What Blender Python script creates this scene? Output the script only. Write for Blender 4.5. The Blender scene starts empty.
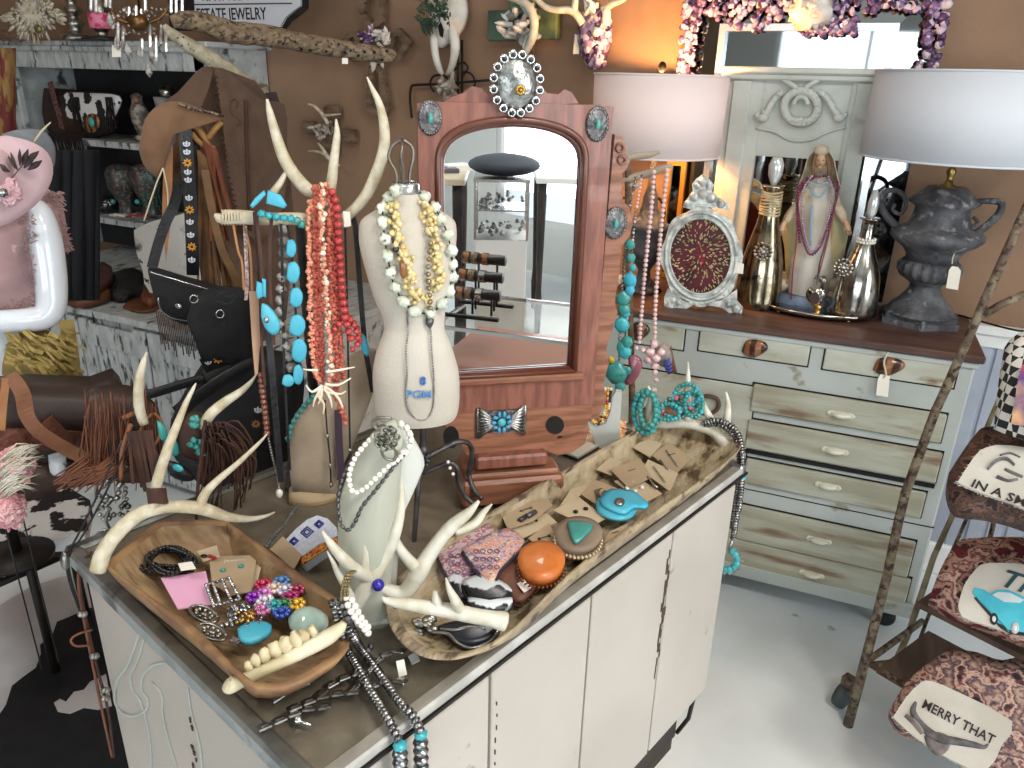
EXPO=0.0
import bpy, math, random
from mathutils import Vector, Matrix, noise
V=Vector; PI=math.pi; sin=math.sin; cos=math.cos
random.seed(7)
rnd=random.random
def ru(a,b): return a+(b-a)*random.random()
scn=bpy.context.scene; COL=scn.collection
# ---------------------------------------------------------------- camera
F=769.0; CH=1.6
_d=V((465-512,2300-384,F)).normalized()
_x=V((1172+512,384-50,-F)); _x=(_x-_d*_x.dot(_d)).normalized(); _z=-_d; _y=_z.cross(_x)
RM=Matrix((_x,_y,_z))
CAM=V((0,0,CH))
def ray(px,py): return RM@V((px-512,py-384,F))
def at(px,py,z=None,y=None,x=None):
    r=ray(px,py)
    t=(z-CH)/r.z if z is not None else (y/r.y if y is not None else x/r.x)
    return CAM+r*t
def ppx(p):   # metres covered by one pixel at a point
    return (RM.transposed()@(V(p)-CAM)).z/F
class Pl:     # an upright (or given) plane through a real point
    def __init__(s,p,n=None):
        s.p=V(p)
        if n is None: n=V((-s.p.x,-s.p.y,0))
        s.n=V(n).normalized(); s.u=V((0,0,1)).cross(s.n)
        s.u=s.u.normalized() if s.u.length>1e-6 else V((1,0,0))
        s.v=s.n.cross(s.u)
    def at(s,px,py,o=0.0):
        r=ray(px,py); t=(s.p+s.n*o-CAM).dot(s.n)/r.dot(s.n); return CAM+r*t
def ccam(z,n=(0,0,1)): return Pl((0,0,z),n)
c=bpy.data.cameras.new('camera'); co=bpy.data.objects.new('camera',c); COL.objects.link(co)
c.sensor_width=36; c.lens=F/1024*36; c.clip_start=.02
R3=Matrix((RM.col[0],-RM.col[1],-RM.col[2])).transposed()
co.matrix_world=Matrix.Translation(CAM)@R3.to_4x4(); scn.camera=co
# ---------------------------------------------------------------- materials
def col(h):
    if not isinstance(h,str): return (*h,1)
    h=h.lstrip('#'); r=[]
    for i in (0,2,4):
        s=int(h[i:i+2],16)/255; r.append(s/12.92 if s<=.04045 else ((s+.055)/1.055)**2.4)
    return (*r,1)
_M={}
def mat(key,c1,c2=None,rough=.6,metal=0,scale=8,lo=.4,hi=.6,stretch=(1,1,1),bump=0,bscale=None,detail=4,c3=None,lo3=.6,hi3=.65,s3=None,
        kind='noise',trans=0,ior=1.45,emit=0,coat=0,spec=.5,sss=0,sheen=0,gen=False,dist=0,alpha=1):
    if key in _M: return _M[key]
    m=bpy.data.materials.new(key); m.use_nodes=True; nt=m.node_tree; N=nt.nodes; L=nt.links
    b=N['Principled BSDF']; b.inputs['Roughness'].default_value=rough; b.inputs['Metallic'].default_value=metal
    b.inputs['IOR'].default_value=ior; b.inputs['Transmission Weight'].default_value=trans
    b.inputs['Coat Weight'].default_value=coat; b.inputs['Specular IOR Level'].default_value=spec
    b.inputs['Alpha'].default_value=alpha
    if sheen: b.inputs['Sheen Weight'].default_value=sheen
    if sss: b.inputs['Subsurface Weight'].default_value=sss; b.inputs['Subsurface Radius'].default_value=(.02,.015,.01)
    b.inputs['Base Color'].default_value=col(c1)
    if emit:
        b.inputs['Emission Color'].default_value=col(c1); b.inputs['Emission Strength'].default_value=emit
    tc=N.new('ShaderNodeTexCoord'); mp=N.new('ShaderNodeMapping'); mp.inputs['Scale'].default_value=stretch
    L.new(tc.outputs['Object'],mp.inputs['Vector'])
    def tex(sc,det,kd):
        if kd=='noise':
            t=N.new('ShaderNodeTexNoise'); t.inputs['Detail'].default_value=det; t.inputs['Distortion'].default_value=dist; o=t.outputs['Fac']
        elif kd=='voronoi':
            t=N.new('ShaderNodeTexVoronoi'); o=t.outputs['Distance']
        elif kd=='crack':
            t=N.new('ShaderNodeTexVoronoi'); t.feature='DISTANCE_TO_EDGE'; o=t.outputs['Distance']
        elif kd=='cells':
            t=N.new('ShaderNodeTexVoronoi'); o=t.outputs['Color']
        elif kd=='wave':
            t=N.new('ShaderNodeTexWave'); t.inputs['Distortion'].default_value=dist or 4; t.inputs['Detail'].default_value=det; o=t.outputs['Fac']
        elif kd=='checker':
            t=N.new('ShaderNodeTexChecker'); o=t.outputs['Fac']
        t.inputs['Scale'].default_value=sc; L.new(mp.outputs[0],t.inputs['Vector']); return o
    def ramp(o,a,bb,ca,cb):
        r=N.new('ShaderNodeValToRGB'); L.new(o,r.inputs[0]); e=r.color_ramp.elements
        e[0].position=a; e[0].color=ca; e[1].position=bb; e[1].color=cb; return r.outputs[0]
    if c2 is not None:
        out=ramp(tex(scale,detail,kind),lo,hi,col(c1),col(c2))
        if c3 is not None:
            k=ramp(tex(s3 or scale*2.3,6,'noise'),lo3,hi3,(0,0,0,1),(1,1,1,1))
            mx=N.new('ShaderNodeMix'); mx.data_type='RGBA'; L.new(k,mx.inputs[0]); L.new(out,mx.inputs[6]); mx.inputs[7].default_value=col(c3); out=mx.outputs[2]
        L.new(out,b.inputs['Base Color'])
    if bump:
        t=tex(bscale or scale*2,5,'noise' if kind in('cells','checker') else kind); bp=N.new('ShaderNodeBump'); bp.inputs['Strength'].default_value=bump; bp.inputs['Distance'].default_value=.01
        L.new(t,bp.inputs['Height']); L.new(bp.outputs[0],b.inputs['Normal'])
    m.diffuse_color=col(c1); _M[key]=m; return m
def multi(key,cols,scale=40,rough=.4,metal=0,kind='cells'):   # a print or gravel of many colours
    if key in _M: return _M[key]
    m=mat(key,cols[0],rough=rough,metal=metal); nt=m.node_tree; N=nt.nodes; L=nt.links
    tc=N.new('ShaderNodeTexCoord')
    if kind=='cells':
        t=N.new('ShaderNodeTexVoronoi'); t.inputs['Scale'].default_value=scale; L.new(tc.outputs['Object'],t.inputs['Vector'])
        s=N.new('ShaderNodeSeparateColor'); L.new(t.outputs['Color'],s.inputs[0]); o=s.outputs[0]
    else:
        t=N.new('ShaderNodeTexNoise'); t.inputs['Scale'].default_value=scale; t.inputs['Detail'].default_value=5; L.new(tc.outputs['Object'],t.inputs['Vector'])
        mr=N.new('ShaderNodeMapRange'); mr.inputs[1].default_value=.3; mr.inputs[2].default_value=.7; L.new(t.outputs['Fac'],mr.inputs[0]); o=mr.outputs[0]
    r=N.new('ShaderNodeValToRGB'); r.color_ramp.interpolation='CONSTANT' if kind=='cells' else 'LINEAR'; L.new(o,r.inputs[0]); e=r.color_ramp.elements
    while len(e)<len(cols): e.new(.5)
    for i,cc in enumerate(cols): e[i].position=i/len(cols); e[i].color=col(cc)
    L.new(r.outputs[0],N['Principled BSDF'].inputs['Base Color']); return m
def glassmat(key,tint='#ffffff',gloss=1.0,blend=None,rough=.02):      # thin clear glass
    if key in _M: return _M[key]
    m=bpy.data.materials.new(key); m.use_nodes=True; nt=m.node_tree; N=nt.nodes; L=nt.links
    N.remove(N['Principled BSDF']); o=N['Material Output']
    tr=N.new('ShaderNodeBsdfTransparent'); tr.inputs[0].default_value=col(tint)
    gl=N.new('ShaderNodeBsdfGlossy'); gl.inputs['Roughness'].default_value=rough
    fr=N.new('ShaderNodeFresnel'); fr.inputs[0].default_value=1.5; mx=N.new('ShaderNodeMixShader')
    if blend is None: L.new(fr.outputs[0],mx.inputs[0])
    else: mx.inputs[0].default_value=blend
    L.new(tr.outputs[0],mx.inputs[1]); L.new(gl.outputs[0],mx.inputs[2]); L.new(mx.outputs[0],o.inputs[0]); _M[key]=m; return m
# ---------------------------------------------------------------- mesh building
def cr(pts,k=4):      # smooth a polyline of equal-length tuples
    P=[tuple(p) for p in pts]; n=len(P)
    if n<3 or k<2: return P
    out=[]
    for i in range(n-1):
        p0=P[max(i-1,0)]; p1=P[i]; p2=P[i+1]; p3=P[min(i+2,n-1)]
        for j in range(k):
            t=j/k
            out.append(tuple(.5*((2*b)+(-a+c_)*t+(2*a-5*b+4*c_-d)*t*t+(-a+3*b-3*c_+d)*t**3) for a,b,c_,d in zip(p0,p1,p2,p3)))
    out.append(P[-1]); return out
class MB:
    def __init__(s): s.v=[]; s.f=[]; s.s=[]
    def add(s,vs,fs,sm=True):
        o=len(s.v); s.v+=[V(v) for v in vs]; s.f+=[tuple(i+o for i in f) for f in fs]; s.s+=[sm]*len(fs); return s
    def box(s,c,d,M=None,bev=0):      # centre, size, optional 3x3 axes
        M=M or Matrix.Identity(3); c=V(c); x,y,z=[k/2 for k in d]
        if bev:
            b=min(bev,x*.9,y*.9,z*.9); vs=[];
            # bevelled box from three inset slabs
            idx={}
            for sx in(-1,1):
                for sy in(-1,1):
                    for sz in(-1,1):
                        for k,q in enumerate(((sx*x,sy*(y-b),sz*(z-b)),(sx*(x-b),sy*y,sz*(z-b)),(sx*(x-b),sy*(y-b),sz*z))):
                            idx[(sx,sy,sz,k)]=len(vs); vs.append(c+M@V(q))
            I=idx; fs=[]
            for q in(-1,1):
                fs.append((I[q,-1,-1,0],I[q,1,-1,0],I[q,1,1,0],I[q,-1,1,0])[::q])
                fs.append((I[1,q,-1,1],I[-1,q,-1,1],I[-1,q,1,1],I[1,q,1,1])[::q])
                fs.append((I[-1,-1,q,2],I[1,-1,q,2],I[1,1,q,2],I[-1,1,q,2])[::q])
            for a in(-1,1):
                for b2 in(-1,1):
                    g=a*b2
                    fs.append((I[a,b2,-1,0],I[a,b2,-1,1],I[a,b2,1,1],I[a,b2,1,0])[::g])
                    fs.append((I[-1,a,b2,1],I[-1,a,b2,2],I[1,a,b2,2],I[1,a,b2,1])[::-g])
                    fs.append((I[a,-1,b2,2],I[a,-1,b2,0],I[a,1,b2,0],I[a,1,b2,2])[::-g])
            for a in(-1,1):
                for b2 in(-1,1):
                    for e in(-1,1): fs.append((I[a,b2,e,0],I[a,b2,e,1],I[a,b2,e,2])[::a*b2*e])
            return s.add(vs,fs,False)
        vs=[c+M@V((a*x,b*y,e*z)) for a in(-1,1) for b in(-1,1) for e in(-1,1)]
        return s.add(vs,[(0,1,3,2),(4,6,7,5),(0,4,5,1),(2,3,7,6),(0,2,6,4),(1,5,7,3)],False)
    def tube(s,pts,r,n=8,sq=1.0,cap=True,ref=None,sm=True):   # pts, radius or radii; sq flattens
        P=[V(p[:3]) for p in pts]; m=len(P)
        R=[r]*m if not hasattr(r,'__len__') else list(r)
        T=[]
        for i in range(m):
            a=P[max(i-1,0)]; b=P[min(i+1,m-1)]; d=b-a; T.append(d.normalized() if d.length>1e-9 else V((0,0,1)))
        u=V(ref) if ref is not None else (V((0,0,1)) if abs(T[0].z)<.9 else V((1,0,0)))
        vs=[];fs=[]
        for i in range(m):
            u=(u-T[i]*u.dot(T[i]));
            if u.length<1e-6: u=T[i].orthogonal()
            u.normalize(); w=T[i].cross(u)
            for j in range(n):
                a=2*PI*j/n; vs.append(P[i]+u*(cos(a)*R[i])+w*(sin(a)*R[i]*sq))
        for i in range(m-1):
            for j in range(n):
                k=(j+1)%n; fs.append((i*n+j,i*n+k,(i+1)*n+k,(i+1)*n+j))
        if cap:
            fs.append(tuple(range(n))[::-1]); fs.append(tuple((m-1)*n+j for j in range(n)))
        return s.add(vs,fs,sm)
    def lathe(s,prof,c=(0,0,0),ax=None,n=28,flute=0,fa=0,sx=1,sy=1,sm=True):   # prof [(r,h)]
        M=ax or Matrix.Identity(3); c=V(c); vs=[];fs=[]; m=len(prof)
        for (r,h) in prof:
            for j in range(n):
                a=2*PI*j/n; rr=r*(1+(fa*cos(flute*a) if flute else 0)); vs.append(c+M@V((rr*cos(a)*sx,rr*sin(a)*sy,h)))
        for i in range(m-1):
            for j in range(n):
                k=(j+1)%n; fs.append((i*n+j,i*n+k,(i+1)*n+k,(i+1)*n+j))
        fs.append(tuple(range(n))[::-1]); fs.append(tuple((m-1)*n+j for j in range(n)))
        return s.add(vs,fs,sm)
    def ball(s,c,r,n=10,m=6,sc=(1,1,1),M=None,nz=0,ns=8,seed=0):
        M=M or Matrix.Identity(3); c=V(c); vs=[];fs=[]
        def pt(q):
            k=1+(nz*noise.noise(V(q)*ns*.3+V((seed,seed*.7,0))) if nz else 0)
            return c+M@V((q[0]*sc[0]*r*k,q[1]*sc[1]*r*k,q[2]*sc[2]*r*k))
        vs.append(pt((0,0,-1)))
        for i in range(1,m):
            t=PI*i/m-PI/2
            for j in range(n):
                a=2*PI*j/n; vs.append(pt((cos(t)*cos(a),cos(t)*sin(a),sin(t))))
        vs.append(pt((0,0,1))); e=len(vs)-1
        for j in range(n): fs.append((0,1+(j+1)%n,1+j)); fs.append((e,e-n+j,e-n+(j+1)%n))
        for i in range(m-2):
            for j in range(n):
                k=(j+1)%n; fs.append((1+i*n+j,1+i*n+k,1+(i+1)*n+k,1+(i+1)*n+j))
        return s.add(vs,fs,True)
    def prism(s,out,d,holes=None,sm=False):    # outline of 3D points, extruded by vector d
        n=len(out); d=V(d); vs=[V(p) for p in out]+[V(p)+d for p in out]
        fs=[tuple(range(n))[::-1],tuple(range(n,2*n))]+[(i,(i+1)%n,(i+1)%n+n,i+n) for i in range(n)]
        o=len(s.v); s.add(vs,fs,sm); 
        return s
    def ring(s,outer,inner,d,sm=False):        # frame between two equal-count loops, extruded by d
        n=len(outer); d=V(d); a=[V(p) for p in outer]; b=[V(p) for p in inner]
        vs=a+b+[p+d for p in a]+[p+d for p in b]; fs=[]
        for i in range(n):
            k=(i+1)%n
            fs+=[(i,k,n+k,n+i)[::-1],(2*n+i,2*n+k,3*n+k,3*n+i),(i,k,2*n+k,2*n+i),(n+i,3*n+i,3*n+k,n+k)]
        return s.add(vs,fs,sm)
    def strip(s,pts,w,d,th=.002,sm=True):      # flat strap along pts; w width (or list), d = width direction
        m=len(pts); W=w if hasattr(w,'__len__') else [w]*m; vs=[];fs=[]
        P=[V(p[:3]) for p in pts]
        for i in range(m):
            t=(P[min(i+1,m-1)]-P[max(i-1,0)]); dd=V(d[i]) if isinstance(d,list) else V(d)
            dd=dd-t*(dd.dot(t)/max(t.length_squared,1e-12)); dd=dd.normalized() if dd.length>1e-9 else t.orthogonal().normalized()
            nn=t.cross(dd); nn=nn.normalized() if nn.length>1e-9 else V((0,0,1))
            for a,b in((-1,-1),(1,-1),(1,1),(-1,1)): vs.append(P[i]+dd*(a*W[i]/2)+nn*(b*th/2))
        for i in range(m-1):
            for j in range(4):
                k=(j+1)%4; fs.append((i*4+j,i*4+k,(i+1)*4+k,(i+1)*4+j))
        fs.append((3,2,1,0)); fs.append(tuple((m-1)*4+j for j in range(4)))
        return s.add(vs,fs,False)
    def grid(s,nu,nv,fn,th=0,sm=True):         # fn(u,v)->point ; th thickness along normal
        P=[[V(fn(i/nu,j/nv)) for j in range(nv+1)] for i in range(nu+1)]
        vs=[p for r in P for p in r]; w=nv+1
        fs=[(i*w+j,(i+1)*w+j,(i+1)*w+j+1,i*w+j+1) for i in range(nu) for j in range(nv)]
        if th:
            N=[]
            for i in range(nu+1):
                for j in range(nv+1):
                    a=P[min(i+1,nu)][j]-P[max(i-1,0)][j]; b=P[i][min(j+1,nv)]-P[i][max(j-1,0)]; q=a.cross(b); N.append(q.normalized() if q.length>1e-12 else V((0,0,1)))
            o=len(vs); vs+=[p-q*th for p,q in zip(vs[:o],N)]
            fs+=[tuple(k+o for k in f)[::-1] for f in fs[:]]
            bd=[i*w for i in range(nu+1)]; bd2=[i*w+nv for i in range(nu+1)]
            for a,b in zip(bd,bd[1:]): fs.append((a,a+o,b+o,b))
            for a,b in zip(bd2,bd2[1:]): fs.append((a,b,b+o,a+o))
            for j in range(nv):
                fs.append((j,j+1,j+1+o,j+o)); k=nu*w; fs.append((k+j,k+j+o,k+j+1+o,k+j+1))
        return s.add(vs,fs,sm)
    def mesh(s,name,m,org):
        me=bpy.data.meshes.new(name); me.from_pydata([tuple(v-org) for v in s.v],[],s.f); me.polygons.foreach_set('use_smooth',s.s)
        if m: me.materials.append(m)
        me.validate(); me.update(); return me
ORG={}
def _lab(o,label,cat,group,kind=None):
    if label: o['label']=label
    if cat: o['category']=cat
    if group: o['group']=group
    if kind: o['kind']=kind
def thing(name,label,cat,base,group=None):
    o=bpy.data.objects.new(name,None); COL.objects.link(o); o.location=base; o.empty_display_size=.02
    _lab(o,label,cat,group); ORG[o.name]=V(base); return o
def part(t,name,mb,m,label=None,kind=None,bev=0):
    org=ORG[t.name]; me=mb.mesh(name,m,org); o=bpy.data.objects.new(name,me); COL.objects.link(o); o.parent=t
    ORG[o.name]=org; _lab(o,label,None,None,kind)
    if bev: bevel(o,bev)
    return o
def one(name,label,cat,mb,m,group=None,base=None,kind=None,bev=0):
    if base is None:
        k=len(mb.v); base=V((sum(v.x for v in mb.v)/k,sum(v.y for v in mb.v)/k,min(v.z for v in mb.v)))
    base=V(base); o=bpy.data.objects.new(name,mb.mesh(name,m,base)); COL.objects.link(o); o.location=base
    _lab(o,label,cat,group,kind); ORG[o.name]=base
    if bev: bevel(o,bev)
    return o
def struct(name,mb,m): 
    o=one(name,None,None,mb,m,base=(0,0,0)); o['kind']='structure'; return o
def bevel(o,w,seg=2):
    b=o.modifiers.new('bevel','BEVEL'); b.width=w; b.segments=seg; b.limit_method='ANGLE'; b.angle_limit=.6
def dup(root,loc,rotz=0,label=None,group=None,scale=1):
    r=root.copy(); COL.objects.link(r); r.location=loc; r.rotation_euler=(0,0,rotz); r.scale=(scale,)*3
    if label: r['label']=label
    if group: r['group']=group
    for ch in list(root.children):
        k=ch.copy(); COL.objects.link(k); k.parent=r
        for g in ch.children:
            q=g.copy(); COL.objects.link(q); q.parent=k
    return r
def inst(t,name,me,M,label=None):      # a part sharing a mesh made around the origin; M world matrix
    o=bpy.data.objects.new(name,me); COL.objects.link(o); o.parent=t
    o.matrix_local=Matrix.Translation(-ORG[t.name])@M; ORG[o.name]=ORG[t.name]
    return o
def text(t,name,s,size,o,ux,uy,m,depth=.0008,label=None,align='LEFT',xs=1.0,shear=0,bold=.012):
    cu=bpy.data.curves.new('t','FONT'); cu.body=s; cu.size=size; cu.extrude=depth; cu.align_x=align; cu.resolution_u=2; cu.offset=bold*size; cu.shear=shear
    ob=bpy.data.objects.new('t',cu); COL.objects.link(ob); dg=bpy.context.evaluated_depsgraph_get()
    me=bpy.data.meshes.new_from_object(ob.evaluated_get(dg)); COL.objects.unlink(ob); bpy.data.objects.remove(ob)
    ux=V(ux).normalized(); uy=V(uy); uy=(uy-ux*uy.dot(ux)).normalized(); n=ux.cross(uy)
    M=Matrix((ux*xs,uy,n)).transposed()
    mb=MB(); mb.add([V(o)+M@v.co for v in me.vertices],[tuple(p.vertices) for p in me.polygons],False)
    return part(t,name,mb,m,label)
# pixel-measured tools: (px,py,radius in px,offset toward camera in m)
def tp(mb,pl,pts,n=10,k=4,sq=1.0,nz=0,cap=True):
    P=[]; 
    for q in cr([(a[0],a[1],a[2],a[3] if len(a)>3 else 0) for a in pts],k):
        p=pl.at(q[0],q[1],q[3]); P.append((p,max(q[2],.15)*ppx(p)*(1+(nz*(rnd()-.5) if nz else 0))))
    mb.tube([p for p,_ in P],[r for _,r in P],n,sq,cap); return mb
def pathpx(pl,pts,k=5):
    return [pl.at(q[0],q[1],q[2]) for q in cr([(a[0],a[1],a[2] if len(a)>2 else 0) for a in pts],k)]
def resample(P,step):
    out=[P[0].copy()]; acc=0
    for a,b in zip(P,P[1:]):
        L=(b-a).length
        if L<1e-9: continue
        d=step-acc
        while d<=L: out.append(a.lerp(b,d/L)); d+=step
        acc=L-(d-step)
    return out
def strand(mb,P,r,step=None,jit=0,sc=(1,1,1),n=7,m=5,nz=0,rj=0):   # beads along a path in one mesh
    pts=resample(P,step or 2*r)
    for i,p in enumerate(pts):
        a=pts[max(i-1,0)]; b=pts[min(i+1,len(pts)-1)]; t=(b-a); t=t.normalized() if t.length>1e-9 else V((0,0,1))
        M=t.to_track_quat('Z','Y').to_matrix()
        q=p+V((ru(-1,1),ru(-1,1),ru(-1,1)))*jit
        mb.ball(q,r*(1+rj*(rnd()-.5)),n,m,sc,M,nz,8,i)
    return mb
def beads(t,P,r,mats,step=None,sc=(1,1,1),n=10,m=7,nz=0,name='bead',jit=0,rj=.15):   # each bead a part
    pts=resample(P,step or 2*r*sc[2]); k=0; ms=[]
    for i in range(4 if len(mats)==1 else len(mats)):
        ms.append(MB().ball((0,0,0),r,n,m,sc,None,nz,8,i+random.randint(0,50)).mesh(name,mats[i%len(mats)],V((0,0,0))))
    for i,p in enumerate(pts):
        a=pts[max(i-1,0)]; b=pts[min(i+1,len(pts)-1)]; d=(b-a); q=d.to_track_quat('Z','Y') if d.length>1e-9 else V((0,0,1)).to_track_quat('Z','Y')
        inst(t,name,ms[i%len(ms)] if len(mats)==1 else random.choice(ms),Matrix.Translation(p+V((ru(-1,1),ru(-1,1),ru(-1,1)))*jit)@q.to_matrix().to_4x4()@Matrix.Rotation(ru(0,6),4,'Z')@Matrix.Scale(1+rj*(rnd()-.5),4))
    return pts
def fringe(mb,A,B,n,ln,w=.003,sway=.02,dr=(0,0,-1),rr=None):   # n thongs hanging between A and B
    A=V(A);B=V(B);d=(B-A).normalized()
    for i in range(n):
        p=A.lerp(B,(i+.5*rnd())/max(n,1)); L=ln*ru(.75,1.05); s=V((ru(-1,1),ru(-1,1),0))*sway
        q=[p,p+V(dr)*L*.35+s*.3,p+V(dr)*L*.7+s*.7,p+V(dr)*L+s]
        mb.strip(cr([tuple(x) for x in q],2),w*ru(.7,1.2),d,w*.35)
    return mb
def outl(pl,pts,o=0,k=1):
    q=pts
    if k>1:
        q=cr(list(pts)+[pts[0]],k)[:-1]
    return [pl.at(a[0],a[1],o) for a in q]
def slab(mb,pl,pts,th,o=0,k=1,sm=False):       # outline in pixels lying in a plane, thickness toward its normal
    P=outl(pl,pts,o,k)
    # make winding follow +n
    ar=V((0,0,0))
    for i in range(len(P)): ar+=P[i].cross(P[(i+1)%len(P)])
    if ar.dot(pl.n)<0: P.reverse()
    mb.prism(P,pl.n*th,sm=sm); return mb
def bow(mb,pl,pts,th,bulge,o=0,k=3,rings=4):   # pillow-like closed shape: outline in a plane, swelling front
    P=outl(pl,pts,o,k); n=len(P); c_=sum(P,V((0,0,0)))/n
    ar=V((0,0,0))
    for i in range(n): ar+=P[i].cross(P[(i+1)%n])
    if ar.dot(pl.n)<0: P.reverse()
    vs=[p.copy() for p in P]; vs+=[p+pl.n*th for p in P]; fs=[tuple(range(n))[::-1]]+[(i,(i+1)%n,(i+1)%n+n,i+n) for i in range(n)]
    for r in range(1,rings):
        t=r/rings; h=th+bulge*sin(t*PI/2); s_=1-t*t*.98
        vs+=[c_+(p-c_)*(1-t) +pl.n*h for p in P]
        b0=n*r; b1=n*(r+1); fs+=[(b0+i,b0+(i+1)%n,b1+(i+1)%n,b1+i) for i in range(n)]
    vs.append(c_+pl.n*(th+bulge)); e=len(vs)-1; b0=n*rings; fs+=[(b0+i,b0+(i+1)%n,e) for i in range(n)]
    mb.add(vs,fs,True); return mb
def jag(mb,c,r,n,sz,up=V((0,0,1)),cone=1.0):      # cluster of pointed crystals
    for i in range(n):
        d=(V((ru(-1,1),ru(-1,1),ru(-1,1)))*cone+V(up)*.8).normalized(); L=sz*ru(.6,1.3); w=sz*ru(.14,.25); p=V(c)+V((ru(-1,1),ru(-1,1),ru(-1,1)))*r
        mb.tube([p,p+d*L*.7,p+d*L],[w,w*.9,w*.08],6,sm=False)
    return mb
def proj(p):
    q=RM.transposed()@(V(p)-CAM); return 512+F*q.x/q.z,384+F*q.y/q.z
def zat(b,py):        # height on the vertical axis through b that is seen at row py
    lo,hi=-1.0,3.2
    for _ in range(40):
        m=(lo+hi)/2
        if proj((b[0],b[1],m))[1]>py: lo=m
        else: hi=m
    return (lo+hi)/2
def latpx(mb,b,prof,n=28,**k):   # turned shape standing on axis through b ; prof rows (py, half width px)
    P=[]
    for py,hw in prof:
        z=max(zat(b,py),b[2]); P.append((hw*ppx((b[0],b[1],z)),z-b[2]))
    mb.lathe(P,b,n=n,**k); return mb
# ---------------------------------------------------------------- room
Zt=.90                                    # counter top height
BX0,BX1,BY0,BY1,HC=-4.2,3.8,-4.6,2.75,3.0
M_wall=mat('brown_wall_paint','#93765f','#876b55',rough=.8,scale=3,bump=.15,bscale=60)
M_white=mat('white_wall_paint','#d9dad6',rough=.8,bump=.1,bscale=40)
M_floor=mat('white_floor_paint','#e2e9eb','#d3dbde',rough=.22,scale=2.2,detail=8,c3='#8d8f88',lo3=.68,hi3=.74,s3=7,bump=.08,bscale=5)
M_bead=mat('white_beadboard_paint','#a9b0be','#9ba1af',rough=.5,scale=4)
WB=MB().box(((BX0+BX1)/2,BY1+.05,HC/2),(BX1-BX0,.1,HC)); struct('wall_back',WB,M_wall)
struct('floor',MB().box(((BX0+BX1)/2,(BY0+BY1)/2,-.05),(BX1-BX0+.4,BY1-BY0+.4,.1)),M_floor)
struct('ceiling',MB().box(((BX0+BX1)/2,(BY0+BY1)/2,HC+.05),(BX1-BX0+.4,BY1-BY0+.4,.1)),M_white)
struct('wall_left',MB().box((BX0-.05,(BY0+BY1)/2,HC/2),(.1,BY1-BY0,HC)),M_wall)
def wallwin(name,horizontal,fix,a0,a1,wins,m):
    # wall with rectangular openings; wins = [(a,b,z0,z1)]
    mb=MB(); th=.1; s=1 if fix>0 else -1
    def bx(p,q,z0,z1):
        if q-p<.01 or z1-z0<.01: return
        if horizontal: mb.box(((p+q)/2,fix+s*th/2,(z0+z1)/2),(q-p,th,z1-z0))
        else: mb.box((fix+s*th/2,(p+q)/2,(z0+z1)/2),(th,q-p,z1-z0))
    cur=a0
    for (a,b,z0,z1) in wins:
        bx(cur,a,0,HC); bx(a,b,0,z0); bx(a,b,z1,HC); cur=b
    bx(cur,a1,0,HC); struct(name,mb,m)
WR=[(-2.7,-.9,.4,2.6),(-.7,1.2,.4,2.6)]; WF=[(-1.6,.4,.5,2.2),(.7,3.4,.35,2.2)]
wallwin('wall_right',False,BX1,BY0,BY1,WR,M_white)
wallwin('wall_front',True,BY0,BX0,BX1,WF,M_white)
M_glass=glassmat('window_glass'); M_frm=mat('white_frame_paint','#dfe0de',rough=.4)
k=0
for wins,hz,fx in((WR,False,BX1),(WF,True,BY0)):
    for(a,b,z0,z1) in wins:
        k+=1; s=.05 if fx>0 else -.05
        t=MB(); g=MB(); m_=(a+b)/2
        def bb(q,c0,c1,zz0,zz1,d):
            if hz: q.box(((c0+c1)/2,fx+s,(zz0+zz1)/2),(c1-c0,d,zz1-zz0))
            else: q.box((fx+s,(c0+c1)/2,(zz0+zz1)/2),(d,c1-c0,zz1-zz0))
        bb(t,a,a+.05,z0,z1,.08);bb(t,b-.05,b,z0,z1,.08);bb(t,a,b,z0,z0+.05,.09);bb(t,a,b,z1-.05,z1,.09);bb(t,m_-.02,m_+.02,z0,z1,.07)
        bb(g,a+.04,b-.04,z0+.04,z1-.04,.006)
        w=one('window_%d'%k,None,None,t,M_frm,base=(0,0,0)); w['kind']='structure'
        q=part(w,'window_pane',g,M_glass)
        L=bpy.data.lights.new('daylight','AREA'); L.shape='RECTANGLE'; L.size=b-a-.1; L.size_y=z1-z0-.1
        lo=bpy.data.objects.new('daylight',L); COL.objects.link(lo); L.energy=(b-a)*(z1-z0)*(16 if hz else 20); L.color=(.90,.96,1)
        if hz: lo.location=(m_,BY0-.16,(z0+z1)/2); lo.rotation_euler=(PI/2,0,0); lo.rotation_euler=V((0,1,0)).to_track_quat('-Z','Z').to_euler()
        else: lo.location=(BX1+.16,m_,(z0+z1)/2); lo.rotation_euler=V((-1,0,0)).to_track_quat('-Z','Z').to_euler()
W=bpy.data.worlds.new('world'); scn.world=W; W.use_nodes=True
bg=W.node_tree.nodes['Background']; bg.inputs[0].default_value=(.82,.91,1,1); bg.inputs[1].default_value=1.5
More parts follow.
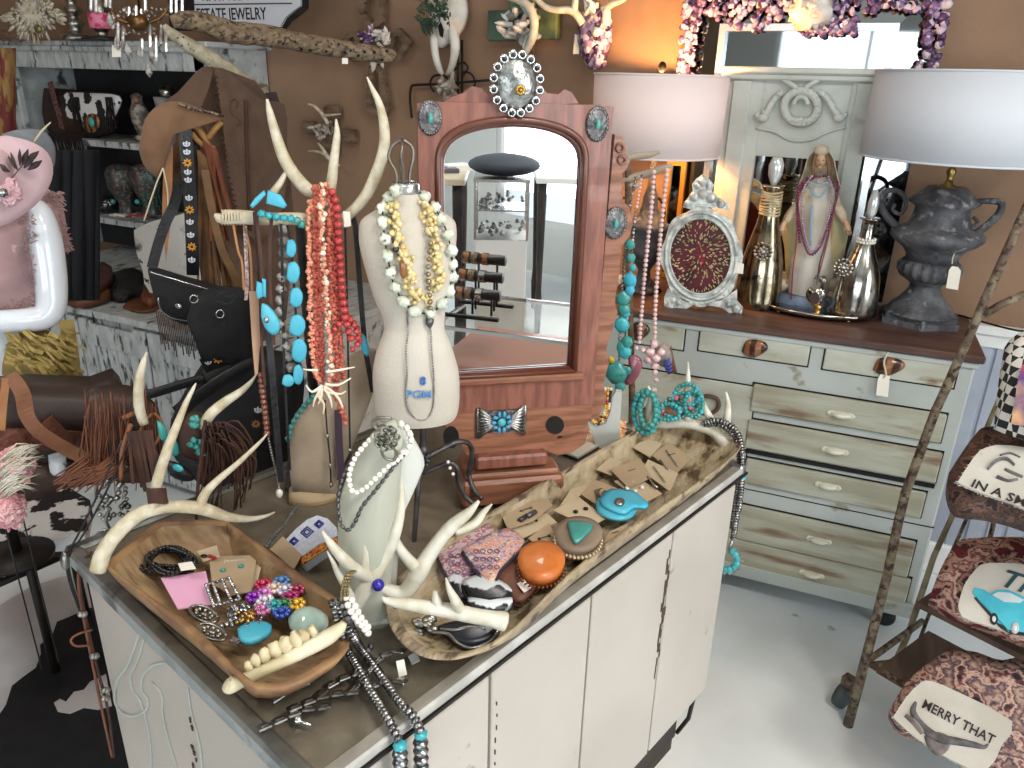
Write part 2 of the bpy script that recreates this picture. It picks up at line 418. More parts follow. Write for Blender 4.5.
# fill light panels added on the unseen ceiling to brighten the floor
for(x,y) in((-1.9,-.2),(.9,.2),(2.4,.3)):
    t=thing('added_fill_panel','flat square fill light panel added unseen'+{-1.9:' over the cowhide rug',.9:' over the counter front',2.4:' over the shelf rack'}[x],'light',(x,y,HC),'added fill light panels')
    part(t,'frame',MB().ring([(x+a*.31,y+b*.31,HC-.03) for a,b in((-1,-1),(1,-1),(1,1),(-1,1))],[(x+a*.28,y+b*.28,HC-.03) for a,b in((-1,-1),(1,-1),(1,1),(-1,1))],(0,0,.03)),M_frm)
    part(t,'diffuser',MB().box((x,y,HC-.012),(.56,.56,.02)),mat('fill_panel_glow','#fff6ea',emit=6))
    L=bpy.data.lights.new('added_fill_light','AREA'); L.size=.56; L.energy={-1.9:16,.9:32,2.4:44}[x]; L.color=(1,.97,.93); lo=bpy.data.objects.new('added_fill_light',L); COL.objects.link(lo); lo.location=(x,y,HC-.035)
# wainscot behind dresser : beadboard
mb=MB(); x=.9
x0,x1=-1.1,BX1
mb.box(((x0+x1)/2,BY1-.008,.44),(x1-x0,.016,.88))
xx=x0
while xx<x1: mb.box((xx,BY1-.018,.44),(.045,.01,.84),bev=.003); xx+=.055
struct('trim_1',mb,M_bead)
struct('trim_2',MB().box(((x0+x1)/2,BY1-.02,.895),(x1-x0,.045,.03),bev=.006).box(((x0+x1)/2,BY1-.015,.862),(x1-x0,.03,.04)),M_frm)
struct('baseboard_back',MB().box(((x0+x1)/2,BY1-.02,.06),(x1-x0,.04,.12),bev=.006),M_frm)
# ---------------------------------------------------------------- shared materials
M_paint=mat('distressed_white_paint','#b7b9ad','#a9a99a',rough=.55,scale=5,stretch=(1,1,3),c3='#7d6a50',lo3=.60,hi3=.70,s3=6,bump=.25,bscale=18,detail=8)
M_paint2=mat('worn_drawer_paint','#a9aa9b','#96937f',rough=.6,scale=6,stretch=(.6,1,4),c3='#75604a',lo3=.55,hi3=.66,s3=4.5,bump=.3,bscale=12,detail=9)
M_body=mat('pale_cabinet_paint','#b0b6b3','#a5aba6',rough=.5,scale=3,c3='#8f8a7a',lo3=.66,hi3=.72,s3=14,bump=.15,bscale=12)
M_brownwood=mat('dark_top_wood','#5b4138','#46302a',rough=.45,scale=4,stretch=(1,8,8),bump=.15)
M_dark=mat('dark_gap','#15130f',rough=.9)
M_agate=mat('brown_agate','#3c2518','#8a5a36',rough=.25,scale=9,kind='wave',dist=3,coat=.4)
M_cream=mat('cream_china','#c9c8b6',rough=.25,coat=.3)
M_tag=mat('paper_tag','#e9e4d6',rough=.9)
M_string=mat('cotton_string','#c9bda2',rough=.9)
M_iron=mat('black_iron','#1f1c1b','#2c2624',rough=.5,metal=.5,scale=20)
M_silver=mat('aged_silver','#bab8b2','#5c5b58',rough=.32,metal=1,scale=30,lo=.35,hi=.7)
M_steel=mat('bright_steel','#c9cbcc',rough=.22,metal=1)
M_turq=mat('turquoise_stone','#2e97a3','#43aab0',rough=.35,scale=18,c3='#2b6b66',lo3=.66,hi3=.70,s3=40,coat=.3)
M_turq2=mat('green_turquoise_stone','#2f837e','#43958b',rough=.35,scale=18,c3='#2c4c40',lo3=.62,hi3=.67,s3=45,coat=.3)
M_turqb=mat('sky_blue_turquoise_stone','#3fa3bd','#56b2c6',rough=.4,scale=6,bump=.1)
M_antler=mat('antler_bone','#cfc6b0','#b3a687',rough=.5,scale=45,stretch=(1,1,1),bump=.25,bscale=60,c3='#9b8763',lo3=.68,hi3=.78,s3=9)
M_antlerw=mat('bleached_antler','#cfcbbd','#bdb6a0',rough=.45,scale=35,bump=.2,bscale=70,c3='#a89d82',lo3=.64,hi3=.78,s3=22)
M_leatherb=mat('black_leather','#151416','#1e1c1e',rough=.42,scale=40,bump=.2,bscale=120)
M_leather=mat('brown_leather','#6b4026','#5a341f',rough=.55,scale=20,bump=.2,bscale=120)
M_suede=mat('brown_suede','#5d4637','#4e3a2d',rough=.9,scale=12,bump=.2,bscale=150,sheen=.2)
M_tan=mat('tan_leather','#a8744a','#94633c',rough=.6,scale=20,bump=.1)
M_thong=mat('dark_brown_thong','#4a2d20','#3a231a',rough=.7,scale=20)
# ---------------------------------------------------------------- counter
u=V((.26,.9656,0)).normalized(); w=V((-u.y,u.x,0)); N0=V((-.436,.438,0)); CL=1.022+.13; CW=.66
N0=at(310,793,z=Zt); N0.z=0; _ra=at(748,463,z=Zt); _ra.z=0; u=(_ra-N0).normalized(); w=V((-u.y,u.x,0)); CL=(_ra-N0).length
cz=V((0,0,1)); CM=Matrix((u,w,cz)).transposed()
def cp(a,b,z): return N0+u*a+w*b+cz*z
ctr=thing('display_counter','white painted antique counter on a wooden dolly with a grey glass top, loaded with jewelry','counter',cp(CL/2,CW/2,0))
M_deck=mat('grey_felt_deck','#a5a198','#96928a',rough=.85,scale=30,bump=.1)
M_rim=mat('worn_aluminium_trim','#aeb4b5','#8f9698',rough=.35,metal=.8,scale=14,bump=.15,c3='#565d5e',lo3=.6,hi3=.7,s3=10)
M_cside=mat('cream_counter_paint','#bab2a9','#b0a89e',rough=.42,scale=2.5,bump=.06,bscale=8,c3='#948b7c',lo3=.69,hi3=.74,s3=16)
in_=.018
bz=.335
# body as a tapering box: front long side panels, end panel; drawn with plank seams
mb=MB(); mb.box(cp(CL/2,CW/2,(bz+Zt-.03)/2),(CL-2*in_,CW-2*in_,Zt-.03-bz),CM,bev=.008); part(ctr,'body',mb,M_cside)
# plank panels on the long side (facing +w side negative)
edges=[0,.27,.50,.745,CL-2*in_]
for i in range(4):
    a,b=edges[i]+in_+.003,edges[i+1]+in_-.003
    mb=MB(); mb.box(cp((a+b)/2,in_-.004,(bz+Zt-.04)/2),(b-a,.010,Zt-.045-bz),CM,bev=.002); part(ctr,'side_panel',mb,M_cside)
mb=MB()                                        # dark split running down a seam
pts=[(edges[3]+in_-.01+.006*sin(i*2.3)+.004*sin(i*5.1),Zt-.075-i*.016) for i in range(19)]
for i,(a,b) in enumerate(zip(pts,pts[1:])):
    ww=(.0012,.002,.0045,.003,.006,.004,.0022,.005,.007,.004,.003,.005,.002,.0045,.002,.0015,.001,.001)[i]
    mb.box(cp((a[0]+b[0])/2,in_-.0095,(a[1]+b[1])/2),(ww*1.6,.002,abs(a[1]-b[1])+.002),CM)
part(ctr,'crack',mb,mat('exposed_wood','#4a3a2c',rough=.9)); mb=MB()
for i in range(10):
    mb.box(cp(edges[1]+in_+.012+ru(-.002,.002),in_-.0095,Zt-.1-i*.022),(.0015,.002,ru(.004,.014)),CM)
part(ctr,'hairline_crack',mb,mat('exposed_wood','#4a3a2c'))
# glass top : deck, metal rim, glass sheet
part(ctr,'deck',MB().box(cp(CL/2,CW/2,Zt-.018),(CL-.03,CW-.03,.02),CM),M_deck)
mb=MB(); e=.024
mb.box(cp(e/2,CW/2,Zt-.016),(e,CW,.03),CM,bev=.005); mb.box(cp(CL-e/2,CW/2,Zt-.016),(e,CW,.03),CM,bev=.005); mb.box(cp(CL/2,CW-e/2,Zt-.016),(CL,e,.03),CM,bev=.005)
part(ctr,'metal_rim',mb,M_rim)
mb=MB(); mb.box(cp(CL/2,.011,Zt-.012),(CL,.022,.014),CM,bev=.003); part(ctr,'side_trim',mb,mat('pale_top_trim','#b9b7b2','#a5a39e',rough=.4,scale=20))
mb=MB(); mb.box(cp(CL/2,-.001,Zt-.0215),(CL,.004,.005),CM); part(ctr,'dark_edge_strip',mb,M_iron)
part(ctr,'glass_top',MB().box(cp(CL/2,CW/2,Zt-.0028),(CL-.008,CW-.008,.0056),CM),glassmat('counter_glass','#ece9e4',blend=.06,rough=.09))
# moulded scroll ornament on the end panel
S=[(.115,.80),(.10,.76),(.085,.715),(.083,.675),(.10,.645),(.13,.64),(.15,.655),(.152,.69),(.15,.73),(.165,.765),(.195,.775),(.215,.755),(.225,.71),(.235,.65),(.26,.56),(.30,.44)]
endpl=Pl(cp(-.001,.3,.6)+u*in_,-u)
def epx(lst,rr,o=0): return [(x,y,rr,o) for x,y in lst]
mb=MB(); 
tp(mb,endpl,[(140,632,1.2),(128,665,1.6),(117,680,1.6),(115,700,1.6),(122,712,1.6),(134,716,1.6),(146,710,1.6),(148,700,1.4),(142,690,1.2),(143,676,1.4),(152,666,1.6),(165,663,1.6),(172,668,1.4)],6,5)
tp(mb,endpl,[(144,640,1),(138,660,1.2),(131,675,1.2),(133,690,1.2),(140,700,1.4),(145,715,1.3),(150,740,1.3),(152,775,1)],6,4)
tp(mb,endpl,[(152,682,1),(162,695,1.2),(163,715,1),(170,745,1),(180,775,1)],6,4)
tp(mb,endpl,[(188,688,1),(192,715,1),(200,745,1.2),(204,790,1)],6,3)
part(ctr,'scroll_ornament',mb,mat('white_moulding','#bcc0bb','#b0b4af',rough=.5,scale=8))
mb=MB()
for(x,y) in((192,747),(194,753),(196,760),(193,766),(190,720),(192,728)): 
    p=endpl.at(x,y,.001); mb.box(p,(.0015,ru(.002,.006),ru(.006,.012)),CM)
part(ctr,'paint_chip',mb,mat('exposed_wood','#4a3a2c'))
# dolly under it
M_dolly=mat('dark_timber','#2c2623','#3a312c',rough=.8,scale=10,bump=.3)
dl=ctr
mb=MB(); mb.box(cp(CL/2,.10,.255),(CL*.9,.10,.13),CM,bev=.006); mb.box(cp(CL/2,CW-.10,.255),(CL*.9,.10,.13),CM,bev=.006); part(dl,'dolly_beam',mb,M_dolly)
mb=MB(); 
for a in(.12,CL/2,CL-.12): mb.box(cp(a,CW/2,.18),(.11,CW-.1,.035),CM,bev=.004)
part(dl,'dolly_board',mb,M_dolly)
for a in(.12,CL-.14):
    for b in(.1,CW-.1):
        mb=MB(); p=cp(a,b,.075); M2=Matrix((u,cz,-w)).transposed(); mb.lathe([(.03,-.014),(.072,-.013),(.075,-.006),(.075,.006),(.072,.013),(.03,.014)],p,Matrix((u,cz,w)).transposed(),20); ca=part(dl,'caster_wheel',mb,mat('black_rubber','#1b1b1c',rough=.7))
        q=MB(); q.box(p+cz*.05+w*.022,(.03,.004,.11),CM); q.box(p+cz*.05-w*.022,(.03,.004,.11),CM); q.box(p+cz*.1,(.06,.06,.008),CM); part(ca,'caster_fork',q,M_iron)
mb=MB(); mb.tube([cp(CL-.02,.03,bz+.01),cp(CL-.03,.035,.24),cp(CL-.05,.05,.2)],.005,8); part(dl,'corner_rod',mb,M_iron)
# ---------------------------------------------------------------- dresser
D0=V((-.78,2.222,0)); D1=V((.268,2.285,0)); du=(D1-D0).normalized(); dn=V((du.y,-du.x,0)); dw=-dn; DM=Matrix((du,dw,cz)).transposed(); DL=(D1-D0).length; DD=.40; DH=.94
def dp(a,b,z): return D0+du*a+dw*b+cz*z
dpl=Pl(D0,dn)
dr=thing('dresser','chippy white painted chest of drawers with a brown wooden top against the wall','dresser',dp(DL/2,DD/2,0))
mb=MB(); mb.box(dp(DL/2,DD/2,(DH-.02+.075)/2),(DL,DD,DH-.02-.075),DM,bev=.006); part(dr,'carcass',mb,M_body)
mb=MB(); mb.box(dp(DL/2,DD/2-.004,DH-.011),(DL+.03,DD+.03,.022),DM,bev=.004); part(dr,'top',mb,M_brownwood)
def duz(px,py): 
    p=dpl.at(px,py); return (p-D0).dot(du),p.z
def dfront(name,x0,y0,x1,y1,th=.012,m=None,thk=None):
    a0,z1=duz(x0,y0); a1,z0=duz(x1,y1); mb=MB(); mb.box(dp((a0+a1)/2,-th/2,(z0+z1)/2),(a1-a0,th,z1-z0),DM,bev=.004)
    o=part(dr,name,mb,m or M_paint2); g=MB(); 
    g.box(dp((a0+a1)/2,-.0006,(z0+z1)/2),(a1-a0+.008,.0022,z1-z0+.008),DM); part(o,'shadow_gap',g,M_dark); return o,(a0+a1)/2,(z0+z1)/2
def cup(o,px,py):
    a,z=duz(px,py); mb=MB(); c_=dp(a,-.014,z)
    mb.ball(c_,.028,16,8,(1,.7,.38),DM); mb.box(c_-cz*.0,(.070,.006,.018),DM,bev=.003)
    mb.ball(c_-du*.033,.006,8,5); mb.ball(c_+du*.033,.006,8,5); part(o,'cup_pull',mb,M_cream)
M_smooth=M_paint
tops=[]
for (x0,y0,x1,y1) in((827,343,953,388),(701,327,807,366),(628,311,683,350)): tops.append(dfront('drawer',x0,y0,x1,y1,.006,M_paint)[0])
door=dfront('door',621,365,739,500,.006,M_paint)[0]
for (b,q) in(((754,383,940,442),(841,413)),((749,418,935,482),(835,449)),((747,457,920,517),(828,484)),((731,501,907,576),(819,538)),((717,533,903,609),(812,572))):
    o,_a,_z_=dfront('drawer',*b,.014,M_paint2)
    cup(o,*q)
a0,z0=duz(740,452); a1,z1=duz(935,484); part(dr,'open_gap',MB().box(dp((a0+a1)/2,-.003,(z0+z1)/2+.002),(a1-a0,.007,.012),DM),M_dark)
z0=duz(930,527)[1]; part(dr,'seam',MB().box(dp(DL/2+.15,-.0005,z0),(DL-.3,.002,.003),DM).box(dp(DL+.0005,DD/2,z0),(.002,DD,.003),DM),M_dark)
part(dr,'moulding',MB().box(dp(DL/2,-.008,.11),(DL+.012,.016,.05),DM,bev=.004),M_body); part(dr,'moulding',MB().box(dp(DL/2,-.004,DH-.032),(DL+.01,.010,.018),DM,bev=.003),M_body)
for (px,py,par,rx) in((755,348,tops[1],26),(889,366,tops[0],32),(640,331,tops[2],20)):
    mb=MB(); bow(mb,dpl,[(px-rx/2,py+3),(px-rx*.35,py-7),(px,py-9),(px+rx*.4,py-6),(px+rx/2,py),(px+rx*.3,py+5),(px,py+9),(px-rx*.3,py+8)],.006,.012,.004,3)
    part(par,'agate_pull',mb,M_agate,'brown sliced agate drawer pull')
mb=MB(); tp(mb,dpl,[(888,352,1,.02),(884,362,1,.025),(886,374,1,.02),(883,378,1,.015)],6); tg=part(tops[0],'tag_string',mb,M_string)
one('price_tag','white paper price tag tied to the agate pull of the dresser drawer','tag',slab(MB(),dpl,[(881,374),(890,376),(888,397),(876,395),(878,378)],.001,.016),M_tag)
mb=MB(); tp(mb,dpl,[(697,409,2.2,.006),(697,400,2.2,.01),(706,396,2.2,.012),(717,399,2.2,.012),(718,408,2.2,.01),(709,414,2.2,.01),(699,411,2.2,.006)],8); part(door,'ring_pull',mb,mat('rusty_ring','#5b4436',rough=.7))
for a in(.06,DL-.06):
    for b in(.05,DD-.05):
        mb=MB(); p=dp(a,b,.032); mb.lathe([(.01,-.012),(.03,-.011),(.032,0),(.03,.011),(.01,.012)],p,Matrix((du,cz,dw)).transposed(),16); ca=part(dr,'caster_wheel',mb,mat('black_rubber','#1b1b1c'))
        q=MB(); q.box(p+cz*.03,(.02,.034,.022),DM); part(ca,'caster_fork',q,M_iron)
for zz in(.87,.62,.30): pass
mb=MB(); pr=dp(DL,DD*.45,0); mb.tube([pr+cz*.83,pr+cz*.82+du*.02,pr+cz*.79+du*.022,pr+cz*.785],.004,6); part(dr,'side_hook',mb,M_iron)
# ---------------------------------------------------------------- shelf cabinet (base + hutch)
base_y=1.86; hy=2.40; Hb=.72
A_=at(72,302,z=Hb); B_=at(165,331,z=Hb)
bx0,bx1=-3.6,at(252,357,z=Hb).x
print('cab',A_,B_)
M_chip=mat('chippy_white_paint','#b9bebe','#a3a8a8',rough=.65,scale=12,stretch=(3,1,1),c3='#4a4a48',lo3=.56,hi3=.66,s3=15,bump=.4,bscale=12,detail=9)
cab=thing('hutch_cabinet','chippy white hutch cabinet with open shelves above paneled doors','cabinet',(-2.4,2.3,0))
hx0=at(4,60,y=hy).x; hx1=at(205,60,y=hy).x; hz1=at(130,46,y=hy).z
print('hutch',hx0,hx1,hz1)
mb=MB(); mb.box(((bx0+bx1)/2,(base_y+BY1)/2,Hb/2),(bx1-bx0,BY1-base_y-.02,Hb-.06),bev=.004); part(cab,'base_carcass',mb,M_chip)
mb=MB(); mb.box(((bx0+bx1)/2,(base_y+BY1)/2-.01,Hb-.014),(bx1-bx0+.03,BY1-base_y+.01,.028),bev=.004); part(cab,'base_top',mb,M_chip)
xx=bx0+.03
for i in range(5):
    a=xx; b=xx+.375; xx+=.385
    mb=MB(); y=base_y-.009
    mb.box(((a+b)/2,y+.001,.09),(b-a-.012,.016,.1),bev=.003); mb.box(((a+b)/2,y+.001,Hb-.10),(b-a-.012,.016,.09),bev=.003)
    mb.box((a+.035,y,.36),(.07,.018,.64),bev=.003); mb.box((b-.035,y,.36),(.07,.018,.64),bev=.003)
    d_=part(cab,'door',mb,M_chip)
    g=MB(); n=4; ww=(b-a-.14)/n
    for j in range(n): g.box((a+.07+ww*(j+.5),base_y-.004,.35),(ww-.004,.008,.48),bev=.002)
    part(d_,'plank_panel',g,M_chip)
# hutch
mb=MB(); tw=.06
for x in(hx0,hx1-tw): mb.box((x+tw/2,hy+.01,(Hb+hz1)/2),(tw,.03,hz1-Hb),bev=.003)
mb.box(((hx0+hx1)/2,hy+.01,hz1-.05),(hx1-hx0,.03,.085),bev=.003); part(cab,'face_frame',mb,M_chip)
for x in(hx0+.012,hx1-.012): part(cab,'side_board',MB().box((x,(hy+BY1)/2,(Hb+hz1)/2),(.022,BY1-hy-.02,hz1-Hb)),M_chip)
mb=MB(); mb.box(((hx0+hx1)/2,BY1-.02,(Hb+hz1)/2),(hx1-hx0-.04,.015,hz1-Hb)); part(cab,'back_board',mb,mat('dark_back_board','#2b2c2d','#232325',rough=.8,scale=8))
mb=MB(); mb.box(((hx0+hx1)/2,(hy+BY1)/2,hz1+.008),(hx1-hx0+.05,BY1-hy+.02,.022),bev=.004).box(((hx0+hx1)/2,hy-.012,hz1-.012),(hx1-hx0+.03,.02,.022),bev=.004); part(cab,'cornice',mb,M_chip)
sz1=at(119,146,y=hy).z; sz2=at(107,222,y=hy).z; print('shelf z',sz1,sz2)
for z in(sz1,sz2): part(cab,'shelf',MB().box(((hx0+hx1)/2,(hy+BY1)/2,z),(hx1-hx0-.05,BY1-hy-.03,.028),bev=.002),M_chip)
# ================================================================ dresser top
def B(px,py,z): return at(px,py,z=z)
Zd=DH
# --- big beveled mirror with amethyst crust, against the wall
my=BY1-.035
xl=at(692,5,y=my).x; xr=at(945,0,y=my).x; zb=Zd; zt=at(820,-14,y=my).z
M_mir=mat('mirror_silvering','#9ca2a4',rough=.03,metal=1)
M_ame=multi('amethyst_crystals',['#5a4068','#8a7296','#c3aec4','#7a5a80','#d9c6cf','#46304f','#a58aa8'],scale=60,rough=.25)
M_quartz=mat('white_quartz','#e8e2da','#cfc3b5',rough=.3,scale=14,bump=.4,bscale=30)
vm=thing('wall_mirror','tall mirror framed in slanted mirror strips and crusted with purple amethyst','mirror',((xl+xr)/2,my,zb))
mb=MB(); mb.box(((xl+xr)/2,my+.012,(zb+zt)/2),(xr-xl,.02,zt-zb)); part(vm,'backing',mb,mat('black_backing','#1c1b1b'))
fw=.115
mb=MB(); o_=[(xl,my,zb),(xr,my,zb),(xr,my,zt),(xl,my,zt)]; i_=[(xl+fw,my-.02,zb+fw),(xr-fw,my-.02,zb+fw),(xr-fw,my-.02,zt-fw),(xl+fw,my-.02,zt-fw)]
mb.add(o_+i_,[(0,1,5,4),(1,2,6,5),(2,3,7,6),(3,0,4,7)],False); part(vm,'bevelled_strip_frame',mb,M_mir)
mb=MB(); 
j=fw
for q in(fw-.012,):
    mb.ring([(xl+q,my-.03,zb+q),(xr-q,my-.03,zb+q),(xr-q,my-.03,zt-q),(xl+q,my-.03,zt-q)],[(xl+q+.02,my-.03,zb+q+.02),(xr-q-.02,my-.03,zb+q+.02),(xr-q-.02,my-.03,zt-q-.02),(xl+q+.02,my-.03,zt-q-.02)],(0,.03,0))
part(vm,'inner_molding',mb,mat('silver_leaf_frame','#c8cdd0',rough=.25,metal=.8))
mb=MB(); mb.box(((xl+xr)/2,my-.004,(zb+zt)/2),(xr-xl-2*fw-.01,.006,zt-zb-2*fw-.01)); part(vm,'glass',mb,M_mir)
mb=MB()
def crust(x0,x1,z0,z1,n):
    for i in range(n):
        x,z=ru(x0,x1),ru(z0,z1); r=ru(.006,.014); mb.ball((x,my-.03-ru(0,.012),z),r,6,4,(1,.8,1),None,.5,8,i)
zc=zt-.10
crust(xl-.01,xr+.01,zt-.075,zt+.04,430); crust(xl-.015,xl+.035,zt-.27,zt-.05,110); crust(xr-.035,xr+.015,zt-.30,zt-.05,110); crust((xl+xr)/2-.02,(xl+xr)/2+.14,zt-.135,zt-.05,80)
crust(xl+.08,xl+.45,zt-.12,zt-.06,50)
part(vm,'amethyst_crust',mb,M_ame,'purple amethyst crystal crust',kind='stuff')
mb=MB(); p=at(809,10,y=my-.05); mb.ball(p,.055,16,12,(1,.5,.95),None,.7,14,3); jag(mb,p-V((0,.02,0)),.03,14,.03); part(vm,'quartz_cluster',mb,M_quartz,'white quartz cluster')
# --- white trumeau panel
ty=BY1-.125
tx0=at(722,120,y=ty).x; tx1=at(866,120,y=ty).x; tz1=at(800,74,y=ty).z
tr=thing('trumeau_mirror','white painted wooden panel mirror with a carved wreath ornament at its top','mirror',((tx0+tx1)/2,ty,Zd))
M_tru=mat('chalk_white_paint','#ccd1cb','#bdc2bb',rough=.6,scale=6,c3='#a9a89c',lo3=.62,hi3=.70,s3=12,bump=.15)
gx0,gz1=at(755,159,y=ty).x,at(795,158,y=ty).z; gx1=at(839,160,y=ty).x
mb=MB(); mb.box(((tx0+gx0)/2,ty+.01,(Zd+tz1)/2),(gx0-tx0,.025,tz1-Zd),bev=.003); mb.box(((tx1+gx1)/2,ty+.01,(Zd+tz1)/2),(tx1-gx1,.025,tz1-Zd),bev=.003)
mb.box(((gx0+gx1)/2,ty+.01,(gz1+tz1)/2),(gx1-gx0,.022,tz1-gz1)); mb.box(((gx0+gx1)/2,ty+.01,Zd+.04),(gx1-gx0,.022,.08)); part(tr,'panel_frame',mb,M_tru)
mb=MB(); mb.box(((tx0+tx1)/2,ty,tz1+.008),(tx1-tx0+.06,.06,.02),bev=.005).box(((tx0+tx1)/2,ty,tz1-.01),(tx1-tx0+.03,.045,.018),bev=.004); part(tr,'cornice',mb,M_tru)
part(tr,'glass',MB().box(((gx0+gx1)/2,ty+.012,(Zd+.08+gz1)/2),(gx1-gx0,.006,gz1-Zd-.08)),M_mir)
tpl=Pl((0,ty-.006,0),(0,-1,0))
for xa,xb in((726,744),(846,864)):
    a=at(xa,150,y=ty).x;b=at(xb,150,y=ty).x
    part(tr,'pilaster',MB().box(((a+b)/2,ty-.006,(Zd+tz1)/2),(b-a,.012,tz1-Zd-.04),bev=.003),M_tru)
orn=MB(); C0=(801,103)
def arcp(cx,cy,rx,ry,a0,a1,r0,r1,o=.008,n=8): return [(cx+rx*cos(a0+(a1-a0)*i/n),cy+ry*sin(a0+(a1-a0)*i/n),r0+(r1-r0)*i/n,o) for i in range(n+1)]
tp(orn,tpl,arcp(801,107,17,16,0,2*PI,4.5,4.5,.006,16),8,2)
tp(orn,tpl,arcp(801,105,7,8,PI,2*PI,2.5,2.5,.012,8),7,2)
for s in(-1,1):
    tp(orn,tpl,[(801+s*4,88,3,.008),(801+s*14,82,2.5,.01),(801+s*20,80,1.2,.008)],7)
    tp(orn,tpl,[(801+s*18,92,3,.008),(801+s*26,98,3.2,.01),(801+s*34,112,3.4,.01),(801+s*40,118,3,.008)],7)
    for i in range(5):
        p=tpl.at(801+s*(22+5*i),94+6*i,.012); orn.ball(p,.010-.001*i,8,6)
    p=tpl.at(801+s*38,118,.012); orn.ball(p,.017,10,7,(1,.6,.8)); p=tpl.at(801+s*44,115,.01); orn.ball(p,.009,8,6)
for i in range(22):
    a=2*PI*i/22; p=tpl.at(801+18*cos(a),107+17*sin(a),.012); orn.ball(p,.0085,7,5)
for i in range(9): p=tpl.at(801-8+2*i,120+ (i%2),.014); orn.ball(p,.009,7,5)
part(tr,'carved_wreath',orn,M_tru)
mb=MB(); tp(mb,tpl,[(756,128,1.3),(775,132,1.3),(790,140,1.3),(810,140,1.3),(828,132,1.3),(846,127,1.3)],6,4); part(tr,'moulded_swag',mb,M_tru)
# --- lamp with white shade, left (warm, lit)
M_shade=mat('pale_linen_shade','#ecdedc',rough=.8,trans=.0,sss=0); 
nt=M_shade.node_tree; tl=nt.nodes.new('ShaderNodeBsdfTranslucent'); tl.inputs[0].default_value=col('#f2e2da'); ms=nt.nodes.new('ShaderNodeMixShader'); ms.inputs[0].default_value=.06
nt.links.new(nt.nodes['Principled BSDF'].outputs[0],ms.inputs[1]); nt.links.new(tl.outputs[0],ms.inputs[2]); nt.links.new(ms.outputs[0],nt.nodes['Material Output'].inputs[0])
M_shade2=mat('cool_white_shade','#ccd0d7',rough=.8)
M_urn=mat('weathered_grey_stone','#5b5c60','#3a3b40',rough=.65,scale=18,c3='#85878b',lo3=.58,hi3=.7,s3=40,bump=.5,bscale=60)
def shade(t,b,yt,yb,ht,hb,m,dx=0):
    zt_,zb_=zat(b,yt),zat(b,yb); rt,rb=ht*ppx((b.x,b.y,zt_)),hb*ppx((b.x,b.y,zb_)); c_=V((b.x+dx,b.y,0)); 
    mb=MB(); n=64
    for (dr_,) in((0,),):
        vs=[];fs=[]
        for (r,z) in((rb,zb_),(rt,zt_),(rt-.003,zt_),(rb-.003,zb_)):
            for j in range(n): a=2*PI*j/n; vs.append(c_+V((r*cos(a),r*sin(a),z)))
        for i in range(4):
            for j in range(n): fs.append((i*n+j,i*n+(j+1)%n,((i+1)%4)*n+(j+1)%n,((i+1)%4)*n+j))
        mb.add(vs,fs)
    s_=part(t,'lamp_shade',mb,m)
    r_=MB(); 
    for z,r in((zt_,rt),(zb_,rb)): r_.tube([c_+V((r*cos(2*PI*i/48),r*sin(2*PI*i/48),z)) for i in range(49)],.003,6)
    part(s_,'shade_trim',r_,m)
    w_=MB(); zf=zt_-.015
    for i in range(3): a=2*PI*i/3+.4; w_.tube([c_+V((0,0,zf)),c_+V(((rt-.003)*cos(a),(rt-.003)*sin(a),zt_-.004))],.002,5)
    part(s_,'spider_wire',w_,M_steel); return c_,zt_,zb_,rt,rb
b=B(634,296,Zd); b.y=max(b.y,2.46); b=V((b.x,2.44,Zd)) if b.y>2.5 else b
l1=thing('table_lamp','lit table lamp with warm white drum shade and dark urn base behind the wooden mirror','lamp',b)
latpx(MB(),b,[(296,1)])
mb=latpx(MB(),b,[(298,19),(291,19),(290,15),(284,13),(279,7),(270,6),(264,9),(258,17),(250,20),(240,20),(232,18),(228,21),(224,21),(218,12),(206,8),(196,7),(186,4),(160,2.5)],n=28,flute=12,fa=.02); part(l1,'urn_base',mb,M_urn)
mb=MB(); pl=Pl(b)
for s in(-1,1): tp(mb,pl,[(640+s*16,228,2),(640+s*24,215,1.8),(640+s*21,200,1.6),(640+s*12,198,1.4),(640+s*13,207,1.2)],7)
part(l1,'scroll_handle',mb,M_iron)
c_,zt_,zb_,rt,rb=shade(l1,b,75,154,67,63,M_shade)
mb=MB(); mb.tube([V((c_.x,c_.y,zt_-.02)),V((c_.x,c_.y,zt_+.015))],.003,6); mb.ball((c_.x,c_.y,zt_+.022),.013,8,6,(1,1,1.3)); part(l1,'finial',mb,M_iron)
part(l1,'bulb',MB().ball((c_.x,c_.y,(zt_+zb_)/2),.028,12,8),mat('warm_bulb','#ffb46a',emit=14))
L=bpy.data.lights.new('lamp_light','POINT'); L.energy=24; L.color=(1,.52,.18); L.shadow_soft_size=.04
lo=bpy.data.objects.new('lamp_light',L); COL.objects.link(lo); lo.location=(c_.x,c_.y,(zt_+zb_)/2+.06)
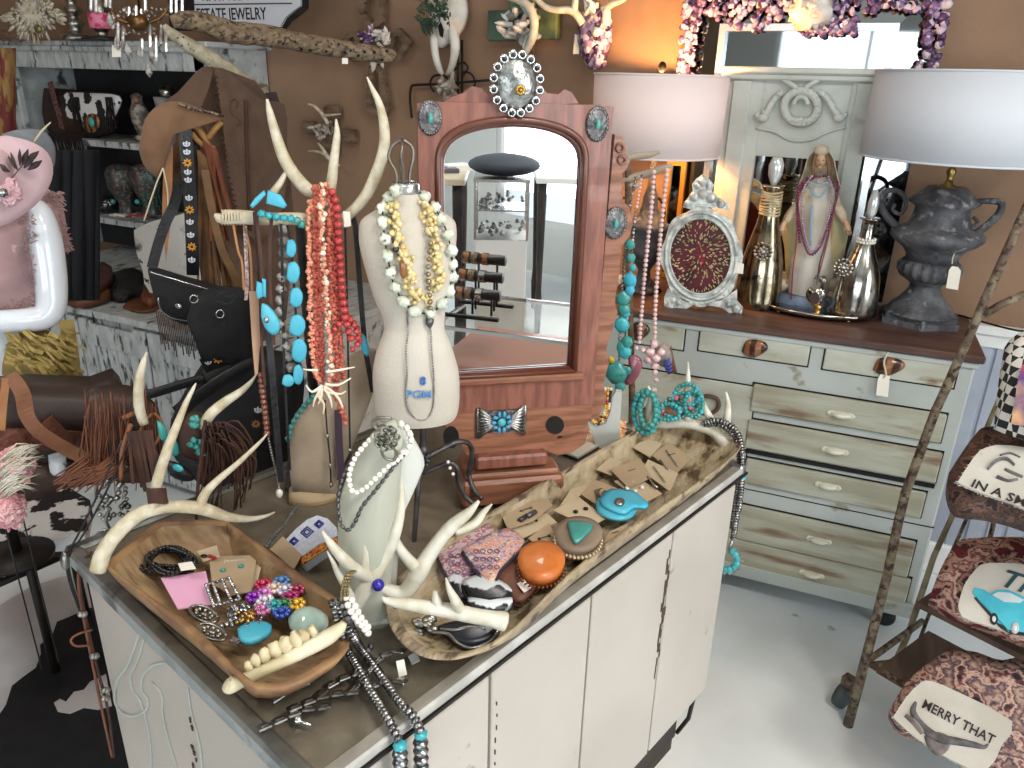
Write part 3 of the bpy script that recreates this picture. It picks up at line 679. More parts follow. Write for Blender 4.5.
# --- urn lamp, right
b=B(917,322,Zd)
l2=thing('table_lamp','large grey stone urn lamp with scrolled handles and wide cool white shade','lamp',b)
pb=[(868,319),(893,308),(940,306),(966,321),(968,329),(928,337),(890,333)]
mb=MB(); zs=Zd
hx=[V((b.x+.118*cos(a),b.y+.10*sin(a),Zd)) for a in [PI/6+PI/3*i+.1 for i in range(6)]]
mb.prism(hx,(0,0,.018)); mb.prism([b+(p-b)*.93+V((0,0,.018)) for p in hx],(0,0,.014)); part(l2,'plinth',mb,M_urn)
b2=V((b.x,b.y,Zd+.03))
mb=latpx(MB(),b2,[(317,31),(312,33),(309,30),(305,28),(300,22),(290,15),(285,14),(282,16),(280,20)],n=40); part(l2,'foot',mb,M_urn)
mb=latpx(MB(),b2,[(318,30),(315,33),(311,33),(309,28)],n=72,flute=24,fa=.04); part(l2,'beaded_ring',mb,M_urn)
mb=latpx(MB(),b2,[(284,13),(280,18),(276,25),(270,28),(264,28),(260,24)],n=72,flute=18,fa=.06); part(l2,'fluted_bowl',mb,M_urn)
mb=latpx(MB(),b2,[(263,23),(255,24),(248,29),(242,38),(237,43),(233,43),(230,39),(226,29),(215,26),(208,25),(203,30),(199,30),(195,26),(190,20),(187,18)],n=44); part(l2,'body',mb,M_urn)
mb=latpx(MB(),b2,[(206,26),(203,31),(200,31),(197,27)],n=72,flute=22,fa=.05); part(l2,'beaded_ring',mb,M_urn)
mb=latpx(MB(),b2,[(190,8),(186,9),(184,4),(176,3),(172,5),(168,3),(150,3)],n=16); part(l2,'neck',mb,mat('brass_neck','#8b7748',rough=.3,metal=1))
pl=Pl(b2)
for s,pts in((-1,[(905,236,3.6,0),(894,224,3.8,0),(885,214,3.4),(880,203,3.2),(884,193,3),(893,190,2.6),(903,195,2.4),(906,206,2),(900,214,2),(893,210,1.8),(895,204,1.6)]),
            (1,[(962,240,4,0),(978,232,4),(991,222,3.8),(1000,212,3.6),(1001,203,3.4),(990,201,3),(975,202,2.6),(966,208,2.4),(965,219,2.2),(972,226,2),(978,222,1.8),(973,217,1.6)])):
    mb=MB(); tp(mb,pl,pts,9); part(l2,'scroll_handle',mb,M_urn)
c_,zt_,zb_,rt,rb=shade(l2,b2,72,158,95,93,M_shade2,dx=.012)
mb=MB(); mb.tube([V((c_.x,c_.y,zb_)),V((c_.x,c_.y,zt_-.01))],.004,6); part(l2,'harp_rod',mb,M_iron)
part(l2,'bulb',MB().ball((c_.x,c_.y,(zt_+zb_)/2+.02),.03,12,8),mat('frosted_bulb','#e9e9e6',rough=.4))
pl=Pl(V((b2.x,b2.y,1.1)),None)
mb=MB(); tp(mb,pl,[(957,250,.7,.06),(953,257,.7,.075),(952,264,.7,.075)],5); st=mb
tg=thing('price_tag','small white price tag hanging from the handle of the grey urn lamp','tag',pl.at(954,278,.075))
part(tg,'string',st,M_string); part(tg,'card',slab(MB(),pl,[(949,270),(952,266),(958,267),(961,271),(958,290),(946,288)],.001,.075),M_tag)
# lamp cord at the wall
mb=MB(); mb.tube(cr([tuple(at(958,315,z=Zd+.005)),(.38,2.55,.95),(.45,2.66,.94),(.50,2.70,.90),(.52,2.69,.7),(.5,2.70,.3)],5),.003,6); one('lamp_cord','thin black lamp cord trailing off the brown dresser top past the urn lamp','cord',mb,M_iron)
# --- oval frame with red burst art
b=B(702,309,Zd); b.z=Zd; pl=Pl(b,V((-b.x-.0,-b.y,0.18)))
M_ornate=mat('chippy_silver_white_frame','#d6dad5','#a4a9a4',rough=.35,metal=.35,scale=26,lo=.42,hi=.62,bump=.8,bscale=45)
of=thing('oval_picture_frame','ornate whitewashed oval frame with dark red burst of gold flecks, on the dresser','frame',b)
def ell(cx,cy,rx,ry,n=40,a0=0): return [(cx+rx*cos(2*PI*i/n+a0),cy+ry*sin(2*PI*i/n+a0)) for i in range(n)]
def scal(cx,cy,rx,ry,n,k,amp): return [(cx+(rx+amp*cos(k*2*PI*i/n))*cos(2*PI*i/n),cy+(ry+amp*cos(k*2*PI*i/n))*sin(2*PI*i/n)) for i in range(n)]
n=64
mb=MB(); O=outl(pl,scal(701.5,256,40,49,n,8,1.5)); I=outl(pl,ell(700.5,256,30,37,n)); mb.ring(O,I,pl.n*.012); part(of,'oval_frame',mb,M_ornate)
mb=MB(); P=outl(pl,ell(701,256,35.5,43.5,48),.013); mb.tube(P+[P[0]],.006,8); P=outl(pl,ell(700.5,256,31,38,48),.013); mb.tube(P+[P[0]],.003,8); part(of,'raised_bead',mb,M_ornate)
mb=MB(); slab(mb,pl,[(683,207),(686,200),(690,195),(693,190),(692,184),(696,179),(703,174),(710,180),(714,185),(712,191),(716,196),(722,199),(728,203),(730,210),(716,208),(703,206),(692,209)],.012)
for x,y,r in((703,182,4.5),(697,186,3),(709,187,3),(694,197,4.5),(711,198,5),(687,204,3.5),(721,204,4),(703,194,5)): mb.ball(pl.at(x,y,.014),r*ppx(b),9,6,(1,.6,1))
part(of,'carved_crest',mb,M_ornate)
mb=MB(); slab(mb,pl,[(668,288),(664,298),(665,306),(663,313),(672,315),(683,310),(694,304),(710,305),(722,307),(733,315),(741,315),(743,307),(737,300),(737,289),(720,300),(700,304),(683,300)],.012)
for x,y,r in((670,307,5),(736,309,5),(678,303,3),(728,305,3)): mb.ball(pl.at(x,y,.012),r*ppx(b),9,6,(1,.6,1))
part(of,'scroll_foot_rail',mb,M_ornate)
part(of,'picture',slab(MB(),pl,ell(700.5,256,31,38,40),.004,.001),mat('dark_red_velvet','#5a1020','#3a0a18',rough=.5,scale=16))
mb=MB()
for i in range(330):
    a=ru(0,2*PI); q=math.sqrt(rnd()); r=q; x=700.5+29*r*cos(a); y=256+36*r*sin(a)-4*(1-r)
    if .0<r<.18 and y>256: continue
    p=pl.at(x,y,.006+.004*(1-r)); dirn=(pl.u*cos(a)-pl.v*sin(a)+pl.n*.5).normalized(); L_=ru(.005,.009); mb.tube([p,p+dirn*L_],[.0021,.0009],4,cap=False)
part(of,'gold_fleck',mb,mat('gold_fleck','#e0cf9c','#a89a60',rough=.4,metal=.2,scale=40),'pale gold petal flecks',kind='stuff')
mb=MB()
for i in range(120):
    a=ru(0,2*PI); r=ru(.0,.6); x=700.5+29*r*cos(a); y=260+34*r*sin(a)
    p=pl.at(x,y,.005); d_=(pl.u*cos(a)-pl.v*sin(a)+pl.n*.4).normalized(); mb.tube([p,p+d_*.005],[.0016,.0006],4,cap=False)
part(of,'red_petal',mb,mat('crimson_petal','#a5203c',rough=.5),'crimson petals',kind='stuff')
mb=MB(); M_=Matrix((pl.u,pl.n,pl.v)).transposed()
part(of,'easel_back',MB().box(b-pl.n*.05+V((0,0,.06)),(.03,.004,.12),M_),M_brownwood)
one('price_tag','blank white tag stuck to the side of the ornate oval frame','tag',slab(MB(),pl,[(737,262),(744,264),(743,274),(736,273)],.001,.016),M_tag)
# --- tray + statue + decanters
M_merc=mat('mercury_glass','#c9c7bf','#8e8b82',rough=.14,metal=1,scale=22,lo=.35,hi=.7,c3='#5a5852',lo3=.6,hi3=.7,s3=50)
M_gold=mat('antique_gold','#b08d4a',rough=.3,metal=1)
tb=B(815,312,Zd); trp=tb+V((0,0,.018))
ty_=thing('serving_tray','oval silver footed tray holding the statue and small bottles on the dresser','tray',tb)
mb=MB(); mb.lathe([(.0,.012),(.155,.012),(.168,.022),(.172,.022),(.17,.014),(.155,.006),(0,.006)],tb,n=48,sy=.62); part(ty_,'tray_plate',mb,M_merc)
for a in(.7,2.4,3.9,5.5): 
    mb=MB(); p=tb+V((.14*cos(a),.085*sin(a),0)); mb.lathe([(.006,0),(.008,.003),(.003,.006),(.005,.009)],p,n=8); part(ty_,'tray_foot',mb,M_gold)
sb=B(808,300,Zd+.02); sb=V((sb.x,sb.y,Zd+.012))
st=thing('statue','praying robed woman statue with cream veil and hung beads standing on the tray','statue',sb)
pl=Pl(sb)
M_robe=mat('aged_cream_plaster','#c7b9a2','#ad9b7b',rough=.6,scale=30,c3='#8d8a6c',lo3=.6,hi3=.72,s3=9,bump=.2)
M_robe2=mat('worn_gold_mantle','#bfa878','#9b9a78',rough=.6,scale=9,bump=.25)
# body rows: (py, cx, half width, half depth px)
def rows(mb,pl,rw,n=28,fold=0,nf=9,k=3):
    R=cr(rw,k); vs=[];fs=[]; m=len(R)
    for (y,cx,hw,hd) in R:
        c_=pl.at(cx,y); q=ppx(c_)
        for j in range(n):
            a=2*PI*j/n; f=1+fold*cos(nf*a); vs.append(c_+pl.u*(hw*q*cos(a)*f)+pl.n*(hd*q*sin(a)*f))
    for i in range(m-1):
        for j in range(n):
            kk=(j+1)%n; fs.append((i*n+j,i*n+kk,(i+1)*n+kk,(i+1)*n+j))
    fs.append(tuple(range(n))); fs.append(tuple((m-1)*n+j for j in range(n))[::-1]); mb.add(vs,fs); return mb
mb=rows(MB(),pl,[(300,806,17,14),(288,808,19,14),(272,811,21,14),(250,814,20,13),(230,816,17,12),(210,818,15,11),(196,819,15,10),(186,820,12,9),(180,820,6,6),(174,820.5,4.5,5)],32,.05,7)
part(st,'gown',mb,mat('ivory_gown_plaster','#d2cbc0','#b9ae9c',rough=.55,scale=9,bump=.15))
for s in(-1,1):    # mantle halves hanging from the arms
    mb=MB(); O=[(820+s*5,178),(820+s*14,186),(818+s*20,200),(816+s*32,216),(815+s*33,232),(815+s*30,250),(812+s*26,272),(810+s*18,284),(812+s*10,268),(815+s*12,240),(817+s*12,215),(819+s*9,195)]
    bow(mb,pl,O,.012,.022,-.008,3); part(st,'mantle',mb,M_robe2)
    mb=MB(); tp(mb,pl,[(820+s*11,188,5,.01),(818+s*17,203,5.5,.015),(816+s*25,214,5,.03),(815+s*30,222,3.2,.045)],10); part(st,'sleeve',mb,M_robe)
    h=MB(); tp(h,pl,[(815+s*30,221,2.6,.045),(815+s*33,227,2.8,.05),(815+s*34,231,2.2,.052)],8)
    for f in range(4): tp(h,pl,[(815+s*(32+f*1.1),230,.8,.052-.003*f),(815+s*(33+f*1.2),236-abs(f-1.2),.6,.054-.003*f)],5,1)
    tp(h,pl,[(815+s*31,226,.9,.052),(815+s*29,231,.7,.056)],5,1)
    part(st,'hand',h,mat('painted_skin','#caa487','#b98f70',rough=.5,scale=20))
hc=pl.at(821,160,0); q=ppx(hc)
mb=MB(); mb.ball(hc,7.2*q,20,14,(.82,.95,1.18),Matrix((pl.u,pl.n,cz)).transposed()); 
HM=Matrix((pl.u,pl.n,cz)).transposed()
mb.ball(hc+pl.n*6.6*q-cz*1.2*q,1.3*q,8,6,(.7,1,1.6),HM); mb.ball(hc+pl.n*5.6*q-cz*4.2*q,1.6*q,8,6,(1.2,.7,.5),HM); mb.ball(hc+pl.n*4.6*q-cz*6.6*q,2.2*q,8,6,(1,1,.8),HM)
hd=part(st,'head',mb,mat('painted_skin','#caa487'))
for s in(-1,1): e_=MB(); e_.ball(hc+pl.u*s*2.4*q+pl.n*6.2*q+cz*.4*q,.95*q,8,6,(1.2,.5,.5),HM); part(hd,'eye',e_,mat('dark_eye','#2a1c16'))
e_=MB(); e_.ball(hc+pl.n*6.4*q-cz*3.9*q,1.2*q,8,6,(1.4,.5,.35),HM); part(hd,'mouth',e_,mat('rose_lip','#a4564c'))
mb=MB(); tp(mb,pl,[(816,155,1.8,.012),(814,162,2,.011),(813,170,1.9,.01),(814,176,1.4,.008)],7); tp(mb,pl,[(826,155,1.8,.012),(828,162,2,.011),(829,170,1.9,.01),(828,176,1.4,.008)],7); part(st,'hair',mb,mat('brown_hair','#7a5a3e'))
mb=MB(); V0=[]
def veil(u_,v_):
    a=PI*(.98+1.04*u_)+0; # around the back
    y=147+40*v_; w_=(3+8.6*min(1,v_*3.2)**.6+ (v_**1.5)*9) if v_>0 else 2.0
    c_=pl.at(821.5-2.0*v_,y,-.004); return c_+pl.u*(cos(a)*w_*q)-pl.n*(-sin(a)*(w_*.9)*q)*1.0 if False else c_+pl.u*(cos(a)*w_*q)+pl.n*(sin(a)*w_*.8*q)
mb.grid(16,12,veil,.003); mb.ball(pl.at(821.5,150.5,-.0),7.4*q,16,8,(1,1,.75),HM); part(st,'veil',mb,M_robe)
mb=MB(); tp(mb,pl,[(806,181,.9,.035),(814,184,.9,.042),(822,184,.9,.042),(831,181,.9,.035)],5); tp(mb,pl,[(809,187,.9,.035),(815,196,.9,.044),(821,196,.9,.044),(829,186,.9,.035)],5); tp(mb,pl,[(812,205,.8,.042),(811,225,.8,.05),(811,245,.8,.05)],5); part(st,'blue_sash',mb,mat('sash_blue','#7fa6c4'))
mb=rows(MB(),pl,[(314,799,29,20),(308,800,30,20),(303,801,28,19),(298,802,25,17),(293,805,20,15)],28); part(st,'plinth',mb,mat('blue_grey_plinth','#7a8ba0','#5c6c84',rough=.5,scale=20))
mb=MB(); mb.ball(pl.at(780,285,.01),7*q,14,10,(1.3,.8,1),HM,.5); mb.ball(pl.at(835,285,.0),7*q,14,10,(1.3,.8,1.1),HM,.5); part(st,'rock',mb,M_robe)
M_pu=mat('purple_bead','#6f2350',rough=.15,metal=.3,coat=.5); M_lil=mat('lilac_pearl','#b59aae',rough=.2,metal=.4); M_red=mat('crimson_bead','#a01c34',rough=.2,coat=.5); M_graph=mat('graphite_bead','#6a5a66',rough=.2,metal=.8)
for nm,m,pts,r in(('deep purple beads hung over the statue with a left drop to the plinth',M_pu,[(827,176,.03),(812,178,.03),(800,186,.045),(797,205,.05),(798,225,.052),(800,243,.052)],1.5),
   ('pale lilac pearls hung down the middle of the statue',M_lil,[(812,176,.04),(803,190,.052),(802,215,.056),(806,240,.058),(812,252,.058),(822,240,.058),(829,215,.055),(832,190,.045),(828,176,.035)],1.3),
   ('dark purple beads looped over the statue shoulders',M_pu,[(807,178,.035),(798,196,.052),(801,230,.056),(809,254,.06),(820,247,.06),(829,222,.057),(837,198,.045),(837,180,.035)],1.3),
   ('graphite beads ending in a small cross on the statue',M_graph,[(832,178,.035),(836,195,.045),(831,220,.055),(825,245,.058),(820,262,.058),(818,276,.056)],1.1),
   ('thin crimson rosary beads ending in a silver cross at the small bottle',M_red,[(838,182,.035),(835,205,.047),(830,230,.054),(824,255,.056),(819,274,.056)],.9),
   ('thin crimson rosary dropping from the statue to the blue plinth',M_red,[(800,190,.05),(797,215,.053),(796,245,.055),(793,270,.055),(791,300,.05)],.9)):
    P=pathpx(pl,pts,6); mb=strand(MB(),P,r*q,n=7,m=5); t=thing('bead_necklace',nm,'necklace',P[-1],'rosaries and beads on the statue'); part(t,'bead_strand',mb,m,kind='stuff')
    if 'cross' in nm:
        e=P[-1]; c_=MB(); c_.box(e-cz*.012,(.004,.003,.03),HM); c_.box(e-cz*.008,(.02,.003,.005),HM); part(t,'cross',c_,M_silver)
def decanter(px,prof,lab,stp,rope=None,coll=None,br=None,gold=False,base=None):
    b=B(px,prof[0][0]-3,Zd) if base is None else base
    t=thing('decanter',lab,'decanter',b); mb=latpx(MB(),b,prof,n=32); part(t,'bottle_body',mb,M_merc if not gold else mat('gold_mercury_glass','#b3a488','#6c675a',rough=.16,metal=1,scale=20,lo=.35,hi=.7,c3='#46413a',lo3=.58,hi3=.7,s3=40))
    mb=latpx(MB(),b,stp,n=14,flute=7,fa=.08); part(t,'stopper',mb,mat('clear_crystal','#cfd3d2',rough=.08,metal=.3,coat=.6))
    pl=Pl(b)
    if rope:
        mb=MB(); y0,y1,hw=rope; n=9
        for i in range(n):
            z=zat(b,y0+(y1-y0)*i/(n-1)); r=hw*ppx((b.x,b.y,z)); mb.tube([(b.x+r*cos(a),b.y+r*sin(a),z+.002*sin(2*a+i)) for a in [2*PI*j/16 for j in range(17)]],.0035,6)
        part(t,'rope_wrap',mb,mat('hemp_rope','#c6b695','#a8966f',rough=.9,scale=60))
    if coll:
        y,hw=coll; z=zat(b,y); r=hw*ppx((b.x,b.y,z)); mb=MB()
        for i in range(16): 
            for k in(0,1): mb.ball((b.x+r*cos(2*PI*i/16+k*.2),b.y+r*sin(2*PI*i/16+k*.2),z-k*.008),.0045,7,5)
        part(t,'pearl_collar',mb,mat('pearl','#e6e0d4',rough=.2,coat=.4),kind='stuff')
    if br:
        x,y,hw=br; mb=MB(); o=hw*ppx(b); c_=pl.at(x,y,o); q=ppx(c_)
        for rr,nn,s_ in((0,1,3),(4,8,1.6),(8,14,1.7)):
            for i in range(nn): mb.ball(c_+pl.u*(rr*q*cos(2*PI*i/nn))+cz*(rr*q*sin(2*PI*i/nn)*1.05)-pl.n*(rr*rr*.00009),s_*q,7,5,(1,.6,1),HM)
        part(t,'rhinestone_brooch',mb,M_silver)
    return t
decanter(756,[(308,22),(304,23),(298,22),(280,21.5),(262,20),(248,17),(236,14),(224,11),(214,9.5),(200,9),(190,9),(187,11),(185,11),(185,4)],'dark gold mercury glass decanter with a rope wrapped neck and crystal stopper','' or [(186,2.5),(181,4),(175,6.5),(165,7),(160,5.5),(157.5,4.5)],rope=(214,192,9.6),br=(763,252,20),gold=True)
decanter(845,[(318,19),(314,21),(309,21.5),(303,21.5),(290,21),(275,19.5),(262,15),(252,11),(244,8),(236,6.2),(226,5.8),(221,6.5),(219,10),(218,10),(218,3)],'bright silver mercury glass decanter with a round rhinestone brooch and tall stopper',[(219,2.5),(212,4.5),(203,5),(196,4),(190,2)],coll=(239,8),br=(843,268,19),base=V((tb.x+.105,tb.y-.012,Zd+.014)))
b=V((tb.x+.012,tb.y-.075,Zd+.014)); t=thing('perfume_bottle','tiny heart shaped silver bottle on a gold foot at the front of the tray','bottle',b); pl=Pl(b)
mb=latpx(MB(),b,[(320,7),(317,6),(313,2.5),(309,2.5),(305,4)],n=14); part(t,'foot',mb,M_gold)
mb=MB(); bow(mb,pl,[(815,309),(808,300),(806,292),(810,287),(815,290),(821,287),(825,292),(823,300)],.008,.008,-.004,3); part(t,'bottle_body',mb,M_merc)
mb=latpx(MB(),b,[(290,2),(284,1.6),(282,4),(279,4),(276,1)],n=12); part(t,'stopper',mb,M_silver)
part(t,'label_plate',slab(MB(),pl,ell(815,298,4.5,6,16),.001,.0125),mat('dark_cameo','#3b2a24'))
# small gilt frame behind the oval frame
y_=BY1-.06; a=at(669,160,y=y_); c_=at(688,160,y=y_); 
gf=thing('picture_frame','narrow gilt frame with grey glass behind the pink beads on the dresser','frame',((a.x+c_.x)/2,y_,Zd)); z1=a.z; x0,x1=a.x,c_.x
part(gf,'gilt_frame',MB().ring([(x0,y_,Zd),(x1,y_,Zd),(x1,y_,z1),(x0,y_,z1)],[(x0+.015,y_,Zd+.015),(x1-.015,y_,Zd+.015),(x1-.015,y_,z1-.015),(x0+.015,y_,z1-.015)],(0,-.02,0)),mat('bright_gilt','#e0a040',rough=.35,metal=.7))
part(gf,'glass',MB().box(((x0+x1)/2,y_-.004,(Zd+z1)/2),(x1-x0-.02,.006,z1-Zd-.02)),M_mir)
# ================================================================ wall decor
def wallpl(o=.03): return Pl((0,BY1-o,0),(0,-1,0))
wp=wallpl(.03)
M_driftw=mat('weathered_grey_wood','#7b6551','#5f4c3c',rough=.85,scale=10,stretch=(1,1,4),bump=.4,c3='#3d3229',lo3=.6,hi3=.7)
cw=thing('wall_cross','openwork wooden cross of pointed loops with a purple crystal centre, on the wall','cross',wp.at(376,120))
def loop(O,I): 
    mb=MB(); mb.ring(outl(wp,O),outl(wp,I),(0,-.022,0)); part(cw,'pointed_loop',mb,M_driftw)
loop([(371,27),(361,12),(366,-8),(378,-16),(388,0),(386,22),(381,27),(376,28)],[(373,22),(367,12),(370,-3),(377,-8),(382,2),(381,18),(378,22),(375,23)])
loop([(397,30),(402,28),(414,42),(402,61),(396,60),(389,45),(391,38),(394,34)],[(398,37),(401,36),(407,43),(401,53),(397,52),(394,46),(395,42),(396,40)])
loop([(360,31),(352,31),(343,43),(352,62),(360,60),(364,45),(363,38),(362,34)],[(357,37),(353,38),(349,44),(353,54),(357,53),(359,46),(359,42),(358,40)])
loop([(372,66),(369,100),(369,108),(386,122),(392,108),(384,66),(380,64),(375,64)],[(375,72),(374,100),(374,105),(383,113),(387,106),(381,72),(380,70),(377,70)])
mb=MB(); mb.box(wp.at(378,45),(.10,.02,.10)); part(cw,'hub',mb,M_driftw)
mb=MB(); jag(mb,wp.at(371,38,.05),.025,16,.035,(-.3,-1,.2)); part(cw,'amethyst_cluster',mb,M_ame)
mb=MB(); jag(mb,wp.at(382,38,.05),.02,14,.045,(.4,-1,.3)); part(cw,'quartz_cluster',mb,M_quartz); mb=MB(); jag(mb,wp.at(377,60,.04),.015,6,.04,(0,-.4,-1)); part(cw,'quartz_cluster',mb,M_quartz)
# small wooden cross with antler crystal
t=thing('wall_cross','small wooden block cross with grey crystals and a little antler, low on the wall','cross',wp.at(328,130))
for (x,y) in((334,112),(310,128),(350,136),(332,150)):
    p=wp.at(x,y,.0); part(t,'wood_block',MB().box(p,(.06,.03,.055),bev=.003),M_driftw)
mb=MB(); mb.box(wp.at(332,132,-.005),(.06,.02,.2)); part(t,'upright',mb,M_driftw)
mb=MB(); jag(mb,wp.at(324,130,.04),.03,26,.035,(0,-1,.1)); part(t,'crystal_cluster',mb,mat('smoky_quartz','#b5aca0','#857a6e',rough=.3,scale=20))
mb=MB(); tp(mb,wp,[(328,124,2,.05),(322,114,1.8,.06),(314,106,1.4,.07),(308,104,.8,.07)],7); part(t,'antler',mb,M_antler); mb=MB(); tp(mb,wp,[(322,116,1.5,.06),(332,115,1.2,.07),(341,114,.6,.07)],7); tp(mb,wp,[(330,158,2.2,.05),(320,152,1.6,.05),(308,151,.6,.05)],7); tp(mb,wp,[(330,160,2.4,.05),(322,148,1.6,.05),(318,143,.6,.05)],7); tp(mb,wp,[(326,156,2.4,.05),(334,162,2,.05),(340,166,.8,.05)],7); part(t,'antler',mb,M_antler)
# iron scroll cross + skull + succulents
t=thing('iron_wall_cross','black iron scroll cross hanging behind the bleached skull','cross',wp.at(456,120))
mb=MB()
for pts in([(458,96,1.3),(458,40,1.3)],[(462,96,1.3),(462,40,1.3)],[(412,118,1.3),(410,100,1.3),(411,88,1.3),(416,85,1.3),(440,84,1.3),(490,80,1.3)],[(434,92,1),(430,84,1),(434,76,1),(444,76,1),(452,84,1),(450,92,1)],[(462,82,1),(464,72,1),(472,75,1),(475,84,1),(470,89,1)],[(455,70,1),(462,62,1),(468,68,1),(462,76,1)]): tp(mb,wp,pts,7)
part(t,'scroll_bar',mb,M_iron); mb=MB(); jag(mb,wp.at(449,88,.04),.03,24,.045,(0,-1,.3)); part(t,'crystal_cluster',mb,mat('smoky_quartz','#b5aca0'))
t=thing('longhorn_skull','bleached white animal skull topped with a green succulent on the wall','skull',wp.at(450,74))
mb=MB(); 
def skull(t,pl,pts,holes):
    mb=MB(); bow(mb,pl,pts,.02,.035,.01,3); return part(t,'cranium',mb,mat('bleached_bone','#e2dfd6','#cfcabd',rough=.6,scale=14,bump=.25))
skull(t,wp,[(433,26),(432,10),(434,-6),(460,-14),(468,5),(467,22),(460,36),(450,44),(442,48),(436,40)],0)
for pts in([(434,24,4,.03),(434,42,4,.045),(436,58,3.6,.045),(440,70,3,.03),(443,74,1.5,.02)],[(450,20,5,.03),(455,42,5,.045),(454,58,4,.045),(450,70,3,.03),(447,74,1.5,.02)]):
    mb=MB(); tp(mb,wp,pts,10); part(t,'nose_bone',mb,mat('bleached_bone','#e2dfd6'))
part(t,'eye_socket',slab(MB(),wp,[(438,26),(441,22),(444,30),(443,38),(440,36)],.002,.075),M_dark)
t=thing('succulent','dark green succulent posy growing on top of the white skull','plant',wp.at(436,25,.08))
mb=MB(); 
for i in range(150):
    p=wp.at(ru(420,450),ru(-12,25),.08+ru(0,.03)); p2=p+V((ru(-1,1),ru(-1.2,0),ru(-1,1)))*.018; mb.tube([p,p.lerp(p2,.5),p2],[.002,.006,.001],5,.5)
part(t,'leaf',mb,mat('succulent_green','#3a5340','#24382b',rough=.6,scale=20),kind='stuff')
mb=MB(); 
for i in range(5): tp(mb,wp,[(424+i*2,18,1.2,.09),(422+i*2.4,28,1.2,.09),(425+i*2,34+2*(i%2),.6,.09)],5)
part(t,'trailing_stem',mb,mat('succulent_green','#3a5340'))
# green block cross with crystal and curved horn
t=thing('wall_cross','green wooden block cross with white crystals and a big curved white horn','cross',wp.at(520,50))
for (x,y,c_) in((502,26,'#4a6553'),(546,24,'#6c7a45'),(524,-2,'#4a6553')):
    p=wp.at(x,y); part(t,'painted_block',MB().box(p,(.10,.04,.10),bev=.004),mat('block_paint'+c_,c_,rough=.7,c2='#3a4a3c',scale=9))
part(t,'upright',MB().box(wp.at(529,50,-.005),(.04,.02,.4)),M_driftw)
mb=MB(); jag(mb,wp.at(521,25,.06),.045,30,.05,(-.2,-1,.1)); part(t,'crystal_cluster',mb,mat('clear_white_quartz','#c9cbc8','#a0a3a2',rough=.25,scale=20))
mb=MB(); tp(mb,wp,[(498,-6,2.5,.08),(515,-1,3.4,.09),(528,6,4.2,.1),(534,20,4.4,.1),(533,36,4.2,.09),(528,48,3.6,.08),(524,56,3,.07)],12); part(t,'horn',mb,M_antlerw)
# amethyst deer skull
t=thing('deer_skull','deer skull covered in purple amethyst chips with white antlers on the wall','skull',wp.at(596,68))
mb=MB(); bow(mb,wp,[(582,22),(580,36),(583,52),(590,66),(596,70),(603,66),(610,50),(612,34),(608,16),(600,8),(590,10)],.03,.05,.0,3); c_=part(t,'cranium',mb,M_ame)
mb=MB(); 
for i in range(170):
    x,y=ru(582,611),ru(14,66); 
    if abs(x-597)>15-(y-30)*.22*(y>30): continue
    mb.ball(wp.at(x,y,.075-abs(x-597)*.0025),ru(.005,.011),5,4,(1,1,1.3),None,.4,8,i)
part(t,'crystal_chip',mb,M_ame,kind='stuff')
mb=MB(); mb.ball(wp.at(597,32,.085),.018,10,8,(1.1,.6,.8),None,.5); mb.ball(wp.at(606,16,.07),.02,10,8,(.8,.6,1.5),None,.4); jag(mb,wp.at(592,10,.07),.02,14,.035,(0,-.6,1)); part(t,'quartz_cluster',mb,M_quartz)
for pts in([(583,24,4,.06),(576,14,4,.07),(568,10,3.6,.08),(555,10,3.2,.09),(544,6,3,.09),(534,-4,2.5,.09)],[(574,14,4,.07),(575,4,3.4,.08),(576,-6,3,.08)],[(603,10,4,.06),(612,4,3.4,.07),(622,0,3,.08),(632,-8,2.4,.08)]):
    mb=MB(); tp(mb,wp,pts,10); part(t,'antler',mb,M_antlerw)
one('price_tag','white tag hanging beside the amethyst covered deer skull','tag',slab(MB(),wp,[(575,34),(580,36),(579,54),(573,54)],.001,.03),M_tag)
# ================================================================ vanity mirror on the counter
mo=B(520,490,Zt); mn=V((.62,-.785,0)).normalized(); mp_=Pl(mo,mn)
M_cherry=mat('reddish_walnut','#8a5646','#6f4336',rough=.38,scale=14,stretch=(6,6,1),bump=.1,coat=.3,detail=7)
M_cherry2=mat('light_walnut_board','#94624a','#74472f',rough=.42,scale=9,stretch=(1,1,9),bump=.1,coat=.25,detail=7)
vt=thing('vanity_mirror','arched reddish wooden vanity mirror decorated with silver conchos, standing on the counter','mirror',mo)
O=[(416,102),(513,102),(610,104),(606,170),(600,240),(594,310),(589,384),(589,402),(517,408),(448,412),(446,395),(438,300),(430,240),(422,160)]
# rectangle frame built in plane coordinates
def mpx(x,y,o=0): return mp_.at(x,y,o)
oL=mpx(416,102); oR=mpx(610,104); oB=mpx(587,400)
def uv(p): d=p-mo; return d.dot(mp_.u),p.z
u0=uv(oL)[0]; u1=uv(oR)[0]; zt2=(oL.z+oR.z)/2; zb2=oB.z
g0=uv(mpx(439,170))[0]; g1=uv(mpx(580,170))[0]; gb=mpx(520,368).z; gt=mpx(508,122).z; ga=mpx(441,170).z
def mq(u_,z_,o=0): return V((mo.x,mo.y,0))+mp_.u*u_+mn*o+cz*z_
n=28; half=(g1-g0)/2; cu=(g0+g1)/2
inn=[(g1,gb)]+[(cu+half*cos(a),ga+(gt-ga)*sin(a)**.62 if sin(a)>0 else ga) for a in [PI*i/n for i in range(n+1)]]+[(g0,gb)]
m_=len(inn)
def boundary(p):    # matching outer point
    (x,z)=p
    return x,z
out=[]
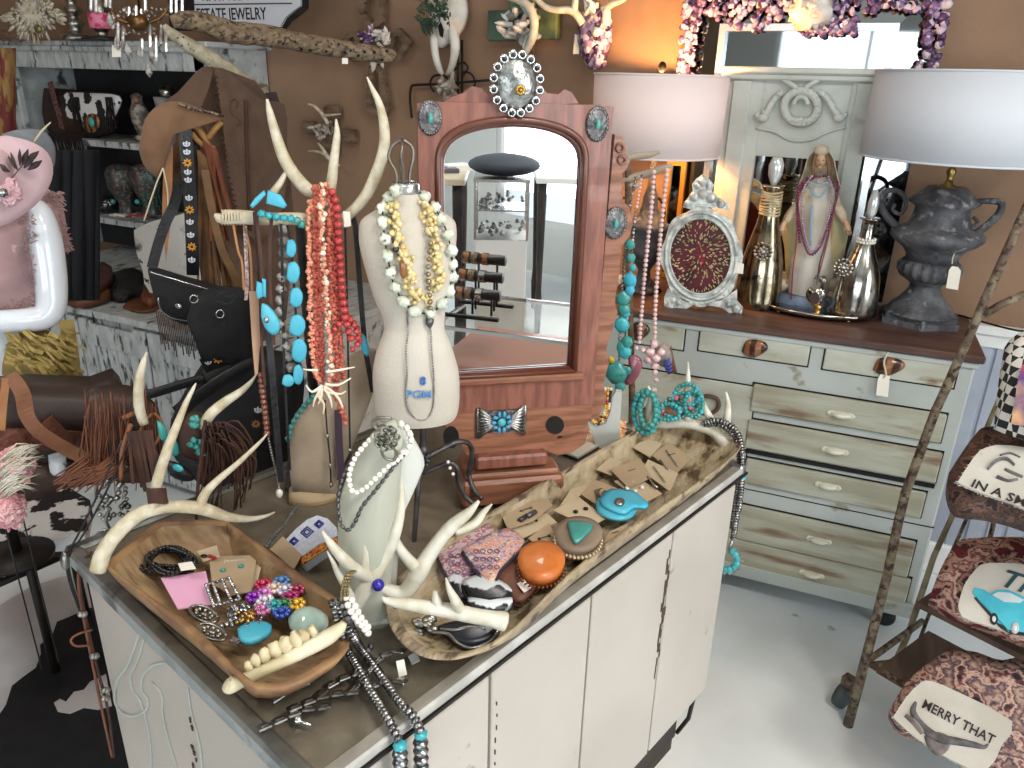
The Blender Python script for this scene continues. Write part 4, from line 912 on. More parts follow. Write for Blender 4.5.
for i,(x,z) in enumerate(inn):
    if i==0: out.append((u1,zb2))
    elif i==m_-1: out.append((u0,zb2))
    else:
        a=PI*(i-1)/n
        if a<PI*.22: out.append((u1,ga+(zt2-ga)*(a/(PI*.22))))
        elif a>PI*.78: out.append((u0,ga+(zt2-ga)*((PI-a)/(PI*.22))))
        else: out.append((u1+(u0-u1)*((a-PI*.22)/(PI*.56)),zt2))
mb=MB(); mb.ring([mq(x,z) for x,z in out],[mq(x,z) for x,z in inn],mn*.018); part(vt,'arched_frame',mb,M_cherry)
def scaled(l,k): 
    cx,cz_=cu,(ga+gb)/2; return [(cx+(x-cx)*k,cz_+(z-cz_)*(1+(k-1)*.6)) for x,z in l]
mb=MB(); P=[mq(x,z,.018) for x,z in scaled(inn,1.03)]; mb.tube(P+[P[0]],.0055,8); P=[mq(x,z,.012) for x,z in scaled(inn,.985)]; mb.tube(P+[P[0]],.0045,8); part(vt,'inner_bead',mb,mat('dark_walnut_bead','#5f3527',rough=.3,coat=.3))
P=[mq(x,z,.006) for x,z in scaled(inn,1.01)]; mb=MB(); mb.prism(P,mn*.002); part(vt,'looking_glass',mb,mat('clean_mirror','#f2f4f4',rough=.0,metal=1))
mb=MB(); mb.box(mq((u0+u1)/2,(zt2+zb2)/2,-.004),(u1-u0-.01,.006,zt2-zb2-.01),Matrix((mp_.u,mn,cz)).transposed()); part(vt,'back_panel',mb,M_brownwood)
MMt=Matrix((mp_.u,mn,cz)).transposed()
mb=MB(); mb.box(mq((u0+u1)/2,gb-.012,.022),(g1-g0+.03,.012,.012),MMt,bev=.003); part(vt,'bottom_ledge',mb,M_cherry2)
mb=MB(); slab(mb,mp_,[(437,104),(452,96),(462,93),(470,86),(480,88),(487,95),(500,78),(532,78),(545,93),(556,94),(562,89),(569,92),(576,103),(520,106)],.014); part(vt,'scrolled_crest',mb,M_cherry)
mb=MB(); slab(mb,mp_,[(446,396),(517,392),(590,384),(589,412),(583,424),(566,432),(556,432),(552,440),(545,446),(536,452),(470,456),(462,446),(459,436),(455,430),(444,426)],.016); part(vt,'apron',mb,M_cherry2)
mb=MB(); slab(mb,mp_,[(540,446),(548,438),(560,434),(573,418),(584,414),(587,424),(583,440),(570,449),(556,452)],.014,-.01); part(vt,'curved_bracket',mb,M_cherry2)
M_hole=M_dark
part(vt,'keyhole_cutout',slab(MB(),mp_,ell(555,425,9,9,18),.001,.017),M_hole); part(vt,'keyhole_cutout',slab(MB(),mp_,ell(451,437,8,11,18),.001,.017),M_hole)
q=ppx(mo)
mb=MB(); mb.box(mq(uv(mpx(508,458))[0],mpx(508,458,.02).z,.02),(70*q,.035,13*q),MMt,bev=.004); part(vt,'glove_box',mb,M_cherry)
mb=MB(); mb.box(mq(uv(mpx(508,480))[0],Zt+.025,.0),(100*q,.10,.05),MMt,bev=.006); mb.box(mq(uv(mpx(508,480))[0],Zt+.055,.0),(92*q,.085,.012),MMt,bev=.004); part(vt,'base_block',mb,M_cherry2)
# rear upright post at the right with scalloped edge
mb=MB(); slab(mb,mp_,[(612,134),(619,136),(624,146),(623,153),(627,160),(624,168),(619,172),(620,200),(627,206),(630,222),(626,236),(619,244),(617,268),(612,300),(615,310),(609,330),(604,345),(606,362),(601,380),(604,396),(597,412),(588,418),(588,390),(598,300),(606,200)],.014,-.02); part(vt,'side_post',mb,M_cherry2)
mb=MB()
for x,y in((620,148),(622,160)): P=[mp_.at(x+3.6*cos(a),y+4*sin(a),-.004) for a in [2*PI*i/14 for i in range(15)]]; mb.tube(P,.0022,6)
part(vt,'turned_rosette',mb,M_cherry)
M_oxid=mat('oxidised_silver','#7c7a7a','#3f3d40',rough=.38,metal=.85,scale=60,lo=.35,hi=.65,bump=.4,bscale=150)
def concho(x,y,rx,ry,o,parent_label,pl=mp_):
    b=pl.at(x,y,o); t=thing('concho',parent_label,'concho',b,'silver conchos on the vanity mirror'); q=ppx(b)
    mb=MB(); n=44
    vs=[];fs=[]
    for k,(rr,h) in enumerate(((1.0,0),(1.0,.0025),(.9,.004),(.8,.0032),(.7,.005),(.55,.0042),(.4,.006),(.0,.0062))):
        for i in range(n):
            a=2*PI*i/n; f=rr*(1+(.035*cos(11*a*2) if k<2 else 0)); vs.append(b+pl.u*(rx*q*f*cos(a))+cz*(ry*q*f*sin(a))+pl.n*h)
    for k in range(7):
        for i in range(n): fs.append((k*n+i,k*n+(i+1)%n,(k+1)*n+(i+1)%n,(k+1)*n+i))
    mb.add(vs,fs); part(t,'stamped_plate',mb,M_oxid)
    mb=MB(); 
    for i in range(26): a=2*PI*i/26; mb.ball(b+pl.u*(rx*q*.86*cos(a))+cz*(ry*q*.86*sin(a))+pl.n*.0045,.0016,5,4)
    part(t,'stamped_dot_ring',mb,M_silver,kind='stuff')
    HM_=Matrix((pl.u,pl.n,cz)).transposed(); mb=MB(); mb.ball(b+pl.n*.006,3*q,12,8,(1,.6,1.7),HM_); part(t,'turquoise_cabochon',mb,M_turq2)
concho(430,118,12,17,.018,'oval silver concho with turquoise centre on the upper left corner of the vanity mirror')
concho(597,124,12,17,.018,'oval silver concho with turquoise centre on the upper right corner of the vanity mirror')
concho(615,223,12,16,-.005,'oval silver concho with turquoise centre halfway up the vanity mirror side post')
b=mp_.at(516,84,.02); q=ppx(b)
t=thing('belt_buckle','large round engraved silver buckle with beaded rim crowning the vanity mirror','buckle',b)
mb=MB(); vs=[];fs=[];n=40
for rr,h in((1,0),(1,.004),(.92,.006),(.6,.012),(0,.014)):
    for i in range(n): a=2*PI*i/n; vs.append(b+mp_.u*(20.5*q*rr*cos(a))+cz*(24*q*rr*sin(a))+mn*h)
for k in range(4):
    for i in range(n): fs.append((k*n+i,k*n+(i+1)%n,(k+1)*n+(i+1)%n,(k+1)*n+i))
mb.add(vs,fs); part(t,'domed_plate',mb,mat('engraved_steel','#b0b2ae','#7a7c78',rough=.28,metal=1,scale=35,bump=.4,bscale=60))
for i in range(16):
    a=2*PI*(i+.5)/16; p=b+mp_.u*(24*q*cos(a))+cz*(27.5*q*sin(a))+mn*.004; mb=MB(); mb.lathe([(.0065,0),(.0068,.003),(.005,.0045),(.0035,.003),(.0035,.003)],p,Matrix((mp_.u,cz,mn)).transposed(),12); c_=part(t,'rim_rosette',mb,M_steel)
    m2=MB(); m2.ball(p+mn*.004,.0032,8,5); part(c_,'stud',m2,mat('dark_stud','#4c4b50',rough=.3,metal=.8))
mb=MB(); 
for i in range(8): a=2*PI*i/8; mb.ball(b+mp_.u*(3.5*q*cos(a)+.004)+cz*(3.5*q*sin(a)-.008)+mn*.014,2.2*q,7,5,(1,.5,1),MMt)
mb.ball(b+mp_.u*.004-cz*.008+mn*.016,2.5*q,8,6); part(t,'gold_flower',mb,M_gold,'gold flower appliqué')
# butterfly buckle
b=mp_.at(501,421,.017); q=ppx(b); t=thing('concho','fluted silver bow shaped buckle with turquoise flower centre on the vanity mirror apron','concho',b)
mb=MB()
for s in(-1,1):
    for i in range(8):
        a=(-.5+i/7)*1.25; p0=b+mp_.u*(s*4*q)+mn*.002; p1=b+mp_.u*(s*23*q)+cz*(a*26*q)*.95+mn*.003; mb.tube([p0,p0.lerp(p1,.5)+mn*.002,p1],[.0014,.0028,.0036],7)
    mb.tube([b+mp_.u*(s*24*q)+cz*(k*q)+mn*.002 for k in(-16,-8,0,8,16)],.003,7); 
part(t,'fluted_wings',mb,M_silver); mb=MB(); mb.box(b+mn*.001,(46*q,.002,24*q),MMt); part(t,'back_plate',mb,M_oxid)
for i in range(10):
    a=2*PI*i/10; m2=MB(); m2.ball(b+mp_.u*(8*q*cos(a))+cz*(9*q*sin(a))+mn*.006,2.6*q,8,6,(.8,.6,1.35) if abs(sin(a))>.6 else (1.2,.6,.8),MMt); part(t,'petal_stone',m2,mat('denim_blue_stone','#4d8fb0',rough=.3,coat=.3))
m2=MB(); m2.ball(b+mn*.006,4.6*q,12,8,(1,.6,1),MMt); part(t,'centre_stone',m2,M_turq)
# ================================================================ dress form
fo=B(437,522,Zt); fp=Pl(fo)
df=thing('dress_form','small cream dress form size 8 on a wrought iron stand, wearing several necklaces','dress form',fo)
M_linen=mat('cream_linen','#c6beb1','#bbb2a3',rough=.85,scale=4,bump=.15,bscale=250)
FR=[(418,418,37,25),(412,417,41,27),(398,417,42.5,28),(375,416,43,29),(358,415,40,27),(345,415,36,25),(332,414.5,31,21),(325,414.5,30,20),(312,413,32,22),(298,411,36.5,26),(280,410,41,30),(262,409,45,32),(245,408,48,29),(230,408,48.5,25),(220,408,46,21),(212,408,35,17),(206,407.5,24,14),(199,407,16,13),(192,406,13.5,12.5)]
rows(mbx:=MB(),fp,FR,36,0,0,3); part(df,'torso',mbx,M_linen)
FC=cr(FR,6)
def of(x,y,ex=0):     # offset toward camera of the form's skin at a pixel
    r=min(FC,key=lambda r:abs(r[0]-y)); c_=fp.at(r[1],r[0]); k=max(-1,min(1,(x-r[1])/r[2])); return r[3]*ppx(c_)*math.sqrt(max(0,1-k*k))+ex
mb=MB(); rows(mb,fp,[(193,406,14,13),(185,405.5,14,13),(182,405,13,12)],32,k=1); part(df,'neck_band',mb,M_steel)
mb=MB()
for s in(-1,0,1): 
    o=.0 if s else .012
    tp(mb,fp,[(403+s*6,184,1.7,o),(403+s*7,172,1.7,o*1.3),(401+s*12,158,1.8,o*2),(402+s*10,147,1.8,o*2),(402+s*3,141,1.8,o),(402,139.5,1.8)],8)
tp(mb,fp,[(404,184,1.7,-.01),(400,165,1.7,-.02),(402,150,1.7,-.02),(402,140,1.8)],8); part(df,'wire_finial',mb,mat('bronze_wire','#7d7268',rough=.35,metal=.9))
text(df,'size_number','8',.019,fp.at(420,385,of(421,382,.0012)),fp.u,cz,mat('print_blue','#3b6fb5',rough=.7))
tx=text(df,'maker_print','PGM',.0175,fp.at(406,398,of(412,394,.002)),fp.u*1+fp.n*.05,cz,mat('print_blue2','#5f8fc4',rough=.7),xs=1.1)
M_wrought=mat('wrought_iron','#5c5858','#454242',rough=.4,metal=.6,scale=30,bump=.2)
mb=MB(); tp(mb,fp,[(423,415,3.4),(423,440,3.4),(423,462,3.4),(423,474,2)],12); tp(mb,fp,[(423,446,5),(423,450,5.2),(423,454,5)],12,1); part(df,'pole',mb,M_wrought)
for k,pts in enumerate(([(425,458,2.6,0),(440,450,2.6,-.01),(457,442,2.6,-.02),(469,444,2.6,-.03),(472,456,2.6,-.04),(469,474,2.6,-.05),(474,490,2.6,-.035),(482,499,2.4,-.02)],[(424,473,2.6,0),(438,467,2.6,0),(450,463,2.6,0),(457,468,2.6,0),(459,482,2.6,0),(465,496,2.6,0),(474,504,2.4,0)],[(422,466,3,.0),(419,475,3,.02),(417,500,2.8,.03),(415,530,2.6,.04),(413,555,2.4,.045)])):
    mb=MB(); tp(mb,fp,pts,10)
    mb2=MB(); part(df,'leg',mb,M_wrought)
mb=MB()
for i in range(10): a=i*.9; mb.ball(fp.at(424+4.5*cos(a),456+4*sin(a)+i*.7,.008),.0042,7,5)
part(df,'floral_collar',mb,M_wrought)
mb=MB(); 
for x,y in((448,462),(450,468),(453,474)): mb.ball(fp.at(x,y,.012),.0032,6,5)
one('pearl_strand','short white pearl drop hanging on the iron leg of the dress form','necklace',mb,mat('pearl','#e6e0d4'))
def neck(name,lab,pts,grp='necklaces on the dress form',ex=.003,k=6):
    P=[fp.at(a[0],a[1],of(a[0],a[1],ex)) for a in cr(pts,k)]; t=thing(name,lab,'necklace',P[len(P)//2],grp); return t,P
M_howl=mat('green_white_howlite','#dfe2d3','#c3c9b4',rough=.4,scale=60,c3='#5d6b55',lo3=.62,hi3=.68,s3=120,coat=.3)
t,P=neck('necklace','chunky necklace of pale green white stone nuggets on the dress form',[(396,190),(388,197),(383,207),(383,220),(384,232),(387,255),(390,268),(393,282),(399,295),(408,307),(420,313),(433,312),(443,302),(449,290),(452,275),(452,258),(449,240),(444,225),(436,210),(428,200),(420,192)],ex=.007)
beads(t,P,5.3*ppx(fo),[M_howl],step=.0235,sc=(1,1,.95),nz=.5,name='stone_nugget',n=9,m=7,rj=.25)
mb=MB(); mb.tube(P,.0012,5); part(t,'cord',mb,M_iron)
t,P=neck('necklace','dense pale yellow chip bead necklace inside the green white nuggets',[(394,206),(394,222),(398,240),(404,256),(411,272),(412,288),(420,300),(428,299),(436,286),(438,270),(436,250),(431,230),(427,212),(423,204)],ex=.004)
mb=MB()
for rep in range(4): strand(mb,P,.0042,.006,jit=.007,n=5,m=4,nz=.6,rj=.5)
part(t,'citrine_chips',mb,mat('pale_citrine','#e2cf9a','#d3ba7c',rough=.3,scale=90,coat=.3),kind='stuff')
t,P=neck('necklace','bronze pearl necklace with a dark leaf pendant below the nuggets',[(424,206),(430,228),(430,250),(428,270),(429,288),(430,305),(430,316)],ex=.008)
beads(t,P[8:],.0042,[mat('bronze_pearl','#8f7f62',rough=.25,metal=.6)],step=.011)
mb=MB(); bow(mb,fp,[(430,314),(434,318),(433,324),(430,328),(426,324),(426,318)],.002,.004,of(430,320,.006),2); part(t,'leaf_pendant',mb,M_oxid)
t,P=neck('necklace','thin silver bead chain looping to the bottom of the dress form',[(407,312),(408,330),(406,350),(407,370),(406,392),(408,408),(415,418),(424,420),(431,413),(434,400),(434,380),(432,355),(431,335),(430,325)],ex=.003)
mb=strand(MB(),P,.0018,.004,n=6,m=4); part(t,'bead_chain',mb,M_silver,kind='stuff')
t,P=neck('necklace','fine dark chain with a long brown stone drop, left side of the dress form chest',[(390,206),(391,225),(393,240),(396,250),(399,258)],ex=.005)
mb=strand(MB(),P,.0022,.006,n=6,m=4); part(t,'bead_chain',mb,M_oxid,kind='stuff')
mb=MB(); mb.ball(fp.at(396,249,of(396,249,.008)),.005,8,6); part(t,'dark_bead',mb,mat('dark_stud','#4c4b50'))
mb=MB(); mb.ball(fp.at(403,268,of(403,268,.009)),.008,10,8,(.7,.6,1.9),Matrix((fp.u,fp.n,cz)).transposed()); part(t,'stone_drop',mb,M_agate)
# ================================================================ antler necklace stand
bo=B(316,503,Zt); bp=Pl(bo)
so=bo+V((-.05,.10,0)); sp_=Pl(bo+bp.n*.05,bp.n)
at_=thing('jewelry_stand','necklace stand made of tall white antlers with a pale wooden crossbar behind the coral strands','stand',so)
mb=MB(); tp(mb,sp_,[(220,214,5),(222,217,7),(240,217,7),(270,219,6.5),(300,219,6.2),(335,223,6),(348,222,5)],12,nz=.08); part(at_,'crossbar',mb,M_antler)
mb=MB(); tp(mb,sp_,[(320,192,6,-.01),(308,190,6.8,-.01),(295,176,6.5,-.01),(284,158,6,-.01),(276,135,5,-.01),(270,113,3.5,-.01),(267,99,1.2,-.01)],12); part(at_,'antler_tine',mb,M_antler)
mb=MB(); tp(mb,sp_,[(338,224,6,0),(352,212,5.5),(366,196,6,0),(377,172,6),(384,148,5.6),(384,125,5),(379,103,3.6),(371,86,2),(367,77,.8)],12); part(at_,'antler_tine',mb,M_antler)
mb=MB(); tp(mb,sp_,[(325,205,6,-.02),(331,185,5.5,-.02),(334,160,4.6,-.02),(337,135,3.4,-.02),(336,119,.9,-.02)],12); part(at_,'antler_tine',mb,M_antler)
mb=MB(); tp(mb,sp_,[(272,194,4,-.01),(280,183,3.2,-.01),(286,172,1.8,-.01),(288,168,.7,-.01)],10); part(at_,'antler_tine',mb,M_antler)
mb=MB(); P0=sp_.at(300,222,-.15); mb.tube([sp_.at(300,221,-.0),P0,V((P0.x,P0.y,Zt+.01))],.009,10); mb.box(V((P0.x,P0.y,Zt+.008)),(.12,.12,.016),MMt,bev=.004); part(at_,'post_and_base',mb,M_wrought)
mb=MB(); 
for i in range(7): a=[sp_.at(222+i*3,210,.0),sp_.at(223+i*3,217,.017),sp_.at(222+i*3,225,.0)]; mb.tube(a,.0012,5)
part(at_,'lashing',mb,M_string)
SB=sp_
def hang(name,lab,grp,pts,cat='necklace',pl=None,k=5):
    P=pathpx(pl or SB,pts,k); t=thing(name,lab,cat,P[-1],grp); return t,P
M_coral=mat('salmon_coral','#c66a57','#b45545',rough=.45,scale=60,bump=.2); M_coralr=mat('rose_coral','#b8433f','#a53535',rough=.35,scale=40,coat=.3); M_coralw=mat('pale_branch_coral','#efe3cf','#e6cdb4',rough=.5,scale=30); M_coralp=mat('peach_coral_chips','#eaa184','#dd8c70',rough=.45,scale=60)
g='coral necklaces on the antler stand'
def chips(t,P,m,w,r=.003,dens=.0035,spk=0,reps=2,nm='chip_strand'):
    mb=MB()
    for k in range(reps): strand(mb,P,r,dens,jit=w,n=5,m=4,nz=.6,rj=.6)
    if spk:
        for p in resample(P,.006):
            d=V((ru(-1,1),ru(-1,1),ru(-1,1))).normalized()*spk; mb.tube([p,p+d*.6,p+d],[.0016,.0013,.0005],5)
    return part(t,nm,mb,m,kind='stuff')
t,P=hang('necklace','peach coral chip necklace, outermost strand at the left of the coral bunch',g,[(312,200,.01),(309,225,.02),(310,280,.022),(311,330,.022),(314,365,.025),(321,384,.025)]); chips(t,P,M_coralp,.003)
t,P=hang('necklace','ivory branch coral chips hanging in the middle of the coral bunch',g,[(322,182,.03),(322,210,.04),(323,240,.04),(325,280,.04),(328,325,.04),(331,365,.04),(327,390,.04)]); chips(t,P,M_coralp,.003,reps=1); chips(t,P,M_coralw,.004,r=.0035,dens=.009,reps=1,nm='ivory_chips')
for lab,x0,dx in(('salmon coral necklace just right of the peach strand',315,2),('salmon coral chips behind the ivory coral strand',319,3),('salmon coral chip necklace beside the rose beads',329,8),('second salmon coral chip necklace in front of the rose beads',333,10)):
    t,P=hang('necklace',lab,g,[(326 if x0>325 else 316,186,.015),(x0,205,.02),(x0,250,.02),(x0+dx*.4,300,.02),(x0+dx*.8,350,.02),(x0+dx,380,.02)]); chips(t,P,M_coral,.0028,r=.0032)
t,P=hang('necklace','rose red round coral bead necklace at the right of the coral bunch',g,[(332,192,.02),(337,210,.025),(339,240,.03),(341,270,.03),(343,300,.03),(347,325,.03),(353,345,.03)]); beads(t,P,.0068,[M_coralr],step=.0115,sc=(1,1,.8),name='coral_bead',n=8,m=6)
for i,(x,pts) in enumerate((('inner',[(335,230,.015),(336,260,.02),(338,300,.02),(348,316,.02),(358,330,.02),(360,345,.02)]),('lower',[(331,335,.03),(338,325,.03),(347,318,.03),(354,325,.03),(358,342,.03),(352,350,.03)]))):
    t,P=hang('necklace',('rose coral tube bead loop hanging between the salmon and rose strands','rose coral tube bead loop curled at the lower end of the rose beads')[i],g,pts); beads(t,P,.005,[M_coralr],step=.0105,sc=(1,1,.9),name='coral_bead',n=8,m=6)
t=thing('necklace','spiky white branch coral pendant necklace at the foot of the coral bunch','necklace',SB.at(325,400,.05),g); mb=MB()
for pts in([(322,385,1.6),(318,395,1.5),(324,404,1.1),(323,414,.6)],[(322,386,1.6),(312,392,1.3),(306,385,.6)],[(324,386,1.6),(334,393,1.4),(340,401,1.2),(343,409,.6)],[(325,384,1.6),(338,385,1.3),(351,378,.6)],[(324,388,1.6),(330,398,1.3),(332,408,.6)],[(320,390,1.5),(315,399,1.1),(313,407,.5)],[(326,372,1.4),(340,370,1.2),(355,367,.6)],[(318,370,1.2),(309,370,1),(303,369,.5)],[(327,392,1.4),(340,394,1.1),(346,391,.5)],[(322,388,1.4),(321,398,1.3),(318,404,.7)]): tp(mb,SB,[(a,b,c_*1.1,.05) for a,b,c_ in pts],6,3)
part(t,'coral_branches',mb,M_coralw); 
mb=MB(); P=pathpx(SB,[(331,360,.035),(336,385,.035),(340,405,.035),(345,420,.035),(348,427,.035)]); strand(mb,P,.004,.0045,jit=.003,nz=.6); part(t,'salmon_tail',mb,M_coral,kind='stuff')
one('price_tag','white tag on the antler beside the top of the coral bunch','tag',slab(MB(),SB,[(343,211),(350,212),(351,226),(344,227)],.001,.02),M_tag)
t,P=hang('necklace','black strap necklace with a blue turquoise drop, right of the coral bunch',None,[(350,212,.0),(355,225,.0),(358,260,.0),(361,300,.0),(365,345,.0),(369,370,.0),(373,392,.0)]); mb=MB(); mb.strip(P,.008,SB.u,.002); part(t,'strap',mb,M_leatherb)
mb=MB(); bow(mb,SB,[(363,333),(367,340),(370,352),(366,356),(361,348),(360,338)],.003,.004,.004,2); part(t,'turquoise_drop',mb,M_turqb)
# turquoise bunch on the crossbar
g='turquoise necklaces on the antler stand crossbar'
t,P=hang('necklace','turquoise slab necklace with bright blue flat stones, nearest the coral bunch',g,[(287,225,.012),(291,245,.015),(293,270,.015),(295,300,.015),(297,330,.015),(300,355,.015),(299,380,.015)])
mb=MB(); mb.tube(P,.0018,6); part(t,'cord',mb,M_iron)
for (x,y,w_,h) in((291,248,5,9),(293,272,6.5,11),(296,297,6.5,10),(297,325,8,11),(299,350,7.5,12),(298,374,5,10),(288,380,6,6)):
    mb=MB(); bow(mb,SB,[(x-w_*.7,y-h*.8),(x+w_*.2,y-h),(x+w_,y-h*.4),(x+w_*.9,y+h*.5),(x+w_*.1,y+h),(x-w_,y+h*.5)],.004,.002,.018,2); part(t,'turquoise_slab',mb,M_turqb)
t,P=hang('necklace','grey white stone bead necklace behind the turquoise slabs',g,[(283,228,.0),(284,260,0),(281,290,0),(279,310,0),(284,335,0),(288,355,0),(292,370,0)]); beads(t,P,.0075,[mat('grey_jasper','#b9b4ab','#8d8a84',rough=.35,scale=40,coat=.3)],step=.018,nz=.5,name='stone_bead')
t,P=hang('necklace','turquoise chunk cluster necklace piled on top of the crossbar',g,[(262,214,.03),(272,216,.035),(284,218,.035),(296,220,.03),(303,226,.02)]); beads(t,P,.0055,[M_turq2,M_turq],step=.010,nz=.5,name='stone_bead')
for pts in([(268,190),(281,195),(287,205),(284,208),(266,203)],[(250,205),(255,198),(264,190),(266,194),(257,204),(252,208)]):
    mb=MB(); bow(mb,SB,pts,.004,.002,.04,1); part(t,'turquoise_slab',mb,M_turqb)
t,P=hang('necklace','large sky blue oval pendant on a dark leather cord under the crossbar',g,[(256,210,.02),(259,240,.022),(262,270,.022),(264,300,.022)]); mb=MB(); mb.strip(P,.005,SB.u,.002); part(t,'cord',mb,M_thong)
mb=MB(); bow(mb,SB,[(262,303),(268,305),(276,314),(280,324),(278,332),(272,334),(265,327),(261,315)],.004,.004,.024,2); s_=part(t,'oval_slab',mb,M_turqb); mb=MB(); mb.ball(SB.at(266.5,320,.033),.004,10,6,(1,.5,1.2),Matrix((SB.u,SB.n,cz)).transposed()); part(s_,'silver_bezel',mb,M_silver)
mb=MB(); bow(mb,SB,[(257,281),(262,283),(263,296),(258,299),(256,292)],.003,.002,.024,1); part(t,'turquoise_chip',mb,M_turqb); mb=MB(); bow(mb,SB,[(262,278),(266,279),(266,297),(263,296)],.003,.002,.024,1); part(t,'turquoise_chip',mb,M_turqb)
labs=['dark brown flat leather cord necklace hanging left of the blue oval pendant','long dark leather cord necklace right of the blue oval pendant','black round cord hanging behind the grey stones','thin black cord necklace with small silver end, between the stones and leather strap','wide black leather strap necklace dropping behind the blue oval pendant','tan suede thong necklace with a blond leather tab at the far end of the crossbar','thin brown cord with tiny red beads at the far end of the crossbar','tan fringe cord hanging nearest the beaded strap']
for lb,pts,wd,m in((labs[0],[(254,212,.02),(257,250,.015),(260,300,.01),(262,350,.01),(265,385,.01)],.004,M_thong),(labs[1],[(272,214,.025),(270,240,.025),(270,280,.024),(272,320,.02),(274,345,.02)],.005,M_thong),(labs[2],[(281,224,.01),(283,300,.005),(284,360,.005),(287,420,.005),(290,470,.005)],.004,M_leatherb),(labs[3],[(345,225,.0),(347,300,.0),(349,400,.01),(350,450,.01)],.003,M_leatherb),(labs[4],[(268,330,.0),(272,370,.01),(276,420,.01),(281,482,.01)],.010,M_leatherb),(labs[5],[(243,222,.0),(250,250,.0),(252,290,.0),(253,300,.0)],.003,M_tan),(labs[6],[(245,226,.0),(246,250,0),(247,280,0),(246,300,0)],.005,mat('tiny_bead_cord','#7a5a5a','#b5a59d',rough=.4,scale=200)),(labs[7],[(233,222,.0),(238,250,0),(242,262,0),(244,290,0)],.003,M_tan)):
    t,P=hang('necklace',lb,'leather cords on the antler stand',pts); mb=MB(); mb.strip(P,wd,SB.u,.0022); part(t,'cord',mb,m)
    if lb==labs[5]:
        mb=MB(); slab(mb,SB,[(249,291),(259,291),(261,330),(258,373),(255,376),(252,340)],.003); part(t,'leather_tab',mb,mat('blond_leather','#b08a70',rough=.7))
    if lb==labs[3]:
        mb=MB(); mb.ball(P[-1],.004,8,6); part(t,'end_bead',mb,M_silver)
t,P=hang('necklace','copper brown pearl strand hanging below the blond leather tab',None,[(261,375,.0),(263,395,0),(266,420,0),(267,435,0)]); beads(t,P,.0055,[mat('copper_pearl','#8a5b4c',rough=.25,metal=.5)],step=.009,name='pearl')
mb=MB(); P=pathpx(SB,[(268,436,0),(272,455,0),(277,475,0),(279,490,0)]); strand(mb,P,.0025,.005); part(t,'charm_chain',mb,M_silver,kind='stuff'); mb=MB(); mb.ball(P[-1]-cz*.006,.006,8,6,(1,1,1.4)); part(t,'pearl_drop',mb,mat('pearl','#e6e0d4'))
t,P=hang('necklace','green patina bead cord lying down the back of the tan display bust',None,[(318,392,-.015),(308,402,-.015),(300,412,-.015),(292,425,-.015),(288,440,-.015)],pl=bp); beads(t,P,.005,[M_turq2],step=.011,nz=.4)
# tan display bust
bt=thing('display_bust','tall tan suede necklace easel on a rounded foot behind the beaded cuff','display bust',bo)
M_tanb=mat('tan_suede_board','#a8957d','#998670',rough=.9,scale=8,sheen=.2,bump=.1,bscale=120)
mb=MB(); bow(mb,bp,[(292,486),(289,460),(288,432),(298,410),(315,393),(335,375),(350,355),(375,348),(376,372),(368,400),(352,440),(338,470),(336,490),(315,492)],.02,.02,-.035,2); part(bt,'easel_board',mb,M_tanb)
mb=MB(); bow(mb,bp,[(289,488),(298,483),(330,484),(338,488),(338,500),(330,508),(305,506),(290,500)],.03,.015,-.045,3); part(bt,'rounded_foot',mb,mat('light_tan_suede','#b09a7a','#a28c6c',rough=.9,scale=8))
mb=MB(); P=pathpx(bp,[(325,400,.012),(327,430,.012),(330,460,.012),(331,485,.012)]); mb.tube(P,.0015,6); t=thing('necklace','thin black bead tipped cord lying on the tan display bust','necklace',P[-1]); part(t,'cord',mb,M_leatherb)
for i in(.4,.75,1): mb=MB(); mb.ball(P[int((len(P)-1)*i)],.0035,7,5,(1,1,1.5)); part(t,'bead',mb,M_silver)
mb=MB(); P=pathpx(bp,[(338,410,.012),(339,440,.012),(341,470,.01),(340,480,.01)]); mb.strip(P,.012,bp.u,.002); one('necklace','wide dark plum leather strap lying on the tan display bust','necklace',mb,mat('plum_leather','#3d2b36',rough=.6))
# ================================================================ white display bust with brooch
wo=B(368,632,Zt); wpl=Pl(wo)
wt=thing('display_bust','pale sage white shell shaped display bust with a filigree brooch on top, among the antlers','display bust',wo)
M_sage=mat('sage_white_suede','#b2b2a3','#a3a393',rough=.75,scale=5,bump=.1); M_sagew=mat('chalk_white_board','#c3c4bc','#b6b7b0',rough=.6,scale=5)
mb=MB(); bow(mb,wpl,[(382,424),(395,418),(402,430),(401,450),(400,470),(396,520),(390,580),(384,640),(350,642),(343,600),(339,560),(338,520),(342,490),(352,465),(366,440)],.012,.02,-.03,2); part(wt,'front_face',mb,M_sage)
mb=MB(); bow(mb,wpl,[(396,420),(406,424),(414,438),(423,455),(422,466),(412,478),(402,484),(398,530),(394,600),(390,630),(378,632),(385,560),(390,500),(394,460)],.012,.012,-.05,2); part(wt,'side_wing',mb,M_sagew)
mb=MB(); mb.box(wo-wpl.n*.03+cz*.004,(.06,.04,.008),MMt,bev=.002); part(wt,'foot',mb,M_sagew)
b=wpl.at(387,438,.012); t=thing('brooch','tarnished silver filigree flower brooch at the top of the sage display bust','brooch',b)
mb=MB(); q=ppx(b)
for i in range(7):
    a=2*PI*i/7; c_=b+wpl.u*(8*q*cos(a))+cz*(9*q*sin(a)); P=[c_+wpl.u*(4.5*q*cos(w_))+cz*(5*q*sin(w_))+wpl.n*(.003*sin(w_*2)) for w_ in [2*PI*j/12 for j in range(13)]]; mb.tube(P,1.3*q,6)
    mb.ball(c_,2.6*q,7,5,(1,.6,1))
for i in range(5): mb.ball(b+V((ru(-1,1)*.01,ru(-1,0)*.006,ru(-1,1)*.012)),3*q,7,5,(1,.7,1),None,.4)
